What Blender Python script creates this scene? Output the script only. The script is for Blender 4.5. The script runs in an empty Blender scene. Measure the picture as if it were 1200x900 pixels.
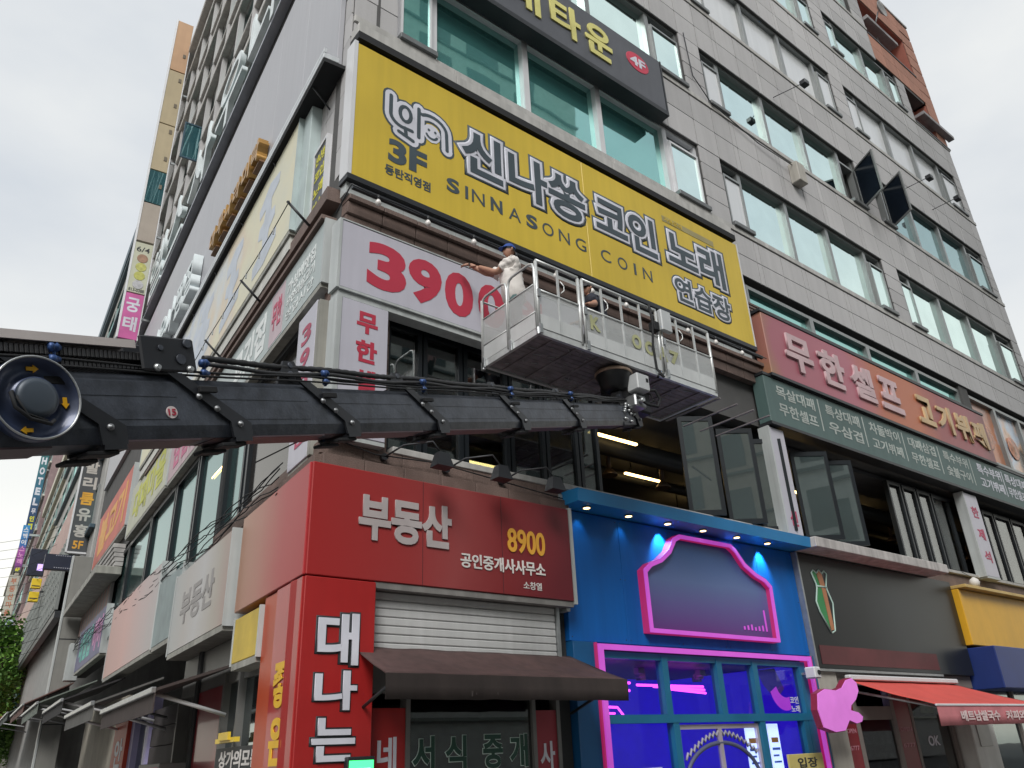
import bpy, bmesh, math, random
from mathutils import Vector, Matrix
random.seed(7)
S = bpy.context.scene
COL = S.collection
PI = math.pi

# ------------------------------------------------------------ camera
CAM = Vector((-4.2282, -9.0621, 1.6))
F_PX = 927.27
yaw, pit, rol = (math.radians(v) for v in (39.2788, 25.1295, -2.5933))
fw = Vector((math.sin(yaw) * math.cos(pit), math.cos(yaw) * math.cos(pit), math.sin(pit)))
rt = fw.cross(Vector((0, 0, 1))).normalized()
up = rt.cross(fw)
r_ = rt * math.cos(rol) + up * math.sin(rol)
u_ = -rt * math.sin(rol) + up * math.cos(rol)
cd = bpy.data.cameras.new('camera')
cd.sensor_width = 36
cd.lens = F_PX / 1200 * 36
cd.clip_start = 0.05
cd.clip_end = 3000
cam = bpy.data.objects.new('camera', cd)
COL.objects.link(cam)
cam.matrix_world = Matrix(((r_.x, u_.x, -fw.x, CAM.x), (r_.y, u_.y, -fw.y, CAM.y), (r_.z, u_.z, -fw.z, CAM.z), (0, 0, 0, 1)))
S.camera = cam

# ------------------------------------------------------------ sky (overcast) and soft sun
SUN_EL, SUN_AZ = math.radians(42), math.radians(222)     # azimuth from +Y clockwise
W = bpy.data.worlds.new('World')
S.world = W
W.use_nodes = True
nt = W.node_tree
N = nt.nodes
bg = N['Background']
sky = N.new('ShaderNodeTexSky')
sky.sky_type = 'NISHITA'
sky.sun_disc = False
sky.sun_elevation = SUN_EL
sky.sun_rotation = SUN_AZ
tc = N.new('ShaderNodeTexCoord')
mp = N.new('ShaderNodeMapping')
mp.inputs['Scale'].default_value = (1.0, 1.0, 2.2)
nz = N.new('ShaderNodeTexNoise')
nz.inputs['Scale'].default_value = 1.9
nz.inputs['Detail'].default_value = 6
nz.inputs['Roughness'].default_value = 0.5
cr = N.new('ShaderNodeValToRGB')
cr.color_ramp.elements[0].position = 0.33
cr.color_ramp.elements[0].color = (5.0, 5.4, 5.9, 1)
cr.color_ramp.elements[1].position = 0.68
cr.color_ramp.elements[1].color = (7.2, 7.3, 7.2, 1)
sep = N.new('ShaderNodeSeparateXYZ')
hr = N.new('ShaderNodeMapRange')
hr.inputs['From Min'].default_value = 0.62
hr.inputs['From Max'].default_value = 0.0
mh = N.new('ShaderNodeMixRGB')
mh.inputs[2].default_value = (12.0, 11.5, 9.9, 1)
mx = N.new('ShaderNodeMixRGB')
mx.inputs[0].default_value = 0.93
nt.links.new(tc.outputs['Generated'], mp.inputs[0])
nt.links.new(mp.outputs[0], nz.inputs['Vector'])
nt.links.new(nz.outputs['Fac'], cr.inputs[0])
nt.links.new(tc.outputs['Generated'], sep.inputs[0])
nt.links.new(sep.outputs['Z'], hr.inputs['Value'])
hm = N.new('ShaderNodeMath')
hm.operation = 'POWER'
hm.inputs[1].default_value = 2.0
nt.links.new(hr.outputs[0], hm.inputs[0])
nt.links.new(hm.outputs[0], mh.inputs[0])
nt.links.new(cr.outputs[0], mh.inputs[1])
nt.links.new(sky.outputs[0], mx.inputs[1])
nt.links.new(mh.outputs[0], mx.inputs[2])
nt.links.new(mx.outputs[0], bg.inputs['Color'])
bg.inputs['Strength'].default_value = 0.067
sl = bpy.data.lights.new('sun', 'SUN')
sl.energy = 1.5
sl.angle = math.radians(25)
sl.color = (1.0, 0.97, 0.93)
so = bpy.data.objects.new('sun', sl)
COL.objects.link(so)
sd = Vector((math.sin(SUN_AZ) * math.cos(SUN_EL), math.cos(SUN_AZ) * math.cos(SUN_EL), math.sin(SUN_EL)))
so.rotation_euler = sd.to_track_quat('Z', 'Y').to_euler()
so.location = (-20, -30, 60)
S.view_settings.view_transform = 'Standard'
S.view_settings.look = 'None'
S.view_settings.exposure = 0.95
S.view_settings.gamma = 1

# ------------------------------------------------------------ frames
LA = math.radians(-5.4174)
DL = Vector((-math.sin(LA), math.cos(LA), 0))            # runs along the left facade, away
NL = Vector((-DL.y, DL.x, 0))                            # left facade's outward normal


def frame(x, y, o=(0, 0, 0)):
    m = Matrix.Identity(4)
    for i in range(3):
        m[i][0] = x[i]
        m[i][1] = y[i]
        m[i][2] = (0, 0, 1)[i]
        m[i][3] = o[i]
    return m


RF = Matrix.Identity(4)                                  # right facade: x along, y into the wall
LF = frame(-DL, -NL)                                     # left facade: x = -s, y into the wall


def BF(s):                                               # plane across the left street at distance s: x = -offset
    return frame(-NL, DL, DL * s)


# ------------------------------------------------------------ materials
MATS = {}


def M(name, col=(.5, .5, .5), rough=.6, metal=0, var=.12, scale=2.0, bump=0.0, bscale=40, streak=0.0, emit=None,
      estr=1.0, spec=.5, coat=0, obj_rand=0.0, speck=0.0, sat=None):
    if name in MATS:
        return MATS[name]
    m = bpy.data.materials.new(name)
    MATS[name] = m
    m.use_nodes = True
    t = m.node_tree
    n = t.nodes
    b = n['Principled BSDF']
    b.inputs['Roughness'].default_value = rough
    b.inputs['Metallic'].default_value = metal
    b.inputs['Specular IOR Level'].default_value = spec
    b.inputs['Coat Weight'].default_value = coat
    b.inputs['Coat Roughness'].default_value = .08
    geo = n.new('ShaderNodeNewGeometry')
    pos = geo.outputs['Position']

    def noise(sc, vec=pos, det=4, mapping=None):
        k = n.new('ShaderNodeTexNoise')
        k.inputs['Scale'].default_value = sc
        k.inputs['Detail'].default_value = det
        if mapping:
            q = n.new('ShaderNodeMapping')
            q.inputs['Scale'].default_value = mapping
            t.links.new(vec, q.inputs[0])
            vec = q.outputs[0]
        t.links.new(vec, k.inputs['Vector'])
        return k.outputs['Fac']

    def mulf(a, fac_out, lo, hi):
        r = n.new('ShaderNodeMapRange')
        r.inputs['From Min'].default_value = .3
        r.inputs['From Max'].default_value = .7
        r.inputs['To Min'].default_value = lo
        r.inputs['To Max'].default_value = hi
        t.links.new(fac_out, r.inputs['Value'])
        v = n.new('ShaderNodeVectorMath')
        v.operation = 'SCALE'
        t.links.new(a, v.inputs[0])
        t.links.new(r.outputs[0], v.inputs['Scale'])
        return v.outputs[0]
    rgb = n.new('ShaderNodeRGB')
    rgb.outputs[0].default_value = (*col, 1)
    c = rgb.outputs[0]
    if var:
        c = mulf(c, noise(scale), 1 - var, 1 + var)
    if streak:
        c = mulf(c, noise(1.0, mapping=(7, 7, .35), det=6), 1 - streak, 1 + streak * .4)
    if speck:
        c = mulf(c, noise(90, det=2), 1 - speck, 1 + speck)
    if obj_rand:
        oi = n.new('ShaderNodeObjectInfo')
        r = n.new('ShaderNodeMapRange')
        r.inputs['To Min'].default_value = 1 - obj_rand
        r.inputs['To Max'].default_value = 1 + obj_rand
        t.links.new(oi.outputs['Random'], r.inputs['Value'])
        v = n.new('ShaderNodeVectorMath')
        v.operation = 'SCALE'
        t.links.new(c, v.inputs[0])
        t.links.new(r.outputs[0], v.inputs['Scale'])
        c = v.outputs[0]
    t.links.new(c, b.inputs['Base Color'])
    if bump:
        bn = n.new('ShaderNodeBump')
        bn.inputs['Strength'].default_value = bump
        bn.inputs['Distance'].default_value = .01
        t.links.new(noise(bscale), bn.inputs['Height'])
        t.links.new(bn.outputs[0], b.inputs['Normal'])
    if emit:
        b.inputs['Emission Color'].default_value = (*emit, 1)
        b.inputs['Emission Strength'].default_value = estr
    return m


def glass_tint(name, col=(.55, .78, .75), rough=.02, dark=(.02, .05, .05), mixf=.72, wav=.004):
    """Coated tinted glazing: strong mirror layer over a dark body, panes very slightly out of true."""
    if name in MATS:
        return MATS[name]
    m = bpy.data.materials.new(name)
    MATS[name] = m
    m.use_nodes = True
    t = m.node_tree
    n = t.nodes
    b = n['Principled BSDF']
    b.inputs['Base Color'].default_value = (*dark, 1)
    b.inputs['Roughness'].default_value = .1
    g = n.new('ShaderNodeBsdfGlossy')
    g.inputs['Roughness'].default_value = rough
    g.inputs['Color'].default_value = (*col, 1)
    mixs = n.new('ShaderNodeMixShader')
    lw = n.new('ShaderNodeLayerWeight')
    lw.inputs[0].default_value = .35
    mr = n.new('ShaderNodeMapRange')
    mr.inputs['To Min'].default_value = mixf
    mr.inputs['To Max'].default_value = min(1, mixf + .3)
    t.links.new(lw.outputs['Fresnel'], mr.inputs['Value'])
    t.links.new(mr.outputs[0], mixs.inputs[0])
    t.links.new(b.outputs[0], mixs.inputs[1])
    t.links.new(g.outputs[0], mixs.inputs[2])
    geo = n.new('ShaderNodeNewGeometry')
    k = n.new('ShaderNodeTexNoise')
    k.inputs['Scale'].default_value = .9
    k.inputs['Detail'].default_value = 1
    t.links.new(geo.outputs['Position'], k.inputs['Vector'])
    bn = n.new('ShaderNodeBump')
    bn.inputs['Strength'].default_value = .1
    bn.inputs['Distance'].default_value = wav * 6
    t.links.new(k.outputs['Fac'], bn.inputs['Height'])
    oi = n.new('ShaderNodeObjectInfo')
    wn_ = n.new('ShaderNodeTexWhiteNoise')
    wn_.noise_dimensions = '1D'
    t.links.new(oi.outputs['Random'], wn_.inputs['W'])
    vs0 = n.new('ShaderNodeVectorMath')
    vs0.operation = 'MULTIPLY_ADD'
    vs0.inputs[1].default_value = (.02, .02, .02)
    vs0.inputs[2].default_value = (-.01, -.01, -.01)
    t.links.new(wn_.outputs['Color'], vs0.inputs[0])
    va = n.new('ShaderNodeVectorMath')
    va.operation = 'ADD'
    t.links.new(bn.outputs[0], va.inputs[0])
    t.links.new(vs0.outputs[0], va.inputs[1])
    vn = n.new('ShaderNodeVectorMath')
    vn.operation = 'NORMALIZE'
    t.links.new(va.outputs[0], vn.inputs[0])
    t.links.new(vn.outputs[0], g.inputs['Normal'])
    # dusty film on the pane: uneven dulling
    k2 = n.new('ShaderNodeTexNoise')
    k2.inputs['Scale'].default_value = 1.3
    k2.inputs['Detail'].default_value = 6
    t.links.new(geo.outputs['Position'], k2.inputs['Vector'])
    mrd = n.new('ShaderNodeMapRange')
    mrd.inputs['To Min'].default_value = .82
    mrd.inputs['To Max'].default_value = 1.08
    t.links.new(k2.outputs['Fac'], mrd.inputs['Value'])
    mm_ = n.new('ShaderNodeMath')
    mm_.operation = 'MULTIPLY'
    t.links.new(mr.outputs[0], mm_.inputs[0])
    t.links.new(mrd.outputs[0], mm_.inputs[1])
    t.links.new(mm_.outputs[0], mixs.inputs[0])
    t.links.new(mixs.outputs[0], n['Material Output'].inputs[0])
    return m


def glass_clear(name, tint=(.8, .9, .9), refl=.12):
    if name in MATS:
        return MATS[name]
    m = bpy.data.materials.new(name)
    MATS[name] = m
    m.use_nodes = True
    t = m.node_tree
    n = t.nodes
    n.remove(n['Principled BSDF'])
    tr = n.new('ShaderNodeBsdfTransparent')
    tr.inputs[0].default_value = (*tint, 1)
    g = n.new('ShaderNodeBsdfGlossy')
    g.inputs['Roughness'].default_value = .02
    lw = n.new('ShaderNodeLayerWeight')
    lw.inputs[0].default_value = refl * 2
    mr = n.new('ShaderNodeMapRange')
    mr.inputs['To Min'].default_value = refl
    mr.inputs['To Max'].default_value = .9
    t.links.new(lw.outputs['Fresnel'], mr.inputs['Value'])
    x = n.new('ShaderNodeMixShader')
    t.links.new(mr.outputs[0], x.inputs[0])
    t.links.new(tr.outputs[0], x.inputs[1])
    t.links.new(g.outputs[0], x.inputs[2])
    t.links.new(x.outputs[0], n['Material Output'].inputs[0])
    return m


def mesh_mat(name, col=(.5, .52, .53), cell=.012, hole=.34):
    """Perforated aluminium sheet: round holes in an even grid."""
    if name in MATS:
        return MATS[name]
    m = bpy.data.materials.new(name)
    MATS[name] = m
    m.use_nodes = True
    t = m.node_tree
    n = t.nodes
    b = n['Principled BSDF']
    b.inputs['Base Color'].default_value = (*col, 1)
    b.inputs['Metallic'].default_value = .45
    b.inputs['Roughness'].default_value = .5
    tcn = n.new('ShaderNodeTexCoord')
    sc = n.new('ShaderNodeVectorMath')
    sc.operation = 'SCALE'
    sc.inputs['Scale'].default_value = 1 / cell
    t.links.new(tcn.outputs['Object'], sc.inputs[0])
    fr = n.new('ShaderNodeVectorMath')
    fr.operation = 'FRACTION'
    t.links.new(sc.outputs[0], fr.inputs[0])
    su = n.new('ShaderNodeVectorMath')
    su.operation = 'SUBTRACT'
    su.inputs[1].default_value = (.5, .5, .5)
    t.links.new(fr.outputs[0], su.inputs[0])
    ab = n.new('ShaderNodeVectorMath')
    ab.operation = 'ABSOLUTE'
    t.links.new(su.outputs[0], ab.inputs[0])
    sp = n.new('ShaderNodeSeparateXYZ')
    t.links.new(ab.outputs[0], sp.inputs[0])
    # hole where z is small and (x+y) is small
    ad = n.new('ShaderNodeMath')
    ad.operation = 'LESS_THAN'
    ad.inputs[1].default_value = hole
    t.links.new(sp.outputs['Z'], ad.inputs[0])
    geo = n.new('ShaderNodeNewGeometry')
    sn = n.new('ShaderNodeSeparateXYZ')
    t.links.new(geo.outputs['Normal'], sn.inputs[0])
    an = n.new('ShaderNodeMath')
    an.operation = 'ABSOLUTE'
    t.links.new(sn.outputs['Y'], an.inputs[0])
    sel = n.new('ShaderNodeMath')
    sel.operation = 'GREATER_THAN'
    sel.inputs[1].default_value = .5
    t.links.new(an.outputs[0], sel.inputs[0])
    mixv = n.new('ShaderNodeMix')
    t.links.new(sel.outputs[0], mixv.inputs[0])
    t.links.new(sp.outputs['Y'], mixv.inputs[2])
    t.links.new(sp.outputs['X'], mixv.inputs[3])
    lx = n.new('ShaderNodeMath')
    lx.operation = 'LESS_THAN'
    lx.inputs[1].default_value = hole
    t.links.new(mixv.outputs[0], lx.inputs[0])
    mu = n.new('ShaderNodeMath')
    mu.operation = 'MULTIPLY'
    t.links.new(ad.outputs[0], mu.inputs[0])
    t.links.new(lx.outputs[0], mu.inputs[1])
    iv = n.new('ShaderNodeMath')
    iv.operation = 'SUBTRACT'
    iv.inputs[0].default_value = 1
    t.links.new(mu.outputs[0], iv.inputs[1])
    t.links.new(iv.outputs[0], b.inputs['Alpha'])
    return m


def print_mat(name, stops, axis='x', lo=0, hi=10, noise=.25, nscale=.5, rough=.45, vec=None):
    """Printed board: a run of colours along one axis, loosely mottled like a photo print. lo/hi in facade metres."""
    if name in MATS:
        return MATS[name]
    m = bpy.data.materials.new(name)
    MATS[name] = m
    m.use_nodes = True
    t = m.node_tree
    n = t.nodes
    b = n['Principled BSDF']
    b.inputs['Roughness'].default_value = rough
    tcn = n.new('ShaderNodeTexCoord')
    dot = n.new('ShaderNodeSeparateXYZ')
    t.links.new(tcn.outputs['Object'], dot.inputs[0])
    src = dot.outputs['XYZ'.index(axis.upper())]
    mr = n.new('ShaderNodeMapRange')
    mr.inputs['From Min'].default_value = lo
    mr.inputs['From Max'].default_value = hi
    t.links.new(src, mr.inputs['Value'])
    k = n.new('ShaderNodeTexNoise')
    k.inputs['Scale'].default_value = nscale
    k.inputs['Detail'].default_value = 3
    t.links.new(tcn.outputs['Object'], k.inputs['Vector'])
    ma = n.new('ShaderNodeMath')
    ma.operation = 'MULTIPLY_ADD'
    ma.inputs[1].default_value = noise * 2
    t.links.new(k.outputs['Fac'], ma.inputs[0])
    sb = n.new('ShaderNodeMath')
    sb.operation = 'SUBTRACT'
    sb.inputs[1].default_value = noise
    t.links.new(mr.outputs[0], sb.inputs[0])
    t.links.new(sb.outputs[0], ma.inputs[2])
    cr_ = n.new('ShaderNodeValToRGB')
    e = cr_.color_ramp.elements
    while len(e) < len(stops):
        e.new(.5)
    for i, (p, c) in enumerate(stops):
        e[i].position = p
        e[i].color = (*c, 1)
    t.links.new(ma.outputs[0], cr_.inputs[0])
    t.links.new(cr_.outputs[0], b.inputs['Base Color'])
    return m


# ------------------------------------------------------------ mesh collector
class MB:
    def __init__(s):
        s.v = []
        s.f = []
        s.sm = []

    def add(s, vs, fs, smooth=False):
        o = len(s.v)
        s.v += [tuple(v) for v in vs]
        s.f += [tuple(i + o for i in f) for f in fs]
        s.sm += [smooth] * len(fs)
        return s

    def box(s, x0, x1, y0, y1, z0, z1, ch=0):
        if x0 > x1: x0, x1 = x1, x0
        if y0 > y1: y0, y1 = y1, y0
        if z0 > z1: z0, z1 = z1, z0
        if ch <= 0:
            vs = [(x, y, z) for x in (x0, x1) for y in (y0, y1) for z in (z0, z1)]
            return s.add(vs, [(0, 1, 3, 2), (4, 6, 7, 5), (0, 4, 5, 1), (2, 3, 7, 6), (0, 2, 6, 4), (1, 5, 7, 3)])
        ch = min(ch, (x1 - x0) / 2.1, (y1 - y0) / 2.1, (z1 - z0) / 2.1)
        bm = bmesh.new()
        r = bmesh.ops.create_cube(bm, size=1)
        for v in bm.verts:
            v.co = ((x0 + x1) / 2 + v.co.x * (x1 - x0), (y0 + y1) / 2 + v.co.y * (y1 - y0), (z0 + z1) / 2 + v.co.z * (z1 - z0))
        bmesh.ops.bevel(bm, geom=bm.edges[:], offset=ch, segments=1, affect='EDGES')
        bm.verts.index_update()
        s.add([v.co[:] for v in bm.verts], [[v.index for v in f.verts] for f in bm.faces])
        bm.free()
        return s

    def prism(s, poly, y0, y1):
        """poly of (x, z), extruded from y0 (front) to y1 (back)"""
        k = len(poly)
        vs = [(x, y0, z) for x, z in poly] + [(x, y1, z) for x, z in poly]
        a = sum(poly[i][0] * poly[(i + 1) % k][1] - poly[(i + 1) % k][0] * poly[i][1] for i in range(k))
        fs = [tuple(range(k)), tuple(range(2 * k - 1, k - 1, -1))] + [(i, i + k, (i + 1) % k + k, (i + 1) % k) for i in range(k)]
        if a < 0:
            fs = [f[::-1] for f in fs]
        return s.add(vs, fs)

    def hexa(s, b, t):
        """box from 4 bottom and 4 top corners"""
        return s.add(list(b) + list(t), [(3, 2, 1, 0), (4, 5, 6, 7), (0, 1, 5, 4), (1, 2, 6, 5), (2, 3, 7, 6), (3, 0, 4, 7)])

    def tube(s, pts, r, n=8, cap=True):
        pts = [Vector(p) for p in pts]
        if len(pts) < 2:
            return s
        rs = r if isinstance(r, (list, tuple)) else [r] * len(pts)
        o = len(s.v)
        prev = None
        for i, p in enumerate(pts):
            d = (pts[min(i + 1, len(pts) - 1)] - pts[max(i - 1, 0)]).normalized()
            if prev is None:
                a = d.orthogonal().normalized()
            else:
                a = (prev - d * prev.dot(d)).normalized()
            prev = a
            b = d.cross(a)
            for j in range(n):
                t = 2 * PI * j / n
                s.v.append(tuple(p + (a * math.cos(t) + b * math.sin(t)) * rs[i]))
        for i in range(len(pts) - 1):
            for j in range(n):
                s.f.append((o + i * n + j, o + i * n + (j + 1) % n, o + (i + 1) * n + (j + 1) % n, o + (i + 1) * n + j))
                s.sm.append(True)
        if cap:
            s.f.append(tuple(o + j for j in range(n - 1, -1, -1)))
            s.f.append(tuple(o + (len(pts) - 1) * n + j for j in range(n)))
            s.sm += [False, False]
        return s

    def lathe(s, prof, c, axis='z', n=24):
        """prof: list of (radius, along)"""
        o = len(s.v)
        for r, h in prof:
            for j in range(n):
                t = 2 * PI * j / n
                a, b = r * math.cos(t), r * math.sin(t)
                p = {'z': (a, b, h), 'y': (a, h, -b), 'x': (h, a, b)}[axis]
                s.v.append((c[0] + p[0], c[1] + p[1], c[2] + p[2]))
        for i in range(len(prof) - 1):
            for j in range(n):
                s.f.append((o + i * n + j, o + i * n + (j + 1) % n, o + (i + 1) * n + (j + 1) % n, o + (i + 1) * n + j))
                s.sm.append(True)
        s.f.append(tuple(o + j for j in range(n - 1, -1, -1)))
        s.f.append(tuple(o + (len(prof) - 1) * n + j for j in range(n)))
        s.sm += [False, False]
        return s

    def mesh(s, name, off=(0, 0, 0)):
        me = bpy.data.meshes.new(name)
        me.from_pydata([(x - off[0], y - off[1], z - off[2]) for x, y, z in s.v], [], s.f)
        me.polygons.foreach_set('use_smooth', s.sm)
        me.update()
        return me


def tag(o, label=None, cat=None, group=None, kind=None):
    if label: o['label'] = label
    if cat: o['category'] = cat
    if group: o['group'] = group
    if kind: o['kind'] = kind
    return o


ORG = {}


def thing(name, label, cat, fr=RF, org=(0, 0, 0), group=None, kind=None):
    o = bpy.data.objects.new(name, None)
    COL.objects.link(o)
    o.matrix_world = fr @ Matrix.Translation(org)
    ORG[o.name] = (Vector(org), fr)
    o.empty_display_size = .2
    return tag(o, label, cat, group, kind)


def solo(name, mb, mat, label, cat, fr=RF, org=(0, 0, 0), group=None, kind=None):
    o = bpy.data.objects.new(name, mb.mesh(name, org))
    COL.objects.link(o)
    o.matrix_world = fr @ Matrix.Translation(org)
    ORG[o.name] = (Vector(org), fr)
    o.data.materials.append(mat)
    return tag(o, label, cat, group, kind)


def org_of(p):
    while p.parent:
        p = p.parent
    return ORG[p.name][0]


KEEP = {'fascia', 'mark_stroke', 'eye', 'bulb', 'drum'}


def pieces(mb):
    """separate pieces of a collector; boxes that touch count as one piece"""
    n = len(mb.v)
    up_ = list(range(n))

    def find(a):
        while up_[a] != a:
            up_[a] = up_[up_[a]]
            a = up_[a]
        return a
    for f in mb.f:
        r = find(f[0])
        for i in f[1:]:
            up_[find(i)] = r
    roots = {}
    for i in range(n):
        roots.setdefault(find(i), []).append(i)
    cl = []
    for r, idx in roots.items():
        vs = [mb.v[i] for i in idx]
        cl.append([[min(v[k] for v in vs) for k in range(3)], [max(v[k] for v in vs) for k in range(3)], {r}])
    if len(cl) > 400:
        return None
    e = .006
    if len(cl) <= 60:
        i = 0
        while i < len(cl):
            j = i + 1
            hit = False
            while j < len(cl):
                a, b = cl[i], cl[j]
                if all(a[0][k] - e <= b[1][k] and b[0][k] - e <= a[1][k] for k in range(3)):
                    a[0] = [min(a[0][k], b[0][k]) for k in range(3)]
                    a[1] = [max(a[1][k], b[1][k]) for k in range(3)]
                    a[2] |= b[2]
                    cl.pop(j)
                    hit = True
                else:
                    j += 1
            i = 0 if hit and i else i + (0 if hit else 1)
    return [c[2] for c in cl], find


def part(parent, name, mb, mat, label=None, fr=None):
    """mb in frame coordinates of the top-level thing; pieces that stand apart become objects of their own"""
    g_ = org_of(parent)
    res = pieces(mb) if name not in KEEP and len(mb.v) < 30000 else None
    groups = [mb]
    stuff_ = False
    if res is not None:
        cl, find = res
        if 1 < len(cl) <= 60:
            owner = {r: k for k, c in enumerate(cl) for r in c}
            groups = [MB() for _ in cl]
            mp_ = [{} for _ in cl]
            for f, sm in zip(mb.f, mb.sm):
                k = owner[find(f[0])]
                G_ = groups[k]
                ff = []
                for i in f:
                    if i not in mp_[k]:
                        mp_[k][i] = len(G_.v)
                        G_.v.append(mb.v[i])
                    ff.append(mp_[k][i])
                G_.f.append(tuple(ff))
                G_.sm.append(sm)
        elif len(cl) > 60:
            stuff_ = True
    elif name not in KEEP:
        stuff_ = True
    first = None
    for G_ in groups:
        o = bpy.data.objects.new(name, G_.mesh(name, g_))
        COL.objects.link(o)
        o.parent = parent
        if fr is not None:
            o.matrix_local = fr
        o.data.materials.append(mat)
        if label: o['label'] = label
        if stuff_: o['kind'] = 'stuff'
        first = first or o
    return first


_cube = {}


def unit(parent, name, x0, x1, y0, y1, z0, z1, mat, ch=.0, key='u'):
    """a box piece sharing one unit-cube mesh per material"""
    k = (key, mat.name)
    if k not in _cube:
        me = MB().box(-.5, .5, -.5, .5, -.5, .5, ch=.02 if key == 'b' else 0).mesh('piece')
        me.materials.append(mat)
        _cube[k] = me
    o = bpy.data.objects.new(name, _cube[k])
    COL.objects.link(o)
    o.parent = parent
    g = org_of(parent)
    o.location = Vector(((x0 + x1) / 2, (y0 + y1) / 2, (z0 + z1) / 2)) - g
    o.scale = (abs(x1 - x0), abs(y1 - y0), abs(z1 - z0))
    return o


_txt = {}


def textmesh(s, bold, ext, bev, sp=1.0, shear=0):
    k = (s, bold, ext, bev, sp, shear)
    if k in _txt:
        return _txt[k]
    c = bpy.data.curves.new('text_curve', 'FONT')
    c.body = s
    c.size = 1
    c.offset = bold
    c.extrude = ext
    c.bevel_depth = bev
    c.bevel_resolution = 1
    c.space_character = sp
    c.resolution_u = 4
    c.shear = shear
    o = bpy.data.objects.new('text_tmp', c)
    COL.objects.link(o)
    dg = bpy.context.evaluated_depsgraph_get()
    me = bpy.data.meshes.new_from_object(o.evaluated_get(dg))
    bpy.data.objects.remove(o)
    bpy.data.curves.remove(c)
    vs = [v.co for v in me.vertices]
    bb = (min(v.x for v in vs), max(v.x for v in vs), min(v.y for v in vs), max(v.y for v in vs))
    _txt[k] = (me, bb)
    return _txt[k]


def txt(parent, s, x0, x1, z0, z1, y, mat, bold=.03, depth=.004, outline=0, omat=None, sp=1.0, name='lettering', label=None, shear=0):
    """lettering fitted into the box x0..x1, z0..z1 on the plane y (its back); real raised strokes of the given depth"""
    me0, bb = textmesh(s, bold, .5, 0, sp, shear)
    sx, sz = (x1 - x0) / (bb[1] - bb[0]), (z1 - z0) / (bb[3] - bb[2])
    g = org_of(parent)

    def put(me0, nm, mt, dy, th):
        me = me0.copy()
        me.materials.clear()
        me.materials.append(mt)
        o = bpy.data.objects.new(nm, me)
        COL.objects.link(o)
        o.parent = parent
        me.transform(Matrix.Translation((-bb[0], -bb[2], 0)))
        o.matrix_local = Matrix.Translation(Vector((x0, y - dy, z0)) - g) @ Matrix.Rotation(PI / 2, 4, 'X') @ Matrix.Diagonal((sx, sz, th, 1))
        return o
    if outline:
        b = outline if isinstance(outline, (list, tuple)) else [outline]
        om = omat if isinstance(omat, (list, tuple)) else [omat]
        for i, (bv, mt) in enumerate(zip(b, om)):
            m2, _ = textmesh(s, 0, 0, bv, sp, shear)
            o = put(m2, 'letter_outline', mt, 0.003 + .004 * (len(b) - i) * 0 + .003 * (len(b) - 1 - i) * 0, .001)
            o.location.y = y - g.y - .0015 - .003 * (len(b) - 1 - i)
            # flatten: bevel depth gives +-bv in z, scaled to a couple of mm
            o.scale[2] = .002 / bv
    o = put(me0, name, mat, depth / 2 + (.004 + .003 * (len(b)) if outline else .001), depth)
    if label: o['label'] = label
    return o


def copy_tree(o, parent=None):
    c = o.copy()
    COL.objects.link(c)
    if parent:
        c.parent = parent
    for ch in o.children:
        copy_tree(ch, c)
    if o.name in ORG:
        ORG[c.name] = ORG[o.name]
    return c


def in_view(fr, x, y, z, pad=30):
    v = fr @ Vector((x, y, z)) - CAM
    w = v.dot(fw)
    if w < .3:
        return False
    px, py = 600 + F_PX * v.dot(r_) / w, 450 - F_PX * v.dot(u_) / w
    return -pad < px < 1200 + pad and -pad < py < 900 + pad


# ------------------------------------------------------------ palette
stone = M('granite_cladding', (.415, .41, .415), .6, var=.07, scale=.35, bump=.15, streak=.07, obj_rand=.09, speck=.06)
stone_dark = M('joint_mortar', (.08, .08, .08), .9)
coping_m = M('granite_coping', (.42, .415, .4), .6, var=.1, streak=.22, speck=.06)
brown_tile = M('brown_granite', (.15, .105, .09), .7, var=.12, speck=.35, bump=.2, obj_rand=.1, streak=.15)
terracotta = M('terracotta_stone', (.42, .2, .14), .75, var=.08, obj_rand=.08, speck=.1, streak=.12)
terra_in = M('terracotta_recess', (.42, .15, .11), .8, var=.1, obj_rand=.06)
alu = M('window_aluminium', (.27, .285, .285), .4, .5, var=.06)
alu_white = M('white_window_frame', (.62, .63, .65), .45, .1, var=.05)
dark_metal = M('dark_metal', (.03, .033, .038), .45, .3, var=.15)
black_frame = M('black_window_frame', (.012, .016, .02), .4, .2)
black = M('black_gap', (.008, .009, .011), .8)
galv = M('galvanised_steel', (.42, .44, .45), .38, .75, var=.12, scale=8)
alu_rail = M('basket_aluminium', (.58, .6, .6), .38, .45, var=.1, scale=10)
glass_t = glass_tint('teal_coated_glass', (.5, .88, .82), dark=(.08, .26, .25), mixf=.52)
glass_w = glass_tint('pale_coated_glass', (.82, .99, .95), mixf=.92)
glass_dk = glass_tint('dark_shop_glass', (.5, .6, .62), dark=(.01, .014, .016), mixf=.22)
film = M('white_window_film', (.6, .62, .64), .25, var=.04, scale=.6, streak=.06, coat=.4)
interior = M('dark_interior', (.03, .032, .034), .9)
white_board = M('white_sign_board', (.46, .455, .52), .4, var=.03, streak=.05)
white_edge = M('sign_edge_white', (.45, .48, .48), .45, .1, var=.06, streak=.18)
red_ink = M('crimson_ink', (.42, .03, .06), .5, var=.05)
yel_board = M('yellow_banner_board', (.58, .42, .04), .5, var=.08, scale=.6, streak=.07)
slate_ink = M('slate_ink', (.045, .065, .08), .5)
white_ink = M('white_ink', (.58, .59, .66), .5)
dark_ink = M('charcoal_ink', (.022, .026, .03), .5)

exec_parts = []
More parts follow.
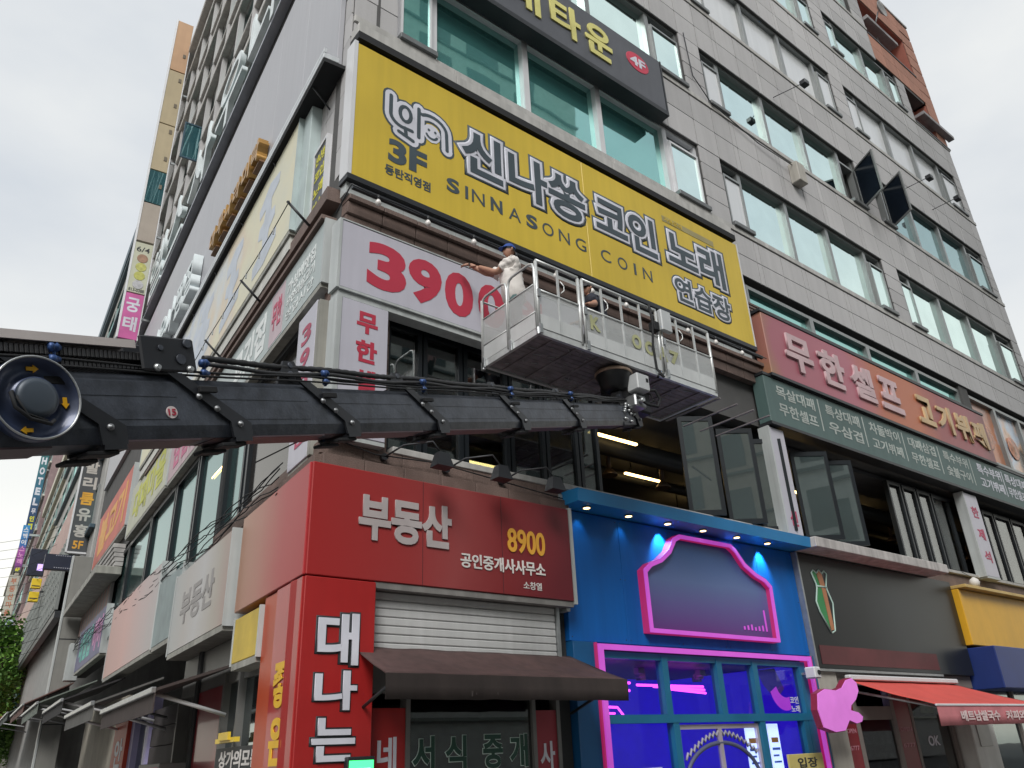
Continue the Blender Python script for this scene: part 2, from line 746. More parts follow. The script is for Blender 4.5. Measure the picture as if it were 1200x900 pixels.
# ============================================================ setting: ground, road, pavement
asphalt = M('asphalt', (.05, .05, .052), .85, var=.2, scale=.5, bump=.5, bscale=80)
paving = M('paving_blocks', (.24, .23, .22), .8, var=.12, scale=1.5, bump=.3)
kerb_m = M('kerb_stone', (.32, .31, .3), .8, speck=.08)
line_m = M('road_paint', (.75, .75, .72), .6, streak=.1)
g = solo('ground', MB().box(-600, 600, -600, 600, -.4, -.14), asphalt, None, None, kind='structure')
solo('road', MB().box(-300, 300, -15, -5.2, -.139, -.136).box(-14, -5.2, -5.2, 300, -.139, -.1365), asphalt, None, None, kind='structure')
solo('pavement', MB().box(-5.0, 60, -5.0, 0.02, -.13, 0).box(-5.0, 0, 0.03, 120, -.13, -.001), paving, None, None, kind='structure')
kb = MB()
for i in range(65):
    kb.box(-5 + i, -4.01 + i, -5.2, -5.003, -.135, .004)
for i in range(60):
    kb.box(-5.2, -5.003, -5 + i * 2, -3.02 + i * 2, -.135, .005)
solo('kerb', kb, kerb_m, None, None, kind='structure')
lm = MB()
for i in range(14):
    lm.box(-60 + i * 9, -56 + i * 9, -10.1, -9.95, -.1355, -.131)
solo('road_marking', lm, line_m, None, None, kind='structure')

# ============================================================ main building
B_LEN = 29.1          # right facade
S_LEN = 27.0          # left facade
ROOF = 33.0
FLOORS = [(13.35, 15.5), (17.37, 19.5), (21.38, 23.58), (25.42, 27.52), (29.4, 31.5)]
bld = thing('office_building', 'grey granite clad corner office block with bands of teal glazed windows', 'building')
G1 = [.87, 1.7, 4.0, 6.15, 8.42, 9.63]
G2 = [10.5, 11.38, 13.5, 15.6, 17.7, 18.65]
G3 = [19.6, 20.5, 22.6, 24.85, 27.05, 28.45]
GROUPS = [G1, G2, G3]


def lpt(s, off, z):
    p = DL * s + NL * off
    return (p.x, p.y, z)


# solid core, set back behind the glazing, on the skewed plan
c0, c1 = Vector((.75, .55, 0)), Vector((B_LEN - .4, .55, 0))
q0 = DL * 26.6 - NL * .55
q0b = Vector((B_LEN - .4, 26.5, 0))
cc = DL * .55 - NL * .55
core = MB().hexa([(.62, .55, 5.4), (B_LEN - .4, .55, 5.4), (q0b.x, q0b.y, 5.4), (q0.x, q0.y, 5.4)],
                 [(.62, .55, ROOF - .6), (B_LEN - .4, .55, ROOF - .6), (q0b.x, q0b.y, ROOF - .6), (q0.x, q0.y, ROOF - .6)])
# the dark dining floor on the second storey is hollow: only build the core above it
core = MB().hexa([(.62, .55, 7.85), (B_LEN - .4, .55, 7.85), (q0b.x, q0b.y, 7.85), (q0.x, q0.y, 7.85)],
                 [(.62, .55, 25.3), (B_LEN - .4, .55, 25.3), (q0b.x, q0b.y, 25.3), (q0.x, q0.y, 25.3)])
core.hexa([(.62, .55, 25.301), (23.74, .55, 25.301), (23.74, q0b.y, 25.301), (q0.x, q0.y, 25.301)],
          [(.62, .55, ROOF - .6), (23.74, .55, ROOF - .6), (23.74, q0b.y, ROOF - .6), (q0.x, q0.y, ROOF - .6)])
core.box(23.745, B_LEN - .4, 2.1, 26.4, 25.301, ROOF - .61)
part(bld, 'wall_core', core, interior)
lo = MB()
lo.box(.4, B_LEN - .4, 5.2, 5.35, 0, 7.85)           # back wall of the shops
lo.box(.4, B_LEN - .4, .12, 5.2, 5.2, 5.33)          # slab between first and second storeys
lo.box(.35, B_LEN - .4, .1, 5.2, 7.86, 7.98)
part(bld, 'inner_wall', lo, interior)
roof = MB().hexa([(.1, .1, ROOF - .6), (B_LEN - .02, .1, ROOF - .6), (B_LEN - .02, 26.9, ROOF - .6), lpt(S_LEN, -.1, ROOF - .6)],
                 [(.1, .1, ROOF - .35), (B_LEN - .02, .1, ROOF - .35), (B_LEN - .02, 26.9, ROOF - .35), lpt(S_LEN, -.1, ROOF - .35)])
part(bld, 'roof', roof, stone_dark)

# ---- right facade: backing walls
wallr = MB()
sp = [(11.9, 13.35)] + [(FLOORS[i][1], FLOORS[i + 1][0]) for i in range(4)]
for z0, z1 in sp:
    wallr.box(.0 if z0 > 12 else .0, B_LEN if z0 < 27 else 23.8, .0, .5, z0, z1)
wallr.box(0, 23.8, 0, .5, 31.5, ROOF)
for i, (z0, z1) in enumerate(FLOORS):
    xs = [(0, G1[0]), (G1[-1], G2[0]), (G2[-1], G3[0])]
    xs.append((G3[-1], B_LEN) if i < 3 else ((25.35, 26.1) if i == 3 else (22.75, 23.8)))
    for a, b in xs:
        wallr.box(a, b, .0, .5, z0, z1)
wallr.box(B_LEN - .4, B_LEN, .5, 26.9, 0, 27.5)
wallr.box(.0, B_LEN, .02, .5, 7.85, 9.4)
wallr.box(10.0, 22.4, .02, .5, 9.4, 9.45)
wallr.box(21.9, 22.5, .02, .5, 9.4, 11.9).box(28.5, B_LEN, .02, .5, 5.2, 11.9).box(0, 10.5, .02, .5, 9.4, 11.9)
part(bld, 'facade_wall', wallr, stone_dark)

# ---- right facade: granite panels, one by one
GAP = .024
stuffp = MB()
npan = 0


def panel(fr, par, x0, x1, z0, z1, mat, y=-.03, yb=-.001, nm='stone_panel'):
    global npan
    j = random.uniform(-.003, .003)
    if in_view(fr, (x0 + x1) / 2, 0, (z0 + z1) / 2) and npan < 296:
        unit(par, nm, x0 + GAP / 2, x1 - GAP / 2, y + j, yb, z0 + GAP / 2, z1 - GAP / 2, mat, key='b')
        npan += 1
        return True
    return False


rest = MB()


pan_all = []


def panel_r(x0, x1, z0, z1, mat=stone):
    v = Vector(((x0 + x1) / 2, 0, (z0 + z1) / 2)) - CAM
    w = v.dot(fw)
    a = (x1 - x0) * (z1 - z0) / w ** 2 if w > .3 and in_view(RF, v.x + CAM.x, 0, v.z + CAM.z, 10) and v.z + CAM.z > 12.9 else 0
    if x1 < 8.3 and z1 < 17.2 and z0 > 15.4:      # behind the upper sign
        a = 0
    pan_all.append((a, x0, x1, z0, z1))


def joints(x1, lo=0.0):
    j = [lo]
    for G in GROUPS:
        j += [G[0]]
        for a, b in zip(G[1:-1], G[2:]):
            j += [a - .1, a + .1] if a != G[-2] else [a - .1, a + .1]
            if b - a > 1.5:
                j += [(a + b) / 2]
        j += [G[-1]]
    j += [x1]
    j = sorted(set(round(v, 3) for v in j if lo <= v <= x1))
    return [v for i, v in enumerate(j) if i == 0 or v - j[i - 1] > .05]


for z0, z1 in sp:
    xe = B_LEN if z0 < 27 else 23.8
    js = joints(xe)
    zt = z1 - .17
    rows = [(z0, (z0 + zt) / 2), ((z0 + zt) / 2, zt)] if z1 - z0 > 1.3 else [(z0, zt)]
    for a, b in zip(js, js[1:]):
        for u0, u1 in rows:
            if z0 > 27:
                panel_r(a, b, u0, u1, stone)
            else:
                panel_r(a, b, u0, u1)
js = joints(23.8)
for a, b in zip(js, js[1:]):
    panel_r(a, b, 31.5, 32.25)
    panel_r(a, b, 32.25, ROOF)
for i, (z0, z1) in enumerate(FLOORS):
    xs = [(0, G1[0]), (G1[-1], G2[0]), (G2[-1], G3[0])]
    xs.append((G3[-1], B_LEN) if i < 3 else ((25.35, 26.1) if i == 3 else (22.75, 23.8)))
    for a, b in xs:
        for k in range(4):
            panel_r(a, b, z0 + (z1 - z0) * k / 4, z0 + (z1 - z0) * (k + 1) / 4)
# coping strips under each row of windows (slightly proud, stained)
for z0, z1 in sp:
    xe = B_LEN + .02 if z0 < 27 else 23.8
    cb = MB()
    x = 0.0
    while x < xe - .01:
        x2 = min(x + 2.1, xe)
        cb.box(x + .004, x2 - .004, -.06, .25, z1 - .155, z1 - .004, ch=.006)
        x = x2
    part(bld, 'window_ledge', cb, coping_m)
# terracotta end bay with the recessed balconies
tc_z = [(29.2, 31.45, 23.8, 28.0), (25.42, 27.66, 26.1, 28.15)]
wt = MB()
wt.box(28.0, B_LEN, .0, .5, 27.5, ROOF).box(23.8, 28.0, 0, .5, 31.45, ROOF).box(23.8, 28.0, 0, .5, 27.66, 29.2)
wt.box(28.15, B_LEN, 0.001, .5, 25.42, 27.5).box(26.1, 28.15, .0, .499, 27.5, 27.66).box(25.35, 26.1, 0, .49, 27.5, 27.66)
part(bld, 'terracotta_wall', wt, stone_dark)
for (a, b, c, d) in [(28.0, B_LEN, z, min(z + .7, ROOF)) for z in (27.66, 28.4, 29.14, 29.9, 30.64, 31.4, 32.2)] + \
        [(23.8 + k * 1.05, 24.85 + k * 1.05, z, z + .77) for k in range(4) for z in (31.46, 32.23)] + \
        [(23.8 + k * 1.05, 24.85 + k * 1.05, z, z + .77) for k in range(4) for z in (27.66, 28.43)] + \
        [(28.15, B_LEN, z, z + .74) for z in (25.43, 26.18, 26.92)]:
    unit(bld, 'terracotta_panel', a + .007, b - .007, -.03, -.001, c + .007, d - .007, terracotta, key='b')
rc = MB()
for z0, z1, a, b in tc_z:
    rc.box(a + .004, b - .004, 1.95, 2.05, z0, z1).box(a + .004, a + .03, .01, 1.949, z0, z1).box(b - .03, b - .004, .01, 1.949, z0, z1).box(a + .031, b - .031, .01, 1.949, z1 - .03, z1 - .004).box(a + .031, b - .031, .01, 1.949, z0 + .004, z0 + .02)
part(bld, 'balcony_recess', rc, terra_in)
sl_ = MB()
sl_.box(23.86, 26.5, -.22, .7, 29.95, 30.15, ch=.01).box(25.2, 25.32, .1, .22, 29.22, 29.95)
sl_.box(26.6, 29.4, -.3, -.04, 25.95, 26.12, ch=.01).box(26.6, 28.1, -.04, .6, 25.96, 26.11).box(27.3, 27.42, .1, .22, 25.42, 25.95)
part(bld, 'balcony_slab', sl_, M('balcony_concrete', (.3, .29, .3), .7, streak=.15))
part(bld, 'balcony_ledge', MB().box(23.8, 28.05, -.06, .0, 29.12, 29.2).box(26.0, 29.15, -.08, .0, 25.33, 25.42), dark_metal)
pan_all.sort(reverse=True)
for a, x0, x1, z0, z1 in pan_all:
    if not (a > 0 and panel(RF, bld, x0, x1, z0, z1, stone)):
        rest.box(x0 + GAP / 2, x1 - GAP / 2, -.03, -.001, z0 + GAP / 2, z1 - GAP / 2)
rest_o = part(bld, 'stone_cladding', rest, stone)
rest_o['kind'] = 'stuff'


# ---- windows
def window(fr, par, x0, x1, z0, z1, kind, mat, frame_mat=alu, yo=0.0):
    """one window: mullion frame, its pane(s) and, in a narrow one, its casement sash and sill box"""
    y0, y1 = .07 + yo, .3 + yo
    f = MB()
    w = .075
    f.box(x0, x0 + w, y0, y1, z0, z1).box(x1 - w, x1, y0, y1, z0, z1)
    f.box(x0 + w, x1 - w, y0 + .002, y1, z1 - .07, z1).box(x0 + w, x1 - w, y0 + .002, y1, z0, z0 + .05)
    if kind == 'narrow':
        f.box(x0 + w, x1 - w, y0 + .01, y1, z1 - .42, z1 - .34)
    win = part(par, 'window', f, frame_mat)
    yp = .2 + yo
    pa = MB()
    if kind == 'wide':
        pa.box(x0 + w, x1 - w, yp, yp + .02, z0 + .05, z1 - .07)
        part(win, 'pane', pa, mat)
    else:
        pa.box(x0 + w + .05, x1 - w - .05, .04 + yo, .06 + yo, z0 + .2, z1 - .5)
        part(win, 'pane', pa, mat)
        s = MB()
        a, b, c, d = x0 + w, x1 - w, z0 + .13, z1 - .43
        for q in ((a, a + .05, c, d), (b - .05, b, c, d)):
            s.box(q[0], q[1], .0 + yo, .08 + yo, q[2], q[3])
        s.box(a + .05, b - .05, .001 + yo, .079 + yo, d - .06, d).box(a + .05, b - .05, .001 + yo, .079 + yo, c, c + .06)
        part(win, 'sash', s, frame_mat)
        part(win, 'sill', MB().box(x0 + .02, x1 - .02, -.12 + yo, .2 + yo, z0 + .0, z0 + .12, ch=.006), M('sill_metal', (.16, .17, .175), .5, .3, streak=.15))
        part(win, 'transom_pane', MB().box(x0 + w, x1 - w, yp, yp + .015, z1 - .34, z1 - .07), glass_dk)
    return win


OPEN = {(1, 'G2', 4), (1, 'G3', 0)}
for i, (z0, z1) in enumerate(FLOORS):
    for gi, G in enumerate(GROUPS):
        if gi == 2 and i == 3:
            G = [19.6, 20.4, 22.56, 24.45, 25.34]
        for k in range(len(G) - 1):
            a, b = G[k], G[k + 1]
            if i == 4 and b > 22.8:
                continue
            if not any(in_view(RF, xx, 0, zz, 60) for xx in (a, b) for zz in (z0, z1)):
                continue
            kind = 'narrow' if k in (0, len(G) - 2) else 'wide'
            if gi == 0 and k == 0: kind = 'narrow'
            mat = glass_t if gi == 0 and i == 0 else glass_w
            if i == 2: mat = film
            if i == 0 and gi == 1 and k == 0 or i == 1 and gi == 1 and k == 0: mat = film
            if gi == 0 and i == 0 and k == 4: mat = glass_w
            if i == 1 and gi == 2: mat = glass_tint('deep_teal_glass', (.5, .72, .74), mixf=.5)
            fm = alu_white if (i == 0 and gi == 0) else alu
            if (i, 'G%d' % (gi + 1), k) in OPEN:
                f = MB()
                f.box(a, a + .075, .07, .3, z0, z1).box(b - .075, b, .07, .3, z0, z1).box(a + .075, b - .075, .072, .3, z1 - .42, z1 - .34)
                f.box(a + .075, b - .075, .072, .3, z0, z0 + .05)
                wn = part(bld, 'window', f, alu)
                # the sash swung out, hinged at its outer edge
                hx = b - .08 if k == 4 else b - .08
                sz0, sz1 = z0 + .1, z1 - .4
                w_ = 1.05
                ang = math.radians(62)
                dx, dy = -math.cos(ang), -math.sin(ang)

                def q(t, n):
                    return (hx + dx * t - dy * n, .02 + dy * t + dx * n)
                sb = MB()
                for t0, t1, e0, e1 in ((0, w_, sz0, sz0 + .06), (0, w_, sz1 - .06, sz1), (0, .06, sz0 + .06, sz1 - .06), (w_ - .06, w_, sz0 + .06, sz1 - .06)):
                    c_ = [q(t0, -.025), q(t1, -.025), q(t1, .025), q(t0, .025)]
                    sb.hexa([(x, y, e0) for x, y in c_], [(x, y, e1) for x, y in c_])
                part(wn, 'open_sash', sb, alu)
                pb = MB()
                c_ = [q(.06, -.006), q(w_ - .06, -.006), q(w_ - .06, .006), q(.06, .006)]
                pb.hexa([(x, y, sz0 + .06) for x, y in c_], [(x, y, sz1 - .06) for x, y in c_])
                part(wn, 'pane', pb, M('dark_tinted_pane', (.012, .018, .028), .15, var=.1))
                part(wn, 'sill', MB().box(a + .02, b - .02, -.14, .2, z0, z0 + .12, ch=.006), MATS['sill_metal'])
                continue
            window(RF, bld, a, b, z0, z1, kind, mat, fm)

# third-storey windows at the far right end carry food posters
poster = print_mat('food_poster_print', [(0, (.35, .2, .16)), (.3, (.55, .2, .08)), (.45, (.5, .62, .75)), (.6, (.7, .45, .3)), (.75, (.08, .07, .06)), (1, (.6, .5, .45))], 'x', 22.4, 28.5, .5, .9, .25)
for a, b in ((10.7, 13.5), (13.5, 16.3), (16.3, 19.1), (19.1, 21.9), (22.5, 24.5), (24.5, 26.5), (26.5, 28.5)):
    f = MB().box(a, a + .09, .07, .3, 9.45, 11.75).box(b - .09, b, .07, .3, 9.45, 11.75).box(a + .09, b - .09, .072, .3, 11.65, 11.75).box(a + .09, b - .09, .072, .3, 9.45, 9.53)
    wn = part(bld, 'window', f, alu)
    part(wn, 'pane', MB().box(a + .09, b - .09, .2, .22, 9.53, 11.65), poster if a > 22 else glass_t)
    if a > 22:
        part(wn, 'dish_picture', MB().lathe([(.42, .17), (.4, .165), (.0, .16)], ((a + b) / 2, 0, 10.3 + .3 * (a % 1)), 'y', 20), M('poster_dish', (.55, .22, .12), .3, var=.5, scale=6))
# plain light band between third and fourth storeys on the right
for k in range(9):
    a = 10.1 + k * 2.11
    for z0, z1 in ((11.92, 12.5), (12.5, 13.17)):
        pass

# louvre band beside the yellow banner
lv = MB()
for k in range(5):
    lv.box(10.15, 21.5, -.02 - .0, .02, 10.75 + k * .09, 10.8 + k * .09)
part(bld, 'louvre', lv, brown_tile)

# ---- left facade
wl = MB()
wl.box(-S_LEN, -.0, .0, .5, 5.0, 5.25)
wl.box(-S_LEN, -.01, .0, .5, 8.05, 17.98)
wl.box(-S_LEN, -.01, .02, .5, 18.25, 18.6)
wl.box(-.85, -.02, .0, .5, 5.2, 8.1).box(-S_LEN, -20, .0, .5, 5.2, 8.1)
part(bld, 'side_wall', wl, stone_dark, fr=LF)
LFL = [(18.6, 20.2), (22.2, 24.0), (25.9, 27.6), (29.6, 31.3)]
wl2 = MB()
ls = [(14.0, 18.25)]
zz = 18.6
for i, (z0, z1) in enumerate(LFL):
    nxt = LFL[i + 1][0] if i < 3 else ROOF
    wl2.box(-S_LEN, -.01, .0, .5, z1, nxt)
    for s0 in (0.02, 6.4, 13.2, 20.0, 26.2):
        wl2.box(-s0 - .8, -s0, .0, .5, z0, z1)
part(bld, 'side_spandrel', wl2, M('side_granite', (.46, .46, .455), .6, streak=.12, speck=.06), fr=LF)


def lpart(name, mb, mat, parent=None):
    return part(parent or bld, name, mb, mat, fr=LF if parent is None else None)


# side windows floor by floor, with their projecting ledges
for i, (z0, z1) in enumerate(LFL):
    for s0 in (.82, 7.2, 14.0, 20.8):
        for k in range(5):
            a = s0 + k * 1.08
            b = a + 1.06
            f = MB().box(-b, -b + .07, .03, .3, z0, z1).box(-a - .07, -a, .03, .3, z0, z1).box(-b + .07, -a - .07, .032, .3, z1 - .07, z1).box(-b + .07, -a - .07, .032, .3, z0, z0 + .06)
            wn = lpart('window', f, alu)
            lpart('pane', MB().box(-b + .07, -a - .07, .16, .18, z0 + .06, z1 - .07), glass_w if (k + i) % 3 else glass_t, wn)
    lpart('ledge', MB().box(-S_LEN, -.02, -.24, 0.0, z1 + .05, z1 + .3, ch=.02), coping_m)
    lpart('ledge', MB().box(-S_LEN, -.02, -.16, -.002, z0 - .2, z0 - .05, ch=.02), coping_m)
lpart('cornice', MB().box(-S_LEN - .05, .03, -.42, .0, ROOF - .35, ROOF, ch=.03), coping_m)
for s in range(12):
    lpart('fin', MB().box(-1.7 - s * 2.15 - .18, -1.7 - s * 2.15, -.16, -.003, 20.55, ROOF - .36), stone)
part(bld, 'parapet', MB().box(0.0, B_LEN, -.07, .0, ROOF - .0, ROOF + .12), coping_m)
# lavender metal cladding between fourth and fifth storeys
lav = M('lavender_cladding_panel', (.385, .39, .42), .45, .1, var=.03, scale=.4, streak=.05)
for k in range(13):
    a = .35 + k * 2.0
    lpart('metal_panel', MB().box(-min(a + 1.993, S_LEN), -a, -.12, -.001, 12.3, 17.5, ch=.004), lav)
lpart('gap_shade_strip', MB().box(-S_LEN, -.3, -.03, -.001, 17.505, 18.23), black)  # black strip painted in for the shade between panels and cap
lpart('panel_cap', MB().box(-S_LEN, -.3, -.26, -.002, 18.24, 18.34), M('cap_steel', (.36, .38, .42), .4, .3))
# small stone panels near the corner, left face
for k in range(2):
    for z in range(7):
        o = unit(bld, 'stone_panel', 0, 1, 0, 1, 0, 1, stone, key='b')
        x0, x1 = (-.93 * (k + 1) + .01, -.93 * k - .01)
        z0, z1 = 9.95 + z * .58, 10.5 + z * .58 + .02
        m = LF @ Matrix.Translation(((x0 + x1) / 2, -.015, (z0 + z1) / 2)) @ Matrix.Diagonal((x1 - x0, .03, z1 - z0, 1))
        o.matrix_local = m

# brown granite bands at the corner (tiles), above the red corner sign and under the yellow banner
for z0, z1, y in ((8.82, 9.02, -.16), (9.04, 9.24, -.2), (9.26, 9.34, -.26)):
    x = 0.0
    while x < 10.2:
        unit(bld, 'brown_tile', x + .004, x + .592, y, -.001, z0, z1, brown_tile, key='b')
        x += .6
for z0, z1, y in ((5.03, 5.2, -.2), (5.215, 5.4, -.14)):
    for k in range(7):
        unit(bld, 'brown_tile', -.13 + k * .6, -.13 + k * .6 + .592, y, -.002, z0, z1, brown_tile, key='b')
    for k in range(9):
        o = unit(bld, 'brown_tile', 0, 1, 0, 1, 0, 1, brown_tile, key='b')
        a, b = -.14 + k * .6, -.14 + k * .6 + .592
        o.matrix_local = LF @ Matrix.Translation((-(a + b) / 2, y / 2, (z0 + z1) / 2)) @ Matrix.Diagonal((b - a, -y, z1 - z0, 1))
for k in range(8):                                      # corner pilaster tiles beside the vertical signs
    z0 = 5.42 + k * .42
    unit(bld, 'brown_tile', -.04, .86, -.05, .3, z0, z0 + .412, brown_tile, key='b')
for k in range(12):
    lpart('brown_band', MB().box(-(k + 1) * 1.2 + .01, -k * 1.2, -.24, -.001, 9.3, 9.55, ch=.004), brown_tile)
# thick concrete ledge over the yellow banner with its black soffit
lg = MB()
for k in range(5):
    lg.box(-.03 + k * 2.0, -.03 + k * 2.0 + 1.994, -.3, -.031, 12.66, 12.9, ch=.006)
part(bld, 'concrete_ledge', lg, coping_m)
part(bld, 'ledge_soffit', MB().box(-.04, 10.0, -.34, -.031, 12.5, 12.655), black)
# ============================================================ signs on the right face
# yellow banner sign
yb = thing('banner_sign', 'long yellow karaoke banner board with big white outlined Korean letters over the lift basket', 'sign', RF, (5, -.03, 9.65))
part(yb, 'board', MB().box(-.02, 4.99, -.3, -.05, 9.66, 12.42, ch=.01).box(4.996, 10.03, -.3, -.05, 9.66, 12.42, ch=.01), yel_board)
part(yb, 'edge_trim', MB().box(-.09, -.022, -.31, -.04, 9.64, 12.44).box(10.032, 10.06, -.31, -.04, 9.64, 12.44), alu_white)
part(yb, 'bottom_rail', MB().box(-.09, 10.06, -.32, -.04, 9.56, 9.655), dark_metal)
Y = -.301
txt(yb, '신나쏭', 2.04, 4.98, 10.78, 11.78, Y, slate_ink, .028, .004, (.1, .142), (white_ink, slate_ink))
txt(yb, '코인', 5.26, 7.02, 10.82, 11.78, Y, slate_ink, .028, .004, (.1, .142), (white_ink, slate_ink))
txt(yb, '노래', 7.4, 9.3, 10.86, 11.82, Y, slate_ink, .028, .004, (.1, .142), (white_ink, slate_ink))
txt(yb, '연습장', 7.45, 9.3, 10.02, 10.62, Y, slate_ink, .02, .004, (.1, .15), (white_ink, slate_ink))
txt(yb, '3F', .6, 1.33, 10.24, 10.72, Y, slate_ink, .045)
txt(yb, '동탄직영점', .55, 1.4, 9.96, 10.16, Y, slate_ink, .025)
lat = 'SINNASONG COIN'
xs_ = [1.72, 2.1, 2.24, 2.64, 3.04, 3.44, 3.82, 4.22, 4.64, 0, 5.3, 5.76, 6.22, 6.48]
for i, ch in enumerate(lat):
    if ch == ' ':
        continue
    big = i in (0, 3, 5)
    w_ = .06 if ch == 'I' else (.26 if big else .27)
    txt(yb, ch, xs_[i], xs_[i] + w_, 10.17, 10.44 if not big else 10.46, Y, slate_ink, .035 if big else .0, name='letter')
part(yb, 'phone_box_print', MB().box(7.35, 9.1, -.306, -.3005, 11.97, 12.12), M('khaki_ink', (.3, .26, .12), .6))
txt(yb, '가맹문의 1588-0000'[:4], 7.4, 8.0, 11.985, 12.105, -.307, yel_board, .02)


def stroke(par, name, pts, r, mat, y, closed=False, flat=.12):
    """rounded flat stroke of a printed mark: a tube pressed flat onto the board"""
    m = MB()
    p = list(pts)
    if closed:
        p = p + [p[0], p[1]]
    m.tube([(x, 0, z) for x, z in p], r, 10)
    for x, z in (p[0], p[-1]):
        m.lathe([(0.001, -r), (r * .7, -r * .7), (r, 0), (r * .7, r * .7), (.001, r)], (x, 0, z), 'y', 12)
    m.v = [(x, y + yy * flat * .05, z) for x, yy, z in m.v]
    m.sm = [False] * len(m.sm)
    return part(par, name, m, mat)


def arc(cx, cz, rx, rz, a0, a1, n=12):
    return [(cx + rx * math.cos(math.radians(a0 + (a1 - a0) * i / n)), cz + rz * math.sin(math.radians(a0 + (a1 - a0) * i / n))) for i in range(n + 1)]


# rounded monogram of the karaoke: U-shape, ring, arch with a small smile
logo = [
    [(.62, 11.62), (.62, 11.3)] + arc(.86, 11.25, .24, .2, 180, 285, 8) + [(1.03, 11.06)],
    arc(.9, 11.36, .105, .16, 0, 360, 16),
    [(1.16, 11.62), (1.16, 11.0)],
    [(1.16, 11.55)] + arc(1.42, 11.35, .3, .24, 130, 0, 8) + [(1.73, 11.0)],
    [(.78, 10.93), (1.05, 10.86)], [(.9, 11.06), (.92, 10.9)],
]
for L_, nm, r, mt, y in ((logo, 'mark_outline', .155, slate_ink, -.304), (logo, 'mark_halo', .115, white_ink, -.3075), (logo, 'mark_stroke', .036, slate_ink, -.311)):
    for pts in L_:
        stroke(yb, nm, pts, r, mt, y)
stroke(yb, 'mark_halo', arc(1.42, 11.22, .08, .1, 0, 360), .1, white_ink, -.3075)
stroke(yb, 'mark_stroke', arc(1.42, 11.2, .11, .1, 200, 340, 8), .024, slate_ink, -.311)
for x in (1.36, 1.49):
    stroke(yb, 'mark_stroke', [(x, 11.27), (x, 11.275)], .026, slate_ink, -.311)

# grey-white backing strip under the yellow banner
ws = MB()
for k in range(10):
    ws.box(-.05 + k * 1.0, -.05 + k * 1.0 + .994, -.22, -.03, 9.36, 9.56)
solo('fascia_strip', ws, white_edge, 'pale grey panel strip running directly below the yellow karaoke banner', 'panel strip', RF, (5, -.03, 9.36))
# string of bulbs
st = thing('string_light', 'black cable with round white bulbs hanging below the yellow banner', 'string light', RF, (5, -.03, 9.3))
pts = []
for k in range(40):
    x = -.1 + k * .26
    pts.append((x, -.5, 9.3 - .03 * abs(math.sin(k * PI / 3.5))))
part(st, 'cable', MB().tube(pts, .012, 6).tube([(-.1, -.5, 9.3), (-.1, -.05, 9.05)], .012, 6).box(-.05, 10.0, -.46, -.4, 9.29, 9.35), dark_metal)
bulb_m = M('frosted_bulb', (.7, .68, .66), .25, coat=.5)
for k in range(11):
    x = .35 + k * .88
    b = part(st, 'bulb', MB().lathe([(.012, .07), (.03, .045), (.047, .01), (.045, -.025), (.02, -.05), (.002, -.055)], (x, -.5, 9.16), 'z', 12), bulb_m)
    part(b, 'socket', MB().lathe([(.02, .14), (.024, .06)], (x, -.5, 9.16), 'z', 8), dark_metal)

# white price sign with crimson numerals
ps = thing('price_sign', 'long white sign board with huge crimson numbers 3900 beside the worker in the white shirt', 'sign', RF, (2.5, -.03, 7.62))
part(ps, 'board', MB().box(-.1, 5.2, -.29, -.05, 7.66, 8.79, ch=.008), white_board)
part(ps, 'edge_trim', MB().box(-.145, -.102, -.3, -.04, 7.63, 8.81).box(-.1, 5.2, -.3, -.04, 7.62, 7.655).box(-.1, 5.2, -.3, -.04, 8.795, 8.815), white_edge)
part(ps, 'under_tray', MB().box(-.1, 5.2, -.26, -.04, 7.52, 7.615), white_edge)
for ch, a, b in (('3', .32, .98), ('9', 1.02, 1.62), ('0', 1.68, 2.22), ('0', 2.32, 2.86), ('원', 3.0, 3.7)):
    txt(ps, ch, a, b, 7.82, 8.62, -.291, red_ink, .045, name='numeral')
# vertical white sign
vs_ = thing('vertical_sign', 'upright white sign with stacked crimson Korean letters under the 3900 board', 'sign', RF, (.35, -.03, 5.42))
part(vs_, 'board', MB().box(-.04, .7, -.29, -.05, 5.46, 7.5, ch=.008), white_board)
part(vs_, 'edge_trim', MB().box(-.12, -.042, -.3, -.04, 5.42, 7.52).box(-.04, .7, -.28, -.04, 5.4, 5.455), white_edge)
for i, ch in enumerate('무한셀프'):
    txt(vs_, ch, .2, .53, 7.02 - i * .45, 7.36 - i * .45, -.291, red_ink, .04, name='letter')

# fourth-floor dark sign
ds = thing('upper_sign', 'slate grey sign with pale yellow Korean letters and a red 4F oval above teal windows', 'sign', RF, (4, -.03, 15.5))
slate = M('slate_sign_board', (.085, .09, .105), .5, var=.08, streak=.06)
part(ds, 'board', MB().box(.4, 8.12, -.34, -.1, 15.5, 17.15, ch=.01), slate)
part(ds, 'bottom_rail', MB().box(.4, 8.16, -.36, .0, 15.36, 15.49).box(8.125, 8.17, -.35, -.03, 15.4, 17.16), dark_metal)
pale_y = M('pale_yellow_letter', (.62, .58, .2), .5)
for ch, a, b in (('노', 2.1, 3.0), ('래', 3.2, 4.15), ('타', 4.45, 5.35), ('운', 5.5, 6.35)):
    txt(ds, ch, a, b, 15.85, 16.85, -.341, pale_y, .03, .03, name='letter')
part(ds, 'oval_badge', MB().lathe([(.28, -.35), (.29, -.341)], (0, 0, 0), 'y', 28), M('badge_crimson', (.5, .04, .08), .5))
bo = ds.children[-1]
bo.location = (7.25 - 4, .03, 16.55 - 15.5)
bo.scale = (1.35, 1, 1)
bo.data.transform(Matrix.Translation((4, -.03, 15.5)))
txt(ds, '4F', 6.98, 7.52, 16.4, 16.7, -.353, white_ink, .035)

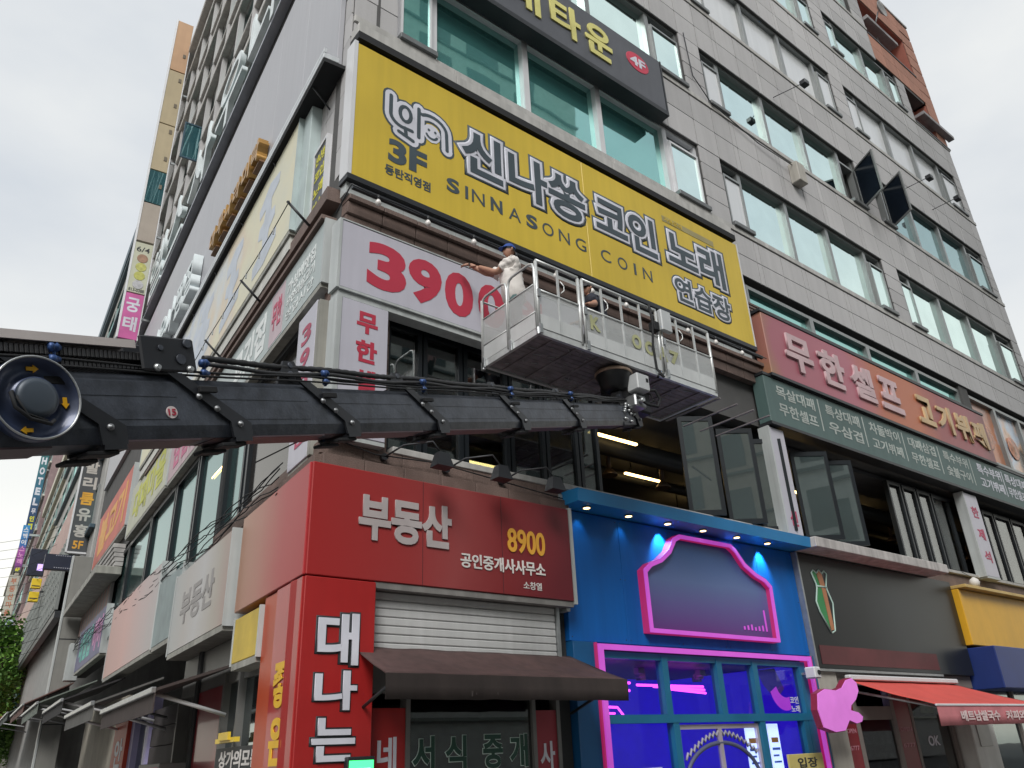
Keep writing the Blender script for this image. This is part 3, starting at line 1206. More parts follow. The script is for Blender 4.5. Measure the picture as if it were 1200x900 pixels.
# wide third-floor restaurant sign, pink to orange print
rs = thing('restaurant_sign', 'wide red and orange printed sign board right of the yellow banner', 'sign', RF, (16, -.03, 8.9))
rp = print_mat('restaurant_print', [(0, (.3, .16, .08)), (.06, (.33, .1, .13)), (.3, (.38, .12, .16)), (.42, (.4, .12, .06)), (.6, (.42, .13, .06)), (.72, (.28, .07, .07)), (.9, (.3, .09, .1)), (1, (.2, .07, .07))], 'x', -5.7, 5.8, .09, .5)
part(rs, 'board', MB().box(10.3, 21.8, -.42, -.1, 9.05, 10.62, ch=.015), rp)
part(rs, 'edge_trim', MB().box(10.26, 21.84, -.44, -.05, 10.625, 10.7).box(10.26, 21.84, -.44, -.05, 8.98, 9.045), dark_metal)
mutedy = M('muted_yellow_letter', (.5, .36, .2), .5, var=.1)
for ch, a, b in (('무', 11.0, 12.1), ('한', 12.4, 13.5), ('셀', 13.8, 14.9), ('프', 15.2, 16.3)):
    txt(rs, ch, a, b, 9.35, 10.3, -.421, M('rosy_white_letter', (.5, .36, .38), .5), .035, .05, name='letter')
for ch, a, b in (('고', 17.2, 18.1), ('기', 18.35, 19.25), ('뷔', 19.5, 20.4), ('페', 20.6, 21.5)):
    txt(rs, ch, a, b, 9.4, 10.25, -.421, mutedy, .035, .05, name='letter')
# green menu sign
gs = thing('menu_sign', 'long grey green sign board with small white Korean menu text above the second storey windows', 'sign', RF, (20, -.03, 7.8))
part(gs, 'board', MB().box(10.0, 28.6, -.36, -.06, 7.85, 8.95, ch=.01), M('grey_green_board', (.07, .12, .115), .55, var=.12, scale=.5, streak=.1))
part(gs, 'edge_trim', MB().box(9.98, 28.62, -.38, -.05, 8.955, 9.02).box(9.98, 28.62, -.38, -.05, 7.78, 7.845), dark_metal)
for i, (a, b) in enumerate(((20.3, 21.9), (22.2, 23.8), (24.2, 25.9), (26.2, 28.0))):
    for j, w_ in enumerate((('특수부위', '고기뷔페'), ('특상대패', '무한셀프바'), ('차돌박이', '한우육회'), ('대패삼겹', '숯불구이'))[i]):
        txt(gs, w_, a, b, 8.5 - j * .42, 8.82 - j * .42, -.361, white_ink, .02)
    part(gs, 'divider', MB().box(b + .12, b + .16, -.364, -.36, 8.05, 8.85), white_ink)
for i, (w1, w2) in enumerate((('목살대패', '무한셀프'), ('특상대패', '우삼겹'), ('차돌박이', '고기뷔페'), ('대패삼겹', '무한셀프'), ('특수부위', '숯불구이'))):
    a = 10.4 + i * 1.95
    txt(gs, w1, a, a + 1.5, 8.5, 8.8, -.361, M('dim_white_letter', (.36, .4, .38), .5), .02)
    txt(gs, w2, a, a + 1.5, 8.08, 8.38, -.361, MATS['dim_white_letter'], .02)
    part(gs, 'divider', MB().box(a + 1.66, a + 1.7, -.364, -.36, 8.05, 8.85), MATS['dim_white_letter'])

# ============================================================ second storey, right face
r2 = thing('dining_floor', 'dark second storey dining room with black window frames and yellow strip lamps', 'restaurant', RF, (10, 0, 5.4))
part(r2, 'ceiling', MB().box(.9, 28.5, .35, 5.1, 7.7, 7.8), M('dark_ceiling', (.07, .072, .078), .8))
part(r2, 'floor', MB().box(.4, 28.6, .12, 5.15, 5.335, 5.36), M('dark_floor', (.05, .045, .04), .7))
part(r2, 'sill', MB().box(.9, 10.3, -.16, .25, 5.4, 5.5, ch=.01).box(10.31, 28.5, -.1, .25, 5.38, 5.46, ch=.01), coping_m)
pier = MB().box(.55, .9, .0, .5, 5.35, 7.85).box(10.2, 10.55, .02, .35, 5.35, 7.8).box(19.85, 20.1, .02, .35, 5.35, 7.8).box(28.4, 28.9, .0, .5, 5.35, 7.8)
part(r2, 'pier', pier, black_frame)
part(r2, 'duct', MB().tube([(1.2, 1.6, 7.3), (28, 1.6, 7.3)], .22, 12).tube([(1.2, 3.0, 7.35), (28, 3.0, 7.35)], .12, 10), M('duct_steel', (.06, .065, .07), .5, .4))
lampy = M('strip_lamp_glow', (.9, .6, .2), emit=(1.0, .66, .25), estr=3.5)
for x, y in ((5.9, 1.0), (8.3, 2.4), (12.6, 1.2), (4.6, 3.6), (11.6, 3.9), (16.6, 2.2), (21.8, 2.6)):
    lf = part(r2, 'strip_lamp', MB().box(x, x + 1.3, y, y + .06, 7.16, 7.2), lampy)
    part(lf, 'lamp_rod', MB().box(x + .2, x + .22, y + .02, y + .04, 7.2, 7.7).box(x + 1.1, x + 1.12, y + .02, y + .04, 7.2, 7.7), black_frame)
paper = M('white_poster_paper', (.6, .6, .58), .5, var=.08)
glass2 = glass_clear('dining_glass', (.55, .62, .62), .16)


def bwin(x0, x1, z0, z1, par, gm, dbl=True, y=.1):
    f = MB().box(x0, x0 + .07, y, y + .12, z0, z1).box(x1 - .07, x1, y, y + .12, z0, z1).box(x0 + .07, x1 - .07, y + .002, y + .12, z1 - .09, z1).box(x0 + .07, x1 - .07, y + .002, y + .12, z0, z0 + .08)
    w_ = part(par, 'window', f, black_frame)
    part(w_, 'pane', MB().box(x0 + .07, x1 - .07, y + .05, y + .06, z0 + .08, z1 - .09), gm)
    return w_


for k in range(14):
    x = 5.6 + k * 1.65
    tb = part(r2, 'pendant_duct', MB().tube([(x, 1.9, 7.7), (x, 1.9, 6.9)], .05, 8).lathe([(.05, 6.95), (.16, 6.82), (.17, 6.78)], (x, 1.9, 0), 'z', 14), M('duct_copper', (.16, .12, .1), .4, .6))
    part(r2, 'dining_table', MB().box(x - .5, x + .5, 1.5, 2.2, 6.08, 6.12, ch=.01).box(x - .04, x + .04, 1.8, 1.88, 5.36, 6.08), M('table_wood', (.2, .12, .07), .5))
xs_ = [.9, 1.55, 2.3, 3.2, 3.95, 4.7, 5.2]
for a, b in zip(xs_, xs_[1:]):
    w_ = bwin(a, b - .03, 5.5, 7.62, r2, glass2)
blind = M('inner_blind', (.3, .34, .35), .6, streak=.2)
part(r2, 'curtain', MB().box(1.0, 1.5, .5, .52, 5.5, 7.3).box(2.4, 2.7, .6, .62, 5.5, 7.4).box(3.5, 3.7, .7, .72, 5.4, 6.9).box(4.6, 5.05, .45, .47, 5.4, 6.6), blind)
# open casements with white notice panes
for x, w0 in ((7.4, .7), (8.6, .75), (9.7, .7), (11.2, .85), (12.3, .8)):
    ang = math.radians(35)
    z0, z1 = 5.5, 7.5
    dx, dy = math.cos(ang), -math.sin(ang)
    fo = MB()
    pn = MB()

    def qq(t, n):
        return (x + dx * t - dy * n, .1 + dy * t + dx * n)
    for t0, t1, e0, e1 in ((0, w0, z0, z0 + .1), (0, w0, z1 - .1, z1), (0, .08, z0 + .1, z1 - .1), (w0 - .08, w0, z0 + .1, z1 - .1)):
        c_ = [qq(t0, -.025), qq(t1, -.025), qq(t1, .025), qq(t0, .025)]
        fo.hexa([(a, b, e0) for a, b in c_], [(a, b, e1) for a, b in c_])
    w_ = part(r2, 'open_window', fo, black_frame)
    c_ = [qq(.08, -.005), qq(w0 - .08, -.005), qq(w0 - .08, .005), qq(.08, .005)]
    pn.hexa([(a, b, z0 + .1) for a, b in c_], [(a, b, z1 - .1) for a, b in c_])
    part(w_, 'pane', pn, glass_tint('grey_open_pane', (.55, .62, .62), dark=(.08, .1, .1), mixf=.45))
yp_ = M('yellow_poster', (.62, .45, .06), .5, var=.25, scale=6)
pk_ = M('pink_poster', (.5, .1, .16), .5, var=.3, scale=5)
for k, (a, b) in enumerate(((15.5, 16.2), (16.25, 17.0), (17.05, 17.8), (17.85, 18.9), (20.1, 20.9), (20.95, 21.7), (21.75, 22.9), (22.95, 24.0), (24.05, 25.2), (25.25, 26.4), (26.45, 28.3))):
    w_ = bwin(a, b - .03, 5.48, 7.6, r2, glass2)
    if k in (1, 2):
        part(w_, 'poster', MB().box(a + .1, b - .13, .165, .17, 5.58, 6.15), yp_)
        part(w_, 'poster', MB().box(a + .1, b - .13, .165, .17, 6.16, 6.36), pk_)
    if k == 0:
        part(w_, 'poster', MB().box(a + .1, b - .13, .165, .17, 6.2, 6.6).box(a + .1, b - .13, .165, .17, 6.65, 7.3), paper)
    if k in (3, 5):
        part(w_, 'poster', MB().box(a + .1, b - .13, .165, .17, 5.58, 7.4), M('grey_poster', (.25, .26, .25), .5, var=.1))
    if k == 4:
        part(w_, 'poster', MB().box(a + .1, b - .13, .165, .17, 5.7, 7.0), paper)
nl_ = 0
for x0, x1, text, nm in ((9.98, 10.5, '신', 'narrow white upright sign with one crimson letter beside the open windows'), (19.0, 19.82, '한제석', 'tall white upright sign with three crimson Korean letters between dark windows')):
    v = thing('vertical_sign', nm, 'sign', RF, ((x0 + x1) / 2, -.03, 5.5))
    part(v, 'board', MB().box(x0, x1, -.28, -.04, 5.42, 7.74, ch=.01), white_board)
    part(v, 'edge_trim', MB().box(x0 - .05, x0 - .002, -.29, -.03, 5.4, 7.75).box(x0, x1, -.29, -.03, 5.36, 5.415), white_edge)
    w_ = (x1 - x0)
    for i, ch in enumerate(text):
        zc = 7.2 - i * .62 if len(text) > 1 else 5.75
        txt(v, ch, x0 + w_ * .28, x1 - w_ * .22, zc - .15, zc + .17, -.281, M('plum_ink', (.4, .04, .1), .5), .03, name='letter')
# ============================================================ ground-floor shops, right face
def sag_sheet(bl, br, fl, fr_, th=.012, sag=.05, nx=26, ny=10, seed=1, lobes=4):
    """fabric between a wall edge (bl, br) and a front edge (fl, fr_), hanging a little between its arms, with creases"""
    from mathutils import noise as mn
    m = MB()
    bl, br, fl, fr_ = Vector(bl), Vector(br), Vector(fl), Vector(fr_)
    for k, dz in enumerate((0, th)):
        vs = []
        for j in range(ny + 1):
            v = j / ny
            for i in range(nx + 1):
                u = i / nx
                p = (bl.lerp(br, u)).lerp(fl.lerp(fr_, u), v)
                z = -sag * math.sin(PI * v) * (.5 + .5 * abs(math.sin(PI * u * lobes))) + .012 * mn.noise(Vector((u * 9 + seed, v * 3, seed)))
                vs.append((p.x, p.y, p.z + z + dz))
        fs = [(j * (nx + 1) + i, j * (nx + 1) + i + 1, (j + 1) * (nx + 1) + i + 1, (j + 1) * (nx + 1) + i) for j in range(ny) for i in range(nx)]
        if k == 0:
            fs = [f[::-1] for f in fs]
        m.add(vs, fs, True)
    n1 = (nx + 1) * (ny + 1)
    e = [(i, i + 1, i + 1 + n1, i + n1) for i in range(nx)] + [(i + ny * (nx + 1) + 1, i + ny * (nx + 1), i + ny * (nx + 1) + n1, i + ny * (nx + 1) + 1 + n1) for i in range(nx)]
    e += [((j + 1) * (nx + 1), j * (nx + 1), j * (nx + 1) + n1, (j + 1) * (nx + 1) + n1) for j in range(ny)] + [(j * (nx + 1) + nx, (j + 1) * (nx + 1) + nx, (j + 1) * (nx + 1) + nx + n1, j * (nx + 1) + nx + n1) for j in range(ny)]
    m.f += e
    m.sm += [False] * len(e)
    return m


def wavy_valance(x0, x1, y, z0, z1, seed=1, amp=.012, n=60):
    from mathutils import noise as mn
    m = MB()
    vs = []
    for k in range(2):
        for i in range(n + 1):
            x = x0 + (x1 - x0) * i / n
            o_ = amp * mn.noise(Vector((x * 2.2, seed, 0))) + amp * .7 * mn.noise(Vector((x * 6, seed, 3)))
            vs += [(x, y + k * .006, z1), (x, y + k * .006 - abs(o_) * 2, (z0 + z1) / 2), (x, y + k * .006 + o_ * 2.2, z0 + .012 * mn.noise(Vector((x * 3, seed, 7))))]
    N3 = 3 * (n + 1)
    fs = []
    for i in range(n):
        for r in range(2):
            a = i * 3 + r
            fs.append((a, a + 1, a + 4, a + 3))
            fs.append((a + N3 + 3, a + N3 + 4, a + N3 + 1, a + N3))
        fs.append((i * 3 + 2, i * 3 + 2 + N3, i * 3 + 5 + N3, i * 3 + 5))
    m.add(vs, fs, True)
    return m


# red corner shop (property office)
deep_red = M('deep_red_panel', (.22, .015, .024), .4, var=.08, scale=.6, streak=.08, coat=.2)
bright_red = M('bright_red_panel', (.34, .018, .018), .35, var=.06, streak=.06, coat=.2)
gold_ink = M('gold_letter', (.65, .33, .04), .45)
offwhite = M('cream_letter', (.62, .6, .58), .5)
ofs = thing('corner_office_sign', 'dark red sign box wrapping the street corner with orange digits and white Korean letters', 'sign', RF, (1.9, 0, 3.5))
part(ofs, 'board', MB().box(-.3, 3.94, -.3, -.001, 3.62, 5.02, ch=.01), print_mat('red_office_print', [(0, (.32, .02, .02)), (.3, (.28, .03, .03)), (.5, (.26, .05, .05)), (.7, (.19, .02, .022)), (1, (.14, .012, .02))], 'x', -2.2, 2.0, .1, .9, .4))
part(ofs, 'seam', MB().box(1.3, 1.304, -.3035, -.299, 3.63, 5.01).box(2.62, 2.624, -.3035, -.299, 3.63, 5.01), dark_metal)
part(ofs, 'edge_trim', MB().box(3.945, 4.0, -.31, .0, 3.58, 5.04), white_edge)
part(ofs, 'under_tray', MB().box(.62, 3.94, -.28, .0, 3.54, 3.615), M('tray_steel', (.25, .24, .23), .5, .3, streak=.2))
txt(ofs, '8900', 2.72, 3.42, 4.22, 4.57, -.301, gold_ink, .02, .012)
txt(ofs, '공인중개사사무소', 1.9, 3.4, 3.92, 4.12, -.301, offwhite, .022, .01)
txt(ofs, '부동산', .35, 1.75, 4.12, 4.72, -.301, M('soft_white_letter', (.4, .36, .36), .5), .04, .02)
txt(ofs, '소창열', 2.98, 3.32, 3.72, 3.83, -.301, offwhite, .015, .004)
# left flank of the corner box: a leaning red wrap on the side street
cp = thing('corner_red_column', 'tall bright red clad corner column with big white outlined Korean letters', 'shop column', RF, (.1, 0, 0))
part(cp, 'cladding', MB().box(-.31, .62, -.32, .1, .0, 3.6, ch=.008), bright_red)
part(cp, 'base', MB().box(-.33, .64, -.34, .12, 0, .25), dark_metal)
txt(cp, '대', -.12, .4, 2.62, 3.2, -.321, white_ink, .03, .02, (.07,), (dark_ink,))
txt(cp, '나', -.12, .4, 2.14, 2.56, -.321, white_ink, .03, .02, (.07,), (dark_ink,))
txt(cp, '는', -.12, .4, 1.62, 2.06, -.321, white_ink, .03, .02, (.07,), (dark_ink,))
ls_ = thing('led_sign', 'small bright green LED sign box fixed low on the red corner column', 'sign', RF, (.42, -.34, 1.5))
part(ls_, 'case', MB().box(.28, .62, -.42, -.325, 1.2, 1.66, ch=.01), dark_metal)
part(ls_, 'screen', MB().box(.3, .6, -.425, -.421, 1.22, 1.62), M('green_led', (.05, .5, .15), emit=(.05, 1, .2), estr=1.3))
part(ls_, 'glyph', MB().box(.34, .56, -.429, -.4255, 1.5, 1.54).box(.34, .56, -.429, -.4255, 1.42, 1.46).box(.43, .47, -.429, -.4255, 1.26, 1.4), M('led_glyph', (.5, 1, .6), emit=(.6, 1, .7), estr=1.6))
# white roller shutter box
sh = thing('shutter_panel', 'pale grey slatted roller shutter band under the red office sign', 'shutter', RF, (2.2, 0, 2.8))
for k in range(7):
    part(sh, 'slat', MB().box(.63, 3.7, -.12, -.02, 2.82 + k * .103, 2.82 + k * .103 + .097, ch=.012), M('shutter_white', (.52, .53, .53), .45, .1, var=.05, streak=.1))
part(sh, 'guide_rail', MB().box(3.705, 3.76, -.15, -.01, 2.75, 3.54), galv)
# dark awning
aw_m = M('brown_black_awning', (.035, .026, .024), .75, var=.2, bump=.2, bscale=15, streak=.2)
aw = thing('dark_awning', 'dark brown fabric awning over the office window beside the blue shop', 'awning', RF, (2.3, 0, 2.3))
A_ = MB()
A_.hexa([(.45, -.12, 2.7), (3.95, -.12, 2.7), (4.05, -1.05, 2.42), (.35, -1.05, 2.42)], [(.45, -.10, 2.86), (3.95, -.10, 2.86), (4.05, -1.07, 2.46), (.35, -1.07, 2.46)])
A_ = sag_sheet((.45, -.11, 2.86), (3.95, -.11, 2.86), (.35, -1.08, 2.46), (4.05, -1.08, 2.46), sag=.035, seed=4)
part(aw, 'canopy', A_, M('brown_awning_top', (.075, .042, .04), .8, var=.2, streak=.25, bump=.2, bscale=12))
part(aw, 'valance', wavy_valance(.34, 4.06, -1.1, 2.2, 2.47, 3), aw_m)
part(aw, 'side_flap', MB().hexa([(4.035, -1.08, 2.22), (4.05, -1.08, 2.22), (4.0, -.12, 2.5), (3.99, -.12, 2.5)], [(4.035, -1.08, 2.46), (4.05, -1.08, 2.46), (4.0, -.12, 2.85), (3.99, -.12, 2.85)]), aw_m)
part(aw, 'awning_arm', MB().tube([(.5, -.1, 2.1), (.5, -1.0, 2.4)], .02, 6).tube([(3.9, -.1, 2.1), (3.9, -1.0, 2.4)], .02, 6), dark_metal)
of = thing('office_shopfront', 'office shop window with outlined green white Korean letters between red strips', 'shopfront', RF, (2.2, 0, 0))
part(of, 'frame', MB().box(.64, .7, -.05, .1, 0, 2.7).box(1.24, 1.3, -.05, .1, 0, 2.7).box(3.24, 3.3, -.05, .1, 0, 2.7).box(3.68, 3.74, -.05, .1, 0, 2.7).box(.7, 3.68, -.045, .1, 2.35, 2.7).box(.7, 3.68, -.045, .1, 0, .4), M('grey_shop_frame', (.17, .17, .165), .5, .2))
part(of, 'pane', MB().box(1.3, 3.24, .0, .012, .4, 2.35), glass_clear('office_glass', (.4, .45, .45), .14))
part(of, 'back_shelf', MB().box(1.3, 3.24, 1.2, 1.25, 0, 2.3).box(1.4, 1.9, .8, 1.2, .0, 1.7).box(2.2, 3.0, .7, 1.2, 0, 1.9), M('office_dim_wall', (.1, .11, .11), .9, var=.4, scale=4))
part(of, 'back_wall', MB().box(.6, 3.76, 2.2, 2.3, 0, 3.6), M('office_back', (.06, .065, .065), .9, var=.3))
part(of, 'side_panel', MB().box(.7, 1.24, -.03, .02, .4, 2.18), bright_red)
part(of, 'side_panel', MB().box(3.3, 3.68, -.03, .02, .4, 2.15), M('maroon_panel', (.28, .03, .045), .45, var=.08))
txt(of, '네', .86, 1.12, 1.5, 1.86, -.031, white_ink, .03, name='letter')
txt(of, '사', 3.36, 3.62, 1.42, 1.76, -.031, white_ink, .03, name='letter')
dkg = M('dark_green_ink', (.02, .07, .05), .4)
for ch, a, b in (('서', 1.36, 1.68), ('식', 1.84, 2.16), ('중', 2.42, 2.74), ('개', 2.86, 3.16)):
    txt(of, ch, a, b, 1.46, 1.86, -.002, dkg, .03, .003, (.05,), (M('mint_outline', (.75, .9, .85), .5),), name='letter')

# ---- blue neon shop
blue = M('blue_panel', (.002, .115, .43), .6, spec=.3, var=.07, scale=.7, streak=.1)
blue_tr = M('blue_trim', (.015, .19, .44), .45, var=.05)
blue_dk = M('blue_mullion', (.008, .09, .24), .4)
neon = M('magenta_neon', (.35, .08, .33), emit=(.5, .06, .55), estr=.36)
neon_side = M('magenta_neon_side', (.25, .03, .12), .4, emit=(.5, .01, .12), estr=.25)
bs = thing('blue_shop', 'bright blue shopfront with magenta neon edged name panel and glowing violet room', 'shop', RF, (7.2, 0, 0))
for k in range(5):
    a = 4.02 + k * 1.244
    p_ = part(bs, 'facade_panel', MB().box(a, a + 1.239, -.06 - .002 * (k % 2), .1, 3.1, 5.1, ch=.004), blue)
    scw = MB()
    for zz__ in (3.16, 4.1, 5.04):
        for xx__ in (a + .05, a + 1.19):
            scw.lathe([(.004, -.066), (.009, -.064), (.01, -.06)], (xx__, 0, zz__), 'y', 6)
    part(p_, 'screw', scw, dark_metal)['kind'] = 'stuff'
part(bs, 'cornice', MB().hexa([(3.98, -.5, 5.12), (10.3, -.5, 5.12), (10.3, .0, 5.12), (3.98, .0, 5.12)], [(3.98, -.52, 5.32), (10.3, -.52, 5.32), (10.3, .0, 5.36), (3.98, .0, 5.36)]), blue_tr)
part(bs, 'side_pier', MB().box(4.02, 4.44, -.12, .1, 0, 3.09, ch=.006).box(10.12, 10.24, -.12, .1, 0, 3.09), blue_dk)
part(bs, 'corner_trim', MB().box(3.9, 3.975, -.16, .05, 3.5, 5.3), white_edge)
warm = M('spot_glow', (1, .8, .4), emit=(1, .66, .28), estr=3)
spot_mat = M('spot_housing', (.05, .06, .09), .5)
for i, (x, lit) in enumerate(((4.35, 0), (5.3, 0), (6.26, 1), (7.2, 0), (8.17, 1), (9.12, 1))):
    sx = part(bs, 'downlight', MB().lathe([(.07, 5.118), (.07, 5.1), (.058, 5.098)], (x, -.3, 0), 'z', 16), spot_mat)
    part(sx, 'lens', MB().lathe([(.055, 5.101), (.055, 5.094)], (x, -.3, 0), 'z', 16), warm)
    l = bpy.data.lights.new('downlight_lamp', 'SPOT')
    l.energy = 45 if lit else 2
    l.color = (.25, .8, 1.0)
    l.spot_size = math.radians(75)
    l.spot_blend = .8
    l.shadow_soft_size = .03
    lo_ = bpy.data.objects.new('downlight_lamp', l)
    COL.objects.link(lo_)
    lo_.location = (x, -.22, 5.07)
    lo_.rotation_euler = (math.radians(22), 0, 0)
# name panel: crown-like outline
pt = [(5.62, 3.28), (9.1, 3.28), (9.14, 4.3), (8.98, 4.42), (8.72, 4.5), (8.42, 4.66), (8.2, 4.9), (8.06, 4.98), (6.62, 4.98), (6.45, 4.9), (6.3, 4.68), (6.05, 4.5), (5.78, 4.4), (5.62, 4.28)]
pin = [(x_ + (c_ - x_) * .6, z_ + (d_ - z_) * .6) for (x_, z_), (c_, d_) in zip(pt, [(5.74, 3.39), (8.98, 3.39), (9.02, 4.23), (8.9, 4.32), (8.66, 4.39), (8.35, 4.55), (8.13, 4.8), (8.0, 4.87), (6.69, 4.87), (6.55, 4.8), (6.38, 4.58), (6.12, 4.4), (5.85, 4.3), (5.74, 4.2)])]


def ring(outer, inner, y0, y1):
    m = MB()
    k = len(outer)
    vs = [(x, y0, z) for x, z in outer] + [(x, y0, z) for x, z in inner] + [(x, y1, z) for x, z in outer] + [(x, y1, z) for x, z in inner]
    fs = []
    for i in range(k):
        j = (i + 1) % k
        fs += [(i, j, j + k, i + k), (i + 2 * k, i + 3 * k, j + 3 * k, j + 2 * k), (i, i + 2 * k, j + 2 * k, j), (i + k, j + k, j + 3 * k, i + 3 * k)]
    m.add(vs, fs)
    return m


part(bs, 'neon_outline', ring(pt, pin, -.225, -.2), neon)
part(bs, 'outline_return', ring(pt, pin, -.199, -.061), neon_side)
part(bs, 'name_panel', MB().prism(pin, -.12, -.07), print_mat('name_panel_print', [(0, (.12, .03, .2)), (.3, (.12, .1, .3)), (.55, (.11, .17, .36)), (1, (.005, .07, .23))], 'z', 3.3, 4.95, .06, .8, .35))
for k in range(6):
    part(bs, 'neon_letter', MB().box(8.2 + k * .11, 8.23 + k * .11, -.135, -.121, 3.47, 3.53 + .02 * (k % 3)), neon)
part(bs, 'neon_letter', MB().box(8.86, 8.89, -.135, -.121, 3.47, 3.85), neon)
# door frame neon, mullions, glazing, glowing room
part(bs, 'neon_frame', MB().box(4.5, 4.6, -.16, -.12, 0, 3.07).box(4.6, 10.0, -.16, -.12, 2.99, 3.07).box(10.0, 10.09, -.16, -.12, 0, 3.07), neon)
part(bs, 'frame_return', MB().box(4.44, 4.479, -.15, .1, 0, 3.085).box(10.101, 10.13, -.15, .1, 0, 3.085), neon_side)
mul = MB()
for x in (5.95, 7.32, 8.32):
    mul.box(x, x + .14, -.08, .06, 2.08, 2.94)
mul.box(4.63, 9.97, -.09, .06, 1.96, 2.08).box(4.63, 9.97, -.07, .06, 2.88, 2.975)
for x in (6.06, 8.3, 9.6):
    mul.box(x, x + .14, -.08, .06, 0, 1.96)
mul.box(9.75, 9.97, -.082, .06, 0, 2.88)
part(bs, 'mullion', mul, M('teal_blue_mullion', (.01, .13, .24), .4))
part(bs, 'door_leaf', MB().box(7.2, 7.28, -.03, .03, 0, 1.93).box(6.2, 6.26, -.03, .03, 0, 1.93).box(8.23, 8.29, -.03, .03, 0, 1.93).box(6.26, 8.23, -.028, .03, 1.86, 1.93), M('silver_door_edge', (.5, .45, .5), .4, .4))
part(bs, 'pane', MB().box(4.63, 9.74, .0, .01, .0, 1.96).box(4.63, 9.96, .0, .01, 2.08, 2.88), glass_clear('neon_shop_glass', (.85, .85, 1), .06))
roomblue = M('glowing_room_wall', (.03, .02, .5), .7, var=.2, emit=(.03, .012, .7), estr=.24)  # the room's blue light is put into the walls as a glow
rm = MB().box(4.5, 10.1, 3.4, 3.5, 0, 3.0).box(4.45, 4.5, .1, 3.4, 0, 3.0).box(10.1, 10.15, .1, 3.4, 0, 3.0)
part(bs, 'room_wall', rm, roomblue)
part(bs, 'room_ceiling', MB().box(4.5, 10.1, .1, 3.4, 2.96, 3.02), M('violet_ceiling', (.04, .04, .1), .6))
part(bs, 'room_floor', MB().box(4.5, 10.1, .1, 3.4, .002, .02), M('violet_floor', (.04, .03, .1), .3))
tube_m = M('magenta_tube', (1, .1, .7), emit=(1, .08, .75), estr=1.7)
for k, (x0, y0, x1, y1, z) in enumerate(((4.9, 1.0, 6.3, 1.0, 2.64), (4.9, 1.0, 6.3, 1.25, 2.58), (4.9, 1.2, 6.3, 1.02, 2.52), (7.0, .8, 8.9, 1.5, 2.54), (7.0, 1.1, 8.9, 1.52, 2.6), (7.0, 1.5, 8.9, 1.54, 2.66))):
    part(bs, 'neon_tube', MB().tube([(x0, y0, z), (x1, y1, z)], .022, 8), tube_m)
part(bs, 'neon_tube', MB().tube([(4.9, .8, 2.02), (4.95, .8, 2.26), (5.75, .8, 2.24), (5.95, .8, 2.04)], .02, 8).tube([(5.0, .82, 2.16), (5.7, .82, 2.15)], .016, 6), tube_m)
fx = MB()
for k in range(9):
    fx.box(4.9 + k * .55, 5.05 + k * .55, 1.0 + (k % 3) * .5, 1.12 + (k % 3) * .5, 2.8, 2.9)
part(bs, 'glow_block_wall', MB().box(4.2, 4.43, .12, 3.6, 0, 3.3).box(3.77, 4.0, .02, 3.0, 0, 3.6).box(4.2, 10.3, 3.52, 3.6, 0, 3.3), interior)  # unseen walls added to keep the room's blue glow out of the office
part(bs, 'ceiling_fixture', fx, M('grey_fixture', (.25, .25, .3), .5))
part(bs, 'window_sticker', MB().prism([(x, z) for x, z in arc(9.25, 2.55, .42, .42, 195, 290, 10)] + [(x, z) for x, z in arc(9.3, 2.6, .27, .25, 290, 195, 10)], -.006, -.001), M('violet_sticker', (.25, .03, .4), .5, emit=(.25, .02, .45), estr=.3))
part(bs, 'window_sticker', MB().prism([(8.55, 2.8), (9.1, 2.85), (9.3, 2.5), (9.0, 2.3), (8.7, 2.55)], .012, .016), M('indigo_sticker', (.06, .05, .35), .5))
txt(bs, '코인', 9.4, 9.66, 2.25, 2.37, -.002, white_ink, .02, .003)
txt(bs, '노래', 9.4, 9.66, 2.1, 2.22, -.002, white_ink, .02, .003)
zz_ = [(6.35 + i * .05, 1.42 + .34 * math.sin(PI * (i * .05) / 1.9) + (.07 if i % 2 else -.0)) for i in range(38)]
part(bs, 'door_decal', MB().tube([(x, -.005, z) for x, z in zz_], .022, 5), M('pale_decal', (.35, .35, .42), .6))
arcd = MB()
arcd.tube([(x, -.004, z) for x, z in arc(7.25, 1.05, .95, .6, 170, 10, 20)], .035, 5)
part(bs, 'door_decal', arcd, M('grey_decal', (.08, .09, .16), .6))
scr = M('kiosk_screen', (.7, .85, 1), emit=(.62, .8, 1), estr=.75)
for x in (7.98, 8.62):
    k = part(bs, 'notice_board', MB().box(x, x + .3, .02, .05, 1.1, 1.92, ch=.005), scr)
    part(k, 'notice_band', MB().box(x + .05, x + .24, .012, .0195, 1.62, 1.7), gold_ink)
    part(k, 'notice_band', MB().box(x + .04, x + .26, .012, .0195, 1.5, 1.54).box(x + .04, x + .2, .012, .0195, 1.4, 1.43).box(x + .04, x + .24, .012, .0195, 1.3, 1.33), M('blue_print', (.1, .25, .6), .5))
part(bs, 'notice_board', MB().box(8.85, 9.9, -.14, -.1, 1.1, 1.42, ch=.008), M('gold_notice', (.5, .42, .14), .5))
part(bs, 'notice_board', MB().box(5.0, 5.75, -.03, -.011, .9, 1.35), M('white_notice', (.6, .58, .6), .5))
txt(bs, '입장', 9.1, 9.7, 1.2, 1.36, -.141, dark_ink, .02)
# camera on the frame
sc_ = thing('security_camera', 'small white box camera at the right top corner of the blue door frame', 'camera', RF, (9.75, -.2, 2.7))
part(sc_, 'body', MB().box(9.72, 9.92, -.42, -.2, 2.66, 2.86, ch=.02), alu_white)
part(sc_, 'lens', MB().lathe([(.04, -.44), (.045, -.42)], (9.84, 0, 2.76), 'y', 12), black)
part(sc_, 'bracket', MB().box(9.8, 9.84, -.2, -.06, 2.74, 2.78), galv)
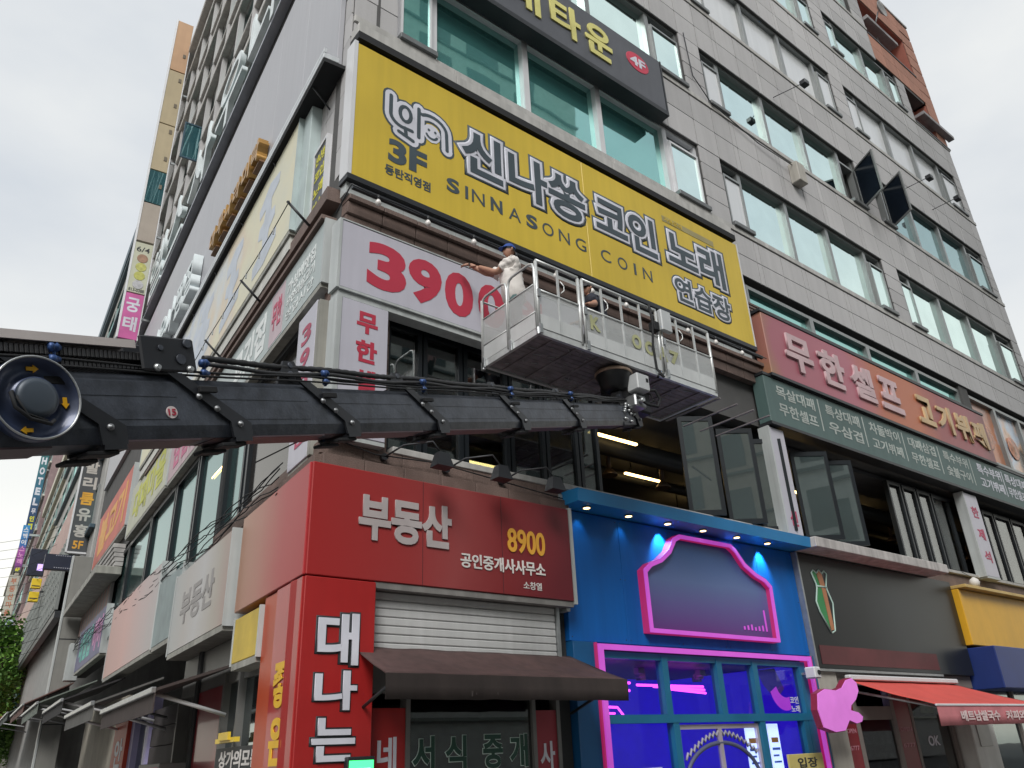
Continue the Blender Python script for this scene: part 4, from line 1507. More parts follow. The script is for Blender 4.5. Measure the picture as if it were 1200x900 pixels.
# pink flower-like blade sign
nb = thing('pink_blade_sign', 'glowing pink butterfly shaped light box between the blue shop and the red awning', 'sign', RF, (10.4, -.1, 1.7))
pet = M('pink_glow_face', (.5, .16, .48), emit=(.5, .12, .5), estr=.3)
fly = [(9.2, 1.82), (9.55, 1.74), (9.85, 1.76), (10.05, 1.93), (10.28, 1.87), (10.46, 1.9), (10.52, 1.98), (10.4, 2.05), (10.16, 2.09), (10.2, 2.17), (10.4, 2.27), (10.55, 2.42), (10.54, 2.56), (10.4, 2.64), (10.2, 2.6), (10.02, 2.47), (9.8, 2.42), (9.45, 2.44), (9.2, 2.36), (9.12, 2.1)]
part(nb, 'light_face', MB().prism(fly, -.72, -.70), pet)
part(nb, 'side_return', MB().prism([(9.8 + (x - 9.8) * 1.025, 2.15 + (z - 2.15) * 1.03) for x, z in fly], -.698, -.58), M('crimson_return', (.22, .02, .05), .4))
part(nb, 'bracket', MB().box(9.9, 9.96, -.52, -.06, 2.08, 2.14), dark_metal)

# ---- concrete canopy slab above the black shop
solo('canopy_slab', MB().box(10.32, 15.95, -.62, -.001, 5.12, 5.33, ch=.015), M('weathered_concrete', (.46, .44, .43), .75, var=.15, streak=.3, bump=.3), 'stained white concrete canopy slab over the black shop sign', 'canopy', RF, (13, 0, 5.12))
bk = thing('black_shop_sign', 'large near black shop sign with a small tied pouch emblem in green and orange', 'sign', RF, (13.5, 0, 2.85))
part(bk, 'board', MB().box(10.3, 16.9, -.16, -.001, 2.87, 5.08, ch=.008), print_mat('black_board_print', [(0, (.007, .009, .011)), (.3, (.007, .009, .011)), (.55, (.017, .022, .026)), (.8, (.014, .018, .02)), (1, (.009, .011, .012))], 'x', -3, 3.2, .12, .6, .35))
part(bk, 'edge_trim', MB().box(10.245, 10.297, -.17, -.0, 2.86, 5.1).box(10.3, 15.3, -.17, 0, 2.82, 2.865), galv)
pouch = [(11.0, 3.55), (10.72, 3.95), (10.66, 4.15), (10.78, 4.42), (10.78, 4.5), (10.68, 4.72), (10.76, 4.78), (10.86, 4.72), (10.96, 4.8), (11.06, 4.73), (11.16, 4.8), (11.24, 4.74), (11.14, 4.5), (11.14, 4.42), (11.26, 4.15), (11.2, 3.9), (11.14, 3.6)]
part(bk, 'emblem_outline', MB().tube([(x, -.165, z) for x, z in pouch + [pouch[0]]], .018, 6).tube([(10.77, -.165, 4.46), (11.15, -.165, 4.46)], .02, 6), M('mint_line', (.4, .55, .5), .5))
part(bk, 'emblem', MB().prism([(10.98, 3.6), (10.72, 3.97), (10.68, 4.15), (10.8, 4.42), (10.8, 4.5), (10.7, 4.72), (10.78, 4.76), (10.86, 4.7), (10.9, 4.5), (10.95, 4.4)], -.168, -.161), M('emblem_green', (.03, .22, .07), .5))
part(bk, 'emblem', MB().prism([(11.0, 3.6), (10.96, 4.4), (10.92, 4.5), (10.88, 4.7), (10.96, 4.78), (11.06, 4.71), (11.1, 4.5), (11.12, 3.62)], -.1685, -.1615), M('emblem_orange', (.4, .17, .08), .5))
part(bk, 'red_strip', MB().box(10.45, 15.2, -.168, -.1605, 2.95, 3.3), M('wine_print', (.09, .022, .026), .5, var=.35, scale=1))
# shop below the red awning
cs = thing('small_shopfront', 'dim shopfront with maroon door panels under the red awning', 'shopfront', RF, (13, 0, 0))
part(cs, 'pier', MB().box(10.3, 10.95, -.1, .1, 0, 2.84, ch=.01), M('beige_pier', (.4, .38, .34), .7, streak=.12))
part(cs, 'frame', MB().box(11.42, 11.55, -.05, .1, 0, 2.6).box(12.85, 12.98, -.05, .1, 0, 2.6).box(13.6, 13.7, -.05, .1, 0, 2.6).box(15.3, 15.45, -.05, .1, 0, 2.6).box(11.55, 12.85, -.04, .1, 1.95, 2.2).box(11.0, 16.9, -.04, .1, 2.6, 2.86), M('taupe_frame', (.16, .14, .13), .6))
for a, b in ((10.97, 11.41), (12.99, 13.59)):
    p_ = part(cs, 'door_panel', MB().box(a, b, -.04, .05, 0, 2.5), M('maroon_door', (.17, .012, .02), .4, var=.08))
    txt(cs, 'OPEN', a + .06, b - .06, 1.72, 1.8, -.041, M('pink_print', (.45, .2, .25), .5), .01)
    txt(cs, '6777', a + .06, b - .06, 1.42, 1.5, -.041, MATS['pink_print'], .01)
part(cs, 'pane', MB().box(11.55, 12.85, .0, .01, 0, 1.95).box(13.7, 15.3, .0, .01, 0, 2.5), glass_clear('shop_glass', (.5, .55, .55), .13))
sv = MB()
for k in range(16):
    sv.box(11.7 + (k % 4) * .28, 11.9 + (k % 4) * .28, 1.1, 1.25, .4 + (k // 4) * .4, .62 + (k // 4) * .4 + .05 * (k % 3))
for k in range(12):
    sv.box(13.9 + (k % 4) * .33, 14.1 + (k % 4) * .33, 1.1, 1.25, .5 + (k // 4) * .5, .8 + (k // 4) * .5)
part(cs, 'goods', sv, M('shelf_goods', (.25, .25, .24), .6, var=.8, scale=7))
txt(cs, 'OK', 14.2, 14.7, 1.42, 1.62, -.002, white_ink, .02)
# machine cabinets at far right
vm = thing('white_cabinet', 'grey white cabinet with a recessed plate at the right end under the awning', 'cabinet', RF, (15.9, -.2, 0))
part(vm, 'body', MB().box(15.55, 16.7, -.35, .05, 0, 2.05, ch=.02), M('cabinet_white', (.5, .5, .48), .5, streak=.1))
part(vm, 'plate', MB().box(15.8, 16.4, -.37, -.351, 1.35, 1.85, ch=.008), M('cabinet_plate', (.33, .33, .32), .4, .2))
# red retractable awning
raw = thing('red_awning', 'sloping coral red awning with a pink printed valance below the black shop sign', 'awning', RF, (14, -.2, 2.0))
coral = M('coral_fabric', (.55, .075, .06), .7, var=.08, bump=.15, bscale=20)
part(raw, 'canopy', sag_sheet((11.2, -.2, 2.65), (15.6, -.2, 2.65), (11.75, -1.5, 2.14), (16.6, -1.5, 2.14), sag=.045, seed=9, lobes=2), coral)
part(raw, 'roller_case', MB().box(11.1, 15.65, -.3, -.17, 2.66, 2.76, ch=.02), alu_white)
part(raw, 'front_bar', MB().box(11.74, 16.62, -1.53, -1.49, 2.11, 2.15, ch=.008), alu_white)
part(raw, 'valance', wavy_valance(11.76, 16.6, -1.512, 1.77, 2.12, 6, .006), M('pink_valance', (.5, .17, .19), .7, var=.2, scale=1.5))
txt(raw, '베트남쌀국수', 12.6, 14.3, 1.84, 2.03, -1.535, M('valance_white', (.62, .5, .5), .6), .03, .004)
txt(raw, '커피와음료', 14.6, 16.2, 1.84, 2.03, -1.535, MATS['valance_white'], .03, .004)
part(raw, 'awning_arm', MB().tube([(11.4, -.2, 2.45), (11.95, -1.45, 2.1)], .025, 8).tube([(15.4, -.2, 2.45), (16.3, -1.45, 2.1)], .025, 8), galv)
# yellow and navy signs at far right
solo('yellow_shop_sign', MB().box(16.95, 22.5, -.3, -.0, 3.56, 4.9, ch=.015), M('warm_yellow_board', (.62, .34, .02), .45, var=.05, streak=.05), 'plain warm yellow sign board at the right edge above the navy box', 'sign', RF, (19.5, 0, 3.56))
solo('yellow_ledge', MB().box(16.95, 22.6, -.5, -.001, 4.91, 4.99, ch=.01), M('ochre_trim', (.5, .35, .12), .5), 'thin ochre ledge capping the yellow sign board', 'ledge', RF, (19.5, 0, 4.91))
solo('navy_sign_box', MB().box(16.95, 22.5, -.75, -.001, 2.55, 3.5, ch=.02), M('navy_board', (.012, .03, .15), .45, var=.08), 'deep navy blue box sign projecting under the yellow board', 'sign', RF, (19.5, 0, 2.55))
lw_ = thing('end_shopfront', 'dark shopfront at the right end below the navy sign', 'shopfront', RF, (19.5, 0, 0))
part(lw_, 'frame', MB().box(16.9, 17.0, -.04, .1, 0, 2.55).box(19, 19.1, -.04, .1, 0, 2.55).box(21, 21.1, -.04, .1, 0, 2.55).box(22.5, 29.0, -.04, .3, 0, 5.3), M('taupe_frame', (.16, .14, .13)))
part(lw_, 'pane', MB().box(17.0, 22.5, .02, .03, 0, 2.55), glass_dk)
part(lw_, 'upper_wall', MB().box(15.95, 29.0, -.02, .1, 5.0, 5.36), brown_tile)
lf_ = thing('round_lantern', 'small round white lantern hanging below the brown ledge near the yellow sign', 'lamp', RF, (17.9, -.2, 4.9))
part(lf_, 'globe', MB().lathe([(.02, .14), (.1, .08), (.13, 0), (.1, -.08), (.02, -.13)], (17.9, -.35, 5.12), 'z', 14), M('paper_white', (.6, .58, .55), .6))
part(lf_, 'cord', MB().tube([(17.9, -.35, 5.24), (17.7, -.2, 5.4)], .008, 5), black)
# wall spotlights above the red office sign
for x, nm in ((.9, 'black arm spotlight on the brown granite band, nearer the corner'), (1.9, 'black arm spotlight on the brown granite band, second from the corner'), (2.9, 'black arm spotlight on the brown granite band, nearer the blue shop')):
    t = thing('wall_spotlight', nm, 'spotlight', RF, (x, -.15, 5.3), group='arm spotlights over the red sign')
    part(t, 'arm', MB().tube([(x - .15, -.2, 5.3), (x, -.45, 5.42), (x + .3, -.7, 5.45), (x + .42, -.72, 5.3)], .014, 6), dark_metal)
    part(t, 'lamp_head', MB().hexa([(x + .3, -.82, 5.1), (x + .56, -.82, 5.1), (x + .56, -.62, 5.1), (x + .3, -.62, 5.1)], [(x + .35, -.78, 5.3), (x + .5, -.78, 5.3), (x + .5, -.66, 5.3), (x + .35, -.66, 5.3)]), dark_metal)
    part(t, 'wall_mount', MB().lathe([(.05, -.02), (.05, .05)], (x - .15, -.2, 5.3), 'y', 10), dark_metal)
# floodlights on wire arms, fifth/sixth storey
for x, z, nm in ((14.75, 20.05, 'small floodlight on a thin arm above the left open pane bay'), (22.9, 20.3, 'small floodlight on a thin arm right of the open sashes'), (25.2, 20.4, 'small floodlight on a thin arm nearest the building edge')):
    t = thing('floodlight', nm, 'floodlight', RF, (x, -.05, z), group='floodlights on arms under the sixth storey')
    part(t, 'arm', MB().tube([(x - .65, -.05, z - .35), (x, -.75, z + .05)], .014, 5), dark_metal)
    part(t, 'lamp_head', MB().box(x - .12, x + .14, -.9, -.7, z - .08, z + .1, ch=.02), dark_metal)
ub = thing('junction_box', 'weathered beige junction box with a loose cable under the fifth storey windows', 'utility box', RF, (14.2, -.2, 16.5))
part(ub, 'case', MB().box(14.0, 14.42, -.32, -.03, 16.3, 17.0, ch=.02), M('aged_beige_box', (.4, .38, .34), .6, streak=.25))
part(ub, 'conduit', MB().tube([(14.0, -.18, 16.9), (12.5, -.1, 17.0), (10.5, -.1, 17.35), (9.9, -.08, 18.0), (9.85, -.06, 19.6)], .014, 6), dark_metal)
sd_ = thing('satellite_dish', 'small grey satellite dish on the upper terracotta balcony', 'satellite dish', RF, (24.7, -.3, 31))
part(sd_, 'dish', MB().lathe([(.02, .12), (.2, .08), (.38, -.02), (.4, -.05), (.37, -.03), (.19, .05), (.01, .09)], (24.75, -.55, 30.75), 'y', 20), M('dish_grey', (.34, .34, .34), .5))
part(sd_, 'mast', MB().tube([(24.75, -.4, 30.75), (24.75, -.1, 30.15)], .03, 6), galv)
# ============================================================ left face: signs along the side street
pale_b = M('pale_ice_board', (.4, .46, .46), .45, var=.05, streak=.08)
gr_tray = M('aged_tray', (.3, .3, .27), .6, var=.15, streak=.3)


def lsign(name, label, s0, s1, z0, z1, board, cat='sign', off=.2, edge=white_edge, tray=True, pn='board'):
    t = thing(name, label, cat, LF, (-(s0 + s1) / 2, -.02, z0))
    part(t, pn, MB().box(-s1, -s0, -off, -.02, z0, z1, ch=.008), board)
    part(t, 'edge_trim', MB().box(-s0 + .003, -s0 + .05, -off - .01, -.01, z0 - .03, z1 + .02).box(-s1 - .05, -s1 - .003, -off - .01, -.01, z0 - .03, z1 + .02), edge)
    if tray:
        part(t, 'under_tray', MB().box(-s1, -s0, -off + .005, -.01, z0 - .09, z0 - .004), gr_tray)
    return t


t = lsign('side_band_sign', 'ice grey side street sign with white Korean menu lines and one pink word', .12, 7.0, 7.92, 9.0, pale_b)
wht = M('bright_white_letter', (.72, .76, .76), .5)
txt(t, '가성비맛집', -1.75, -.45, 8.52, 8.78, -.201, wht, .03)
txt(t, '무한리필고기', -1.75, -.45, 8.28, 8.48, -.201, wht, .02)
txt(t, '영업시간', -1.75, -.45, 8.04, 8.22, -.201, wht, .01)
part(t, 'print_panel', MB().box(-2.6, -1.9, -.204, -.2005, 7.96, 8.95), M('blush_print', (.5, .4, .44), .5))
txt(t, '무한', -2.5, -2.0, 8.2, 8.75, -.206, M('rose_ink', (.45, .06, .12), .5), .03)
txt(t, '고깃집', -5.0, -2.9, 8.08, 8.85, -.201, wht, .04)
part(t, 'top_band', MB().box(-7.0, -.12, -.26, -.02, 9.03, 9.1), brown_tile)
t = lsign('side_band_sign', 'pink striped side street sign board just under the boom', 7.3, 10.6, 7.95, 9.3, M('pink_striped_board', (.5, .36, .4), .5, var=.1, streak=.3))
txt(t, '삼겹살', -10.2, -7.7, 8.15, 9.1, -.201, M('magenta_ink', (.5, .1, .22), .5), .03)
t = lsign('side_band_sign', 'pale side street sign with yellow green Korean letters beyond the pink striped board', 10.8, 16.5, 8.0, 9.5, M('pale_lime_board', (.45, .46, .36), .5, var=.1))
txt(t, '대패마을', -15.8, -11.3, 8.25, 9.25, -.201, M('lime_ink', (.48, .5, .04), .5), .03)
t = lsign('side_band_sign', 'red and orange side street sign at the far end of the corner block', 17.2, 24.5, 8.6, 10.6, M('flame_board', (.5, .08, .05), .5, var=.25, scale=.8))
txt(t, '불고기', -23.8, -18, 8.9, 10.3, -.201, M('orange_ink', (.65, .3, .03), .5), .04)
# beige printed billboard
wc = print_mat('watercolour_print', [(0, (.62, .6, .42)), (.25, (.66, .63, .42)), (.42, (.48, .54, .64)), (.55, (.6, .62, .6)), (.68, (.64, .55, .42)), (.82, (.66, .63, .46)), (1, (.6, .6, .48))], 'x', -7, 7, .4, .8)
t = lsign('billboard', 'long cream billboard with a pale blue watercolour print high on the side street wall', 1.65, 15.2, 9.78, 12.18, wc, 'billboard', off=.3, edge=M('ice_side_panel', (.42, .5, .5), .5, streak=.1))
pbl = M('pale_blue_brush', (.5, .55, .62), .6, var=.1, scale=2)
rb_ = random.Random(12)
for k in range(5):
    x0 = -13.6 + k * 2.4
    for (ax, az, bx_, bz_) in ((.1, .2, 1.5, .3), (.3, .9, 1.3, .9), (.8, .3, .8, 1.7), (.2, 1.5, 1.4, 1.6)):
        m = MB().tube([(x0 + ax, 0, 10.0 + az + rb_.uniform(-.1, .1)), (x0 + (ax + bx_) / 2, 0, 10.0 + (az + bz_) / 2 + rb_.uniform(-.1, .1)), (x0 + bx_, 0, 10.0 + bz_)], [.14, .26, .12], 10)
        m.v = [(x, -.302 + yy * .01 - .0004 * k, z) for x, yy, z in m.v]
        m.sm = [False] * len(m.sm)
        part(t, 'brush_stroke', m, pbl)
part(t, 'side_panel', MB().box(-1.6, -1.2, -.22, -.02, 9.7, 12.2, ch=.01), MATS['ice_side_panel'])
part(t, 'lower_panel', MB().box(-15.2, -1.7, -.26, -.02, 9.42, 9.68), M('cream_strip', (.56, .56, .52), .5, var=.1, streak=.15))
hd = thing('canopy_bar', 'white edged box beam running above the cream billboard with a black underside', 'canopy', LF, (-8, -.02, 12.2))
part(hd, 'beam', MB().box(-15.6, -.15, -.42, -.14, 12.28, 12.4, ch=.01).box(-15.6, -.15, -.42, -.36, 12.401, 12.5, ch=.004), M('beam_white', (.55, .58, .6), .4, .2, streak=.1))
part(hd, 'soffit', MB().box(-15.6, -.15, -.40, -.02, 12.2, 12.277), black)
for k in range(7):
    part(hd, 'bracket', MB().tube([(-.8 - k * 2.2, -.38, 12.22), (-.8 - k * 2.2, -.03, 11.85)], .015, 6), dark_metal)
# cable string and black arms along the billboard foot
cl = thing('cable_string', 'thin black cable strung on black arms along the foot of the cream billboard', 'cable', LF, (-7, -.3, 9.6))
for k in range(5):
    s_ = .7 + k * 2.6
    part(cl, 'arm', MB().tube([(-s_, -.25, 9.25), (-s_ - .05, -.62, 9.62)], .022, 6), dark_metal)
pts = [(-.7 - k * .26, -.6, 9.6 - .05 * abs(math.sin(k * PI / 10))) for k in range(48)]
part(cl, 'cable', MB().tube(pts, .008, 5), black)
hk = MB()
for k in range(3, 46, 3):
    hk.box(pts[k][0] - .012, pts[k][0] + .012, -.61, -.585, pts[k][2] - .1, pts[k][2])
part(cl, 'hook', hk, galv)
# small upright coin karaoke sign near the corner
cn = thing('small_upright_sign', 'small slate sign with stacked yellow Korean words near the corner of the side wall', 'sign', LF, (-1.1, -.02, 9.7))
part(cn, 'board', MB().box(-1.17, -.62, -.1, -.02, 9.62, 11.05, ch=.006), slate)
part(cn, 'edge_trim', MB().box(-1.21, -1.172, -.12, -.01, 9.6, 11.12).box(-.618, -.58, -.12, -.01, 9.6, 11.12).box(-1.17, -.62, -.12, -.01, 11.052, 11.11), alu_white)
bright_y = M('bright_yellow_ink', (.62, .58, .03), .5)
for i, w_ in enumerate(('신나쏭', '코인', '노래', '연습')):
    z0 = 10.74 - i * .34
    txt(cn, w_, -1.12, -.68, z0, z0 + .22, -.101, bright_y, .03)
# upright '39' sign box on the side wall
v = thing('vertical_sign', 'upright white sign box with plum digits on the side street face', 'sign', LF, (-.6, -.02, 5.2))
part(v, 'board', MB().box(-.98, -.2, -.2, -.02, 5.26, 7.66, ch=.008), white_board)
part(v, 'side_panel', MB().box(-.197, -.1, -.195, -.01, 5.26, 7.62).box(-.98, -.2, -.18, -.02, 5.17, 5.255), gr_tray)
for i, ch in enumerate('3900원'):
    txt(v, ch, -.78, -.38, 7.12 - i * .4, 7.42 - i * .4, -.201, M('plum_ink'), .03, name='letter')
# gold channel letters and white channel letters on the lavender panels
gold = M('gold_channel_letter', (.42, .24, .07), .35, .5, var=.25, scale=5)
t = thing('gold_lettering', 'row of gold three dimensional Korean letters on the lavender side wall', 'sign lettering', LF, (-6.5, -.12, 13.4))
for i, ch in enumerate('마루나라미락'):
    a = -8.6 + i * .72
    txt(t, ch, a, a + .6, 13.42, 14.0, -.14, gold, .03, .22, name='letter')
    part(t, 'letter_foot', MB().box(a + .05, a + .55, -.3, -.121, 13.36, 13.4), M('letter_side_brown', (.16, .08, .03), .5))
t = thing('white_lettering', 'row of large white raised letters on the lavender side wall beyond the gold ones', 'sign lettering', LF, (-13, -.12, 13.4))
for i, ch in enumerate('사우나찜질'):
    a = -16.3 + i * 1.2
    txt(t, ch, a, a + 1.0, 13.4, 14.6, -.14, M('channel_white', (.6, .66, .68), .4), .02, .25, name='letter')
t = thing('white_lettering', 'giant white raised Korean letters on the steel ledge above the lavender panels', 'sign lettering', LF, (-10, -.35, 18.3))
for i, ch in enumerate('헬스사우나탕'):
    a = -21.5 + i * 3.55
    txt(t, ch, a, a + 2.9, 18.35, 20.7, -.14, MATS['channel_white'], .0, .16, name='letter')
# a sash swung open on the side wall
ow = thing('open_side_window', 'teal glass window swung open high on the side street wall', 'window', BF(15), (-.4, 0, 21.3))
part(ow, 'frame', MB().box(-.72, -.67, -.03, .03, 21.3, 22.9).box(-.05, .0, -.03, .03, 21.3, 22.9).box(-.67, -.05, -.03, .03, 21.3, 21.36).box(-.67, -.05, -.03, .03, 22.84, 22.9), M('navy_frame', (.02, .06, .09), .4))
part(ow, 'pane', MB().box(-.67, -.05, -.006, .006, 21.36, 22.84), glass_tint('teal_open_pane', (.3, .5, .52), dark=(.03, .1, .12), mixf=.35))
# second-storey glazing of the side face
g2 = thing('side_glazing', 'dark and teal second storey glazing on the side street face of the corner', 'glazing', LF, (-4, 0, 5.3))
GD = glass_tint('smoky_teal_glass', (.35, .55, .54), dark=(.025, .06, .06), mixf=.3)
for a, b, m_ in ((1.15, 3.85, glass_tint('brown_dark_glass', (.3, .28, .25), dark=(.02, .017, .015), mixf=.2)), (4.0, 5.3, GD), (5.35, 7.7, GD), (7.8, 10, GD), (10.1, 13, GD), (13.1, 16.4, GD), (16.5, 20, GD)):
    f = MB().box(-b, -b + .1, -.05, .2, 5.25, 7.84).box(-a - .1, -a, -.05, .2, 5.25, 7.84).box(-b + .1, -a - .1, -.049, .2, 7.72, 7.84).box(-b + .1, -a - .1, -.049, .2, 5.25, 5.33)
    w_ = part(g2, 'window', f, black_frame)
    part(w_, 'pane', MB().box(-b + .1, -a - .1, .02, .04, 5.33, 7.72), m_)
part(g2, 'strip_lamp', MB().box(-6.6, -5.5, -.004, .0, 6.9, 6.94), lampy)
# ---- side street ground-floor shops
lp = print_mat('mist_print', [(0, (.3, .33, .34)), (.3, (.36, .34, .33)), (.55, (.4, .4, .41)), (.8, (.33, .3, .26)), (1, (.3, .18, .16))], 'x', -2.2, 2.2, .15, .6, .4)
cw = thing('corner_side_cladding', 'red clad side face of the corner shop with a tall strip of yellow Korean letters', 'shop front', LF, (-1, -.02, 0))
part(cw, 'board', MB().box(-2.6, .29, -.3, -.02, 3.62, 5.02, ch=.01), print_mat('red_side_print', [(0, (.36, .2, .13)), (.35, (.36, .14, .1)), (.7, (.36, .04, .04)), (1, (.36, .025, .03))], 'x', -1.6, 1.3, .1, .9, .4))
part(cw, 'column', MB().box(-.62, .3, -.3, -.02, 0, 3.6, ch=.008), bright_red)
part(cw, 'strip', MB().box(-1.2, -.64, -.27, -.02, 0, 3.6, ch=.008), M('orange_red_panel', (.4, .06, .02), .4, var=.08))
for i, ch in enumerate('좋은'):
    txt(cw, ch, -1.05 + .6, -.1 + .1, 2.2 - i * .6, 2.7 - i * .6, -.301, M('sun_yellow_ink', (.7, .42, .03), .5), .04, .01, name='letter')
wsn = lsign('shop_sign', 'wide pale grey white shop sign over the side street shutters next to the red corner', 2.8, 6.6, 3.5, 4.9, lp, off=.4)
txt(wsn, '부동산', -5.9, -3.6, 3.9, 4.5, -.401, M('faint_grey_ink', (.26, .25, .25), .5), .03)
t = lsign('shop_sign', 'small yellow lit shop sign tucked beside the orange corner strip', 1.25, 2.4, 2.9, 3.5, M('mustard_board', (.5, .36, .04), .5, var=.2, scale=2), off=.32)
t = lsign('shop_sign', 'salmon pink shop sign farther along the side street', 9.0, 15.5, 3.9, 5.7, print_mat('salmon_print', [(0, (.4, .2, .18)), (.4, (.5, .26, .24)), (.7, (.42, .3, .3)), (1, (.36, .33, .34))], 'x', -3.5, 3.5, .15, .6, .4), off=.3)
t = lsign('shop_sign', 'pale teal grey shop sign between the salmon sign and the corner signs', 6.7, 8.9, 3.9, 5.2, M('teal_grey_board', (.2, .26, .27), .5, var=.2), off=.3)
sf = thing('side_shopfront', 'dark side street shopfront with red door panels and cream letters on a black strip', 'shopfront', LF, (-4, 0, 0))
part(sf, 'frame', MB().box(-1.3, -1.22, -.1, .1, 0, 2.9).box(-2.75, -2.68, -.1, .1, 0, 2.9).box(-3.6, -3.5, -.1, .1, 0, 2.9).box(-6.6, -1.3, -.05, .1, 2.75, 3.4).box(-6.6, -6.5, -.1, .1, 0, 2.75), M('grey_shop_frame'))
part(sf, 'pane', MB().box(-3.5, -1.3, .0, .012, 0, 2.75), glass_dk)
part(sf, 'text_strip', MB().box(-3.5, -1.3, -.12, -.09, 1.55, 1.86), dark_ink)
txt(sf, '상가의모든', -3.3, -1.4, 1.6, 1.82, -.121, offwhite, .03)
part(sf, 'yellow_lamp', MB().box(-3.3, -2.3, -.2, -.13, 1.92, 1.98).box(-3.0, -2.5, -.24, -.201, 1.95, 2.05), M('lamp_yellow', (.7, .5, .05), .4))
part(sf, 'door_panel', MB().box(-5.4, -3.6, -.06, .1, 0, 2.75), MATS['deep_red_panel'])
part(sf, 'box_frame', MB().box(-7.2, -5.45, -.5, -.05, 1.2, 1.72, ch=.01), MATS['grey_shop_frame'])
part(sf, 'box_face', MB().box(-7.1, -5.55, -.51, -.501, 1.25, 1.66), M('rose_face', (.5, .08, .14), .5))
d2 = thing('side_shopfront', 'dark timber louvred side street shopfront with a round vent', 'shopfront', LF, (-9, 0, 0))
for k in range(8):
    part(d2, 'board', MB().box(-8.9, -6.7, -.06, .1, k * .34, k * .34 + .33, ch=.008), M('charcoal_board', (.045, .04, .042), .7, var=.2))
part(d2, 'lamp_arm', MB().tube([(-7.4, -.1, 2.5), (-7.4, -.5, 2.6), (-7.4, -.6, 2.45)], .025, 6), galv)
b2 = thing('side_shopfront', 'side street shop with a tall red panel lettered in white and a lilac door frame', 'shopfront', LF, (-11, 0, 0))
part(b2, 'lilac_frame', MB().box(-10.9, -10.55, -.12, .1, 0, 3.0).box(-9.3, -9.0, -.1, .1, 0, 3.0), M('lilac_frame', (.32, .3, .5), .5))
part(b2, 'pane', MB().box(-10.55, -9.3, .0, .012, 0, 3.0), glass_dk)
part(b2, 'red_panel', MB().box(-12.6, -10.95, -.2, .0, 0, 3.0, ch=.01), M('vermilion_panel', (.42, .05, .025), .5))
txt(b2, '안', -12.2, -11.2, 1.7, 2.3, -.201, white_ink, .03)
b3 = thing('side_shopfront', 'side street shop with cream panelled front and a steel shutter', 'shopfront', LF, (-16, 0, 0))
for k in range(16):
    part(b3, 'panel', MB().box(-19.6 + k * .43, -19.6 + k * .43 + .42, -.06, .1, 0, 3.3, ch=.008), M('cream_panel', (.34, .32, .27), .7, streak=.15, obj_rand=.05))
# awnings of the side street
aw_specs = [
    (2.9, 7.6, 2.95, 2.6, 1.15, 'brown_fabric', (.05, .038, .036), 'dark brown side street awning nearest the corner, over the grey framed windows'),
    (8.2, 12.6, 3.25, 2.8, 1.25, 'grey_fabric', (.11, .11, .105), 'grey awning with a rolled steel tube beside the vermilion panel'),
    (13.0, 17.6, 3.7, 3.2, 1.35, 'black_fabric', (.025, .025, .027), 'black side street awning in the middle of the row'),
    (18.2, 24.0, 4.1, 3.5, 1.5, 'sage_fabric', (.16, .19, .165), 'sage green grey awning along the side street'),
    (24.6, 31.5, 4.6, 3.9, 1.5, 'maroon_fabric', (.12, .06, .05), 'maroon side street awning with a white front rail'),
    (32.5, 44.0, 4.9, 4.1, 1.6, 'pine_fabric', (.06, .075, .065), 'dark green far awning of the side street'),
    (46.0, 60.0, 5.2, 4.5, 1.8, 'rust_fabric', (.3, .06, .04), 'rust red far awning under the tree'),
]
for s0, s1, zt, zf, out, mn, c, lb in aw_specs:
    t = thing('street_awning', lb, 'awning', LF, (-(s0 + s1) / 2, -.1, zf), group='awnings along the side street')
    part(t, 'canopy', MB().hexa([(-s1, -out, zf), (-s0, -out, zf), (-s0, -.1, zt), (-s1, -.1, zt)], [(-s1, -out, zf + .04), (-s0, -out, zf + .04), (-s0, -.1, zt + .04), (-s1, -.1, zt + .04)]), M(mn, c, .8, var=.15, streak=.15, bump=.2, bscale=10))
    part(t, 'front_rail', MB().box(-s1, -s0, -out - .07, -out - .002, zf - .03, zf + .05, ch=.01), galv)
    part(t, 'valance', MB().box(-s1, -s0, -out - .02, -out - .004, zf - .28, zf - .032), M(mn))
    for s_ in (s0 + .3, s1 - .3):
        part(t, 'awning_arm', MB().tube([(-s_, -.12, zf - .3), (-s_, -out + .05, zf - .02)], .03, 6), alu_white)
# drain pipe and cables at the near street corner
cbl = thing('wall_cable', 'thin black cables sagging across the brown corner band above the red column', 'cable', RF, (-.1, -.3, 5.5))
part(cbl, 'cable', MB().tube([(-.6, .9, 5.3), (-.25, -.1, 5.45), (-.1, -.22, 5.42), (.6, -.22, 5.3), (1.6, -.23, 5.36), (3.9, -.24, 5.2)], .01, 5).tube([(-.1, -.22, 5.9), (-.05, -.24, 5.5), (.1, -.24, 5.38), (.4, -.24, 5.42)], .008, 5), black)

tc_ = thing('cable_bundle', 'tangle of thin black cables looping along the side street wall under the sign boards', 'cable', LF, (-8, -.3, 5.2))
rc_ = random.Random(21)
for k in range(7):
    z = 5.1 + rc_.uniform(-.1, .25)
    pts = []
    for i in range(60):
        s_ = 1.0 + i * .42
        pts.append((-s_, -.26 - .05 * rc_.random(), z + .12 * math.sin(i * .5 + k) * rc_.uniform(.5, 1) + i * .012))
    part(tc_, 'cable', MB().tube(pts, .009, 4), black)
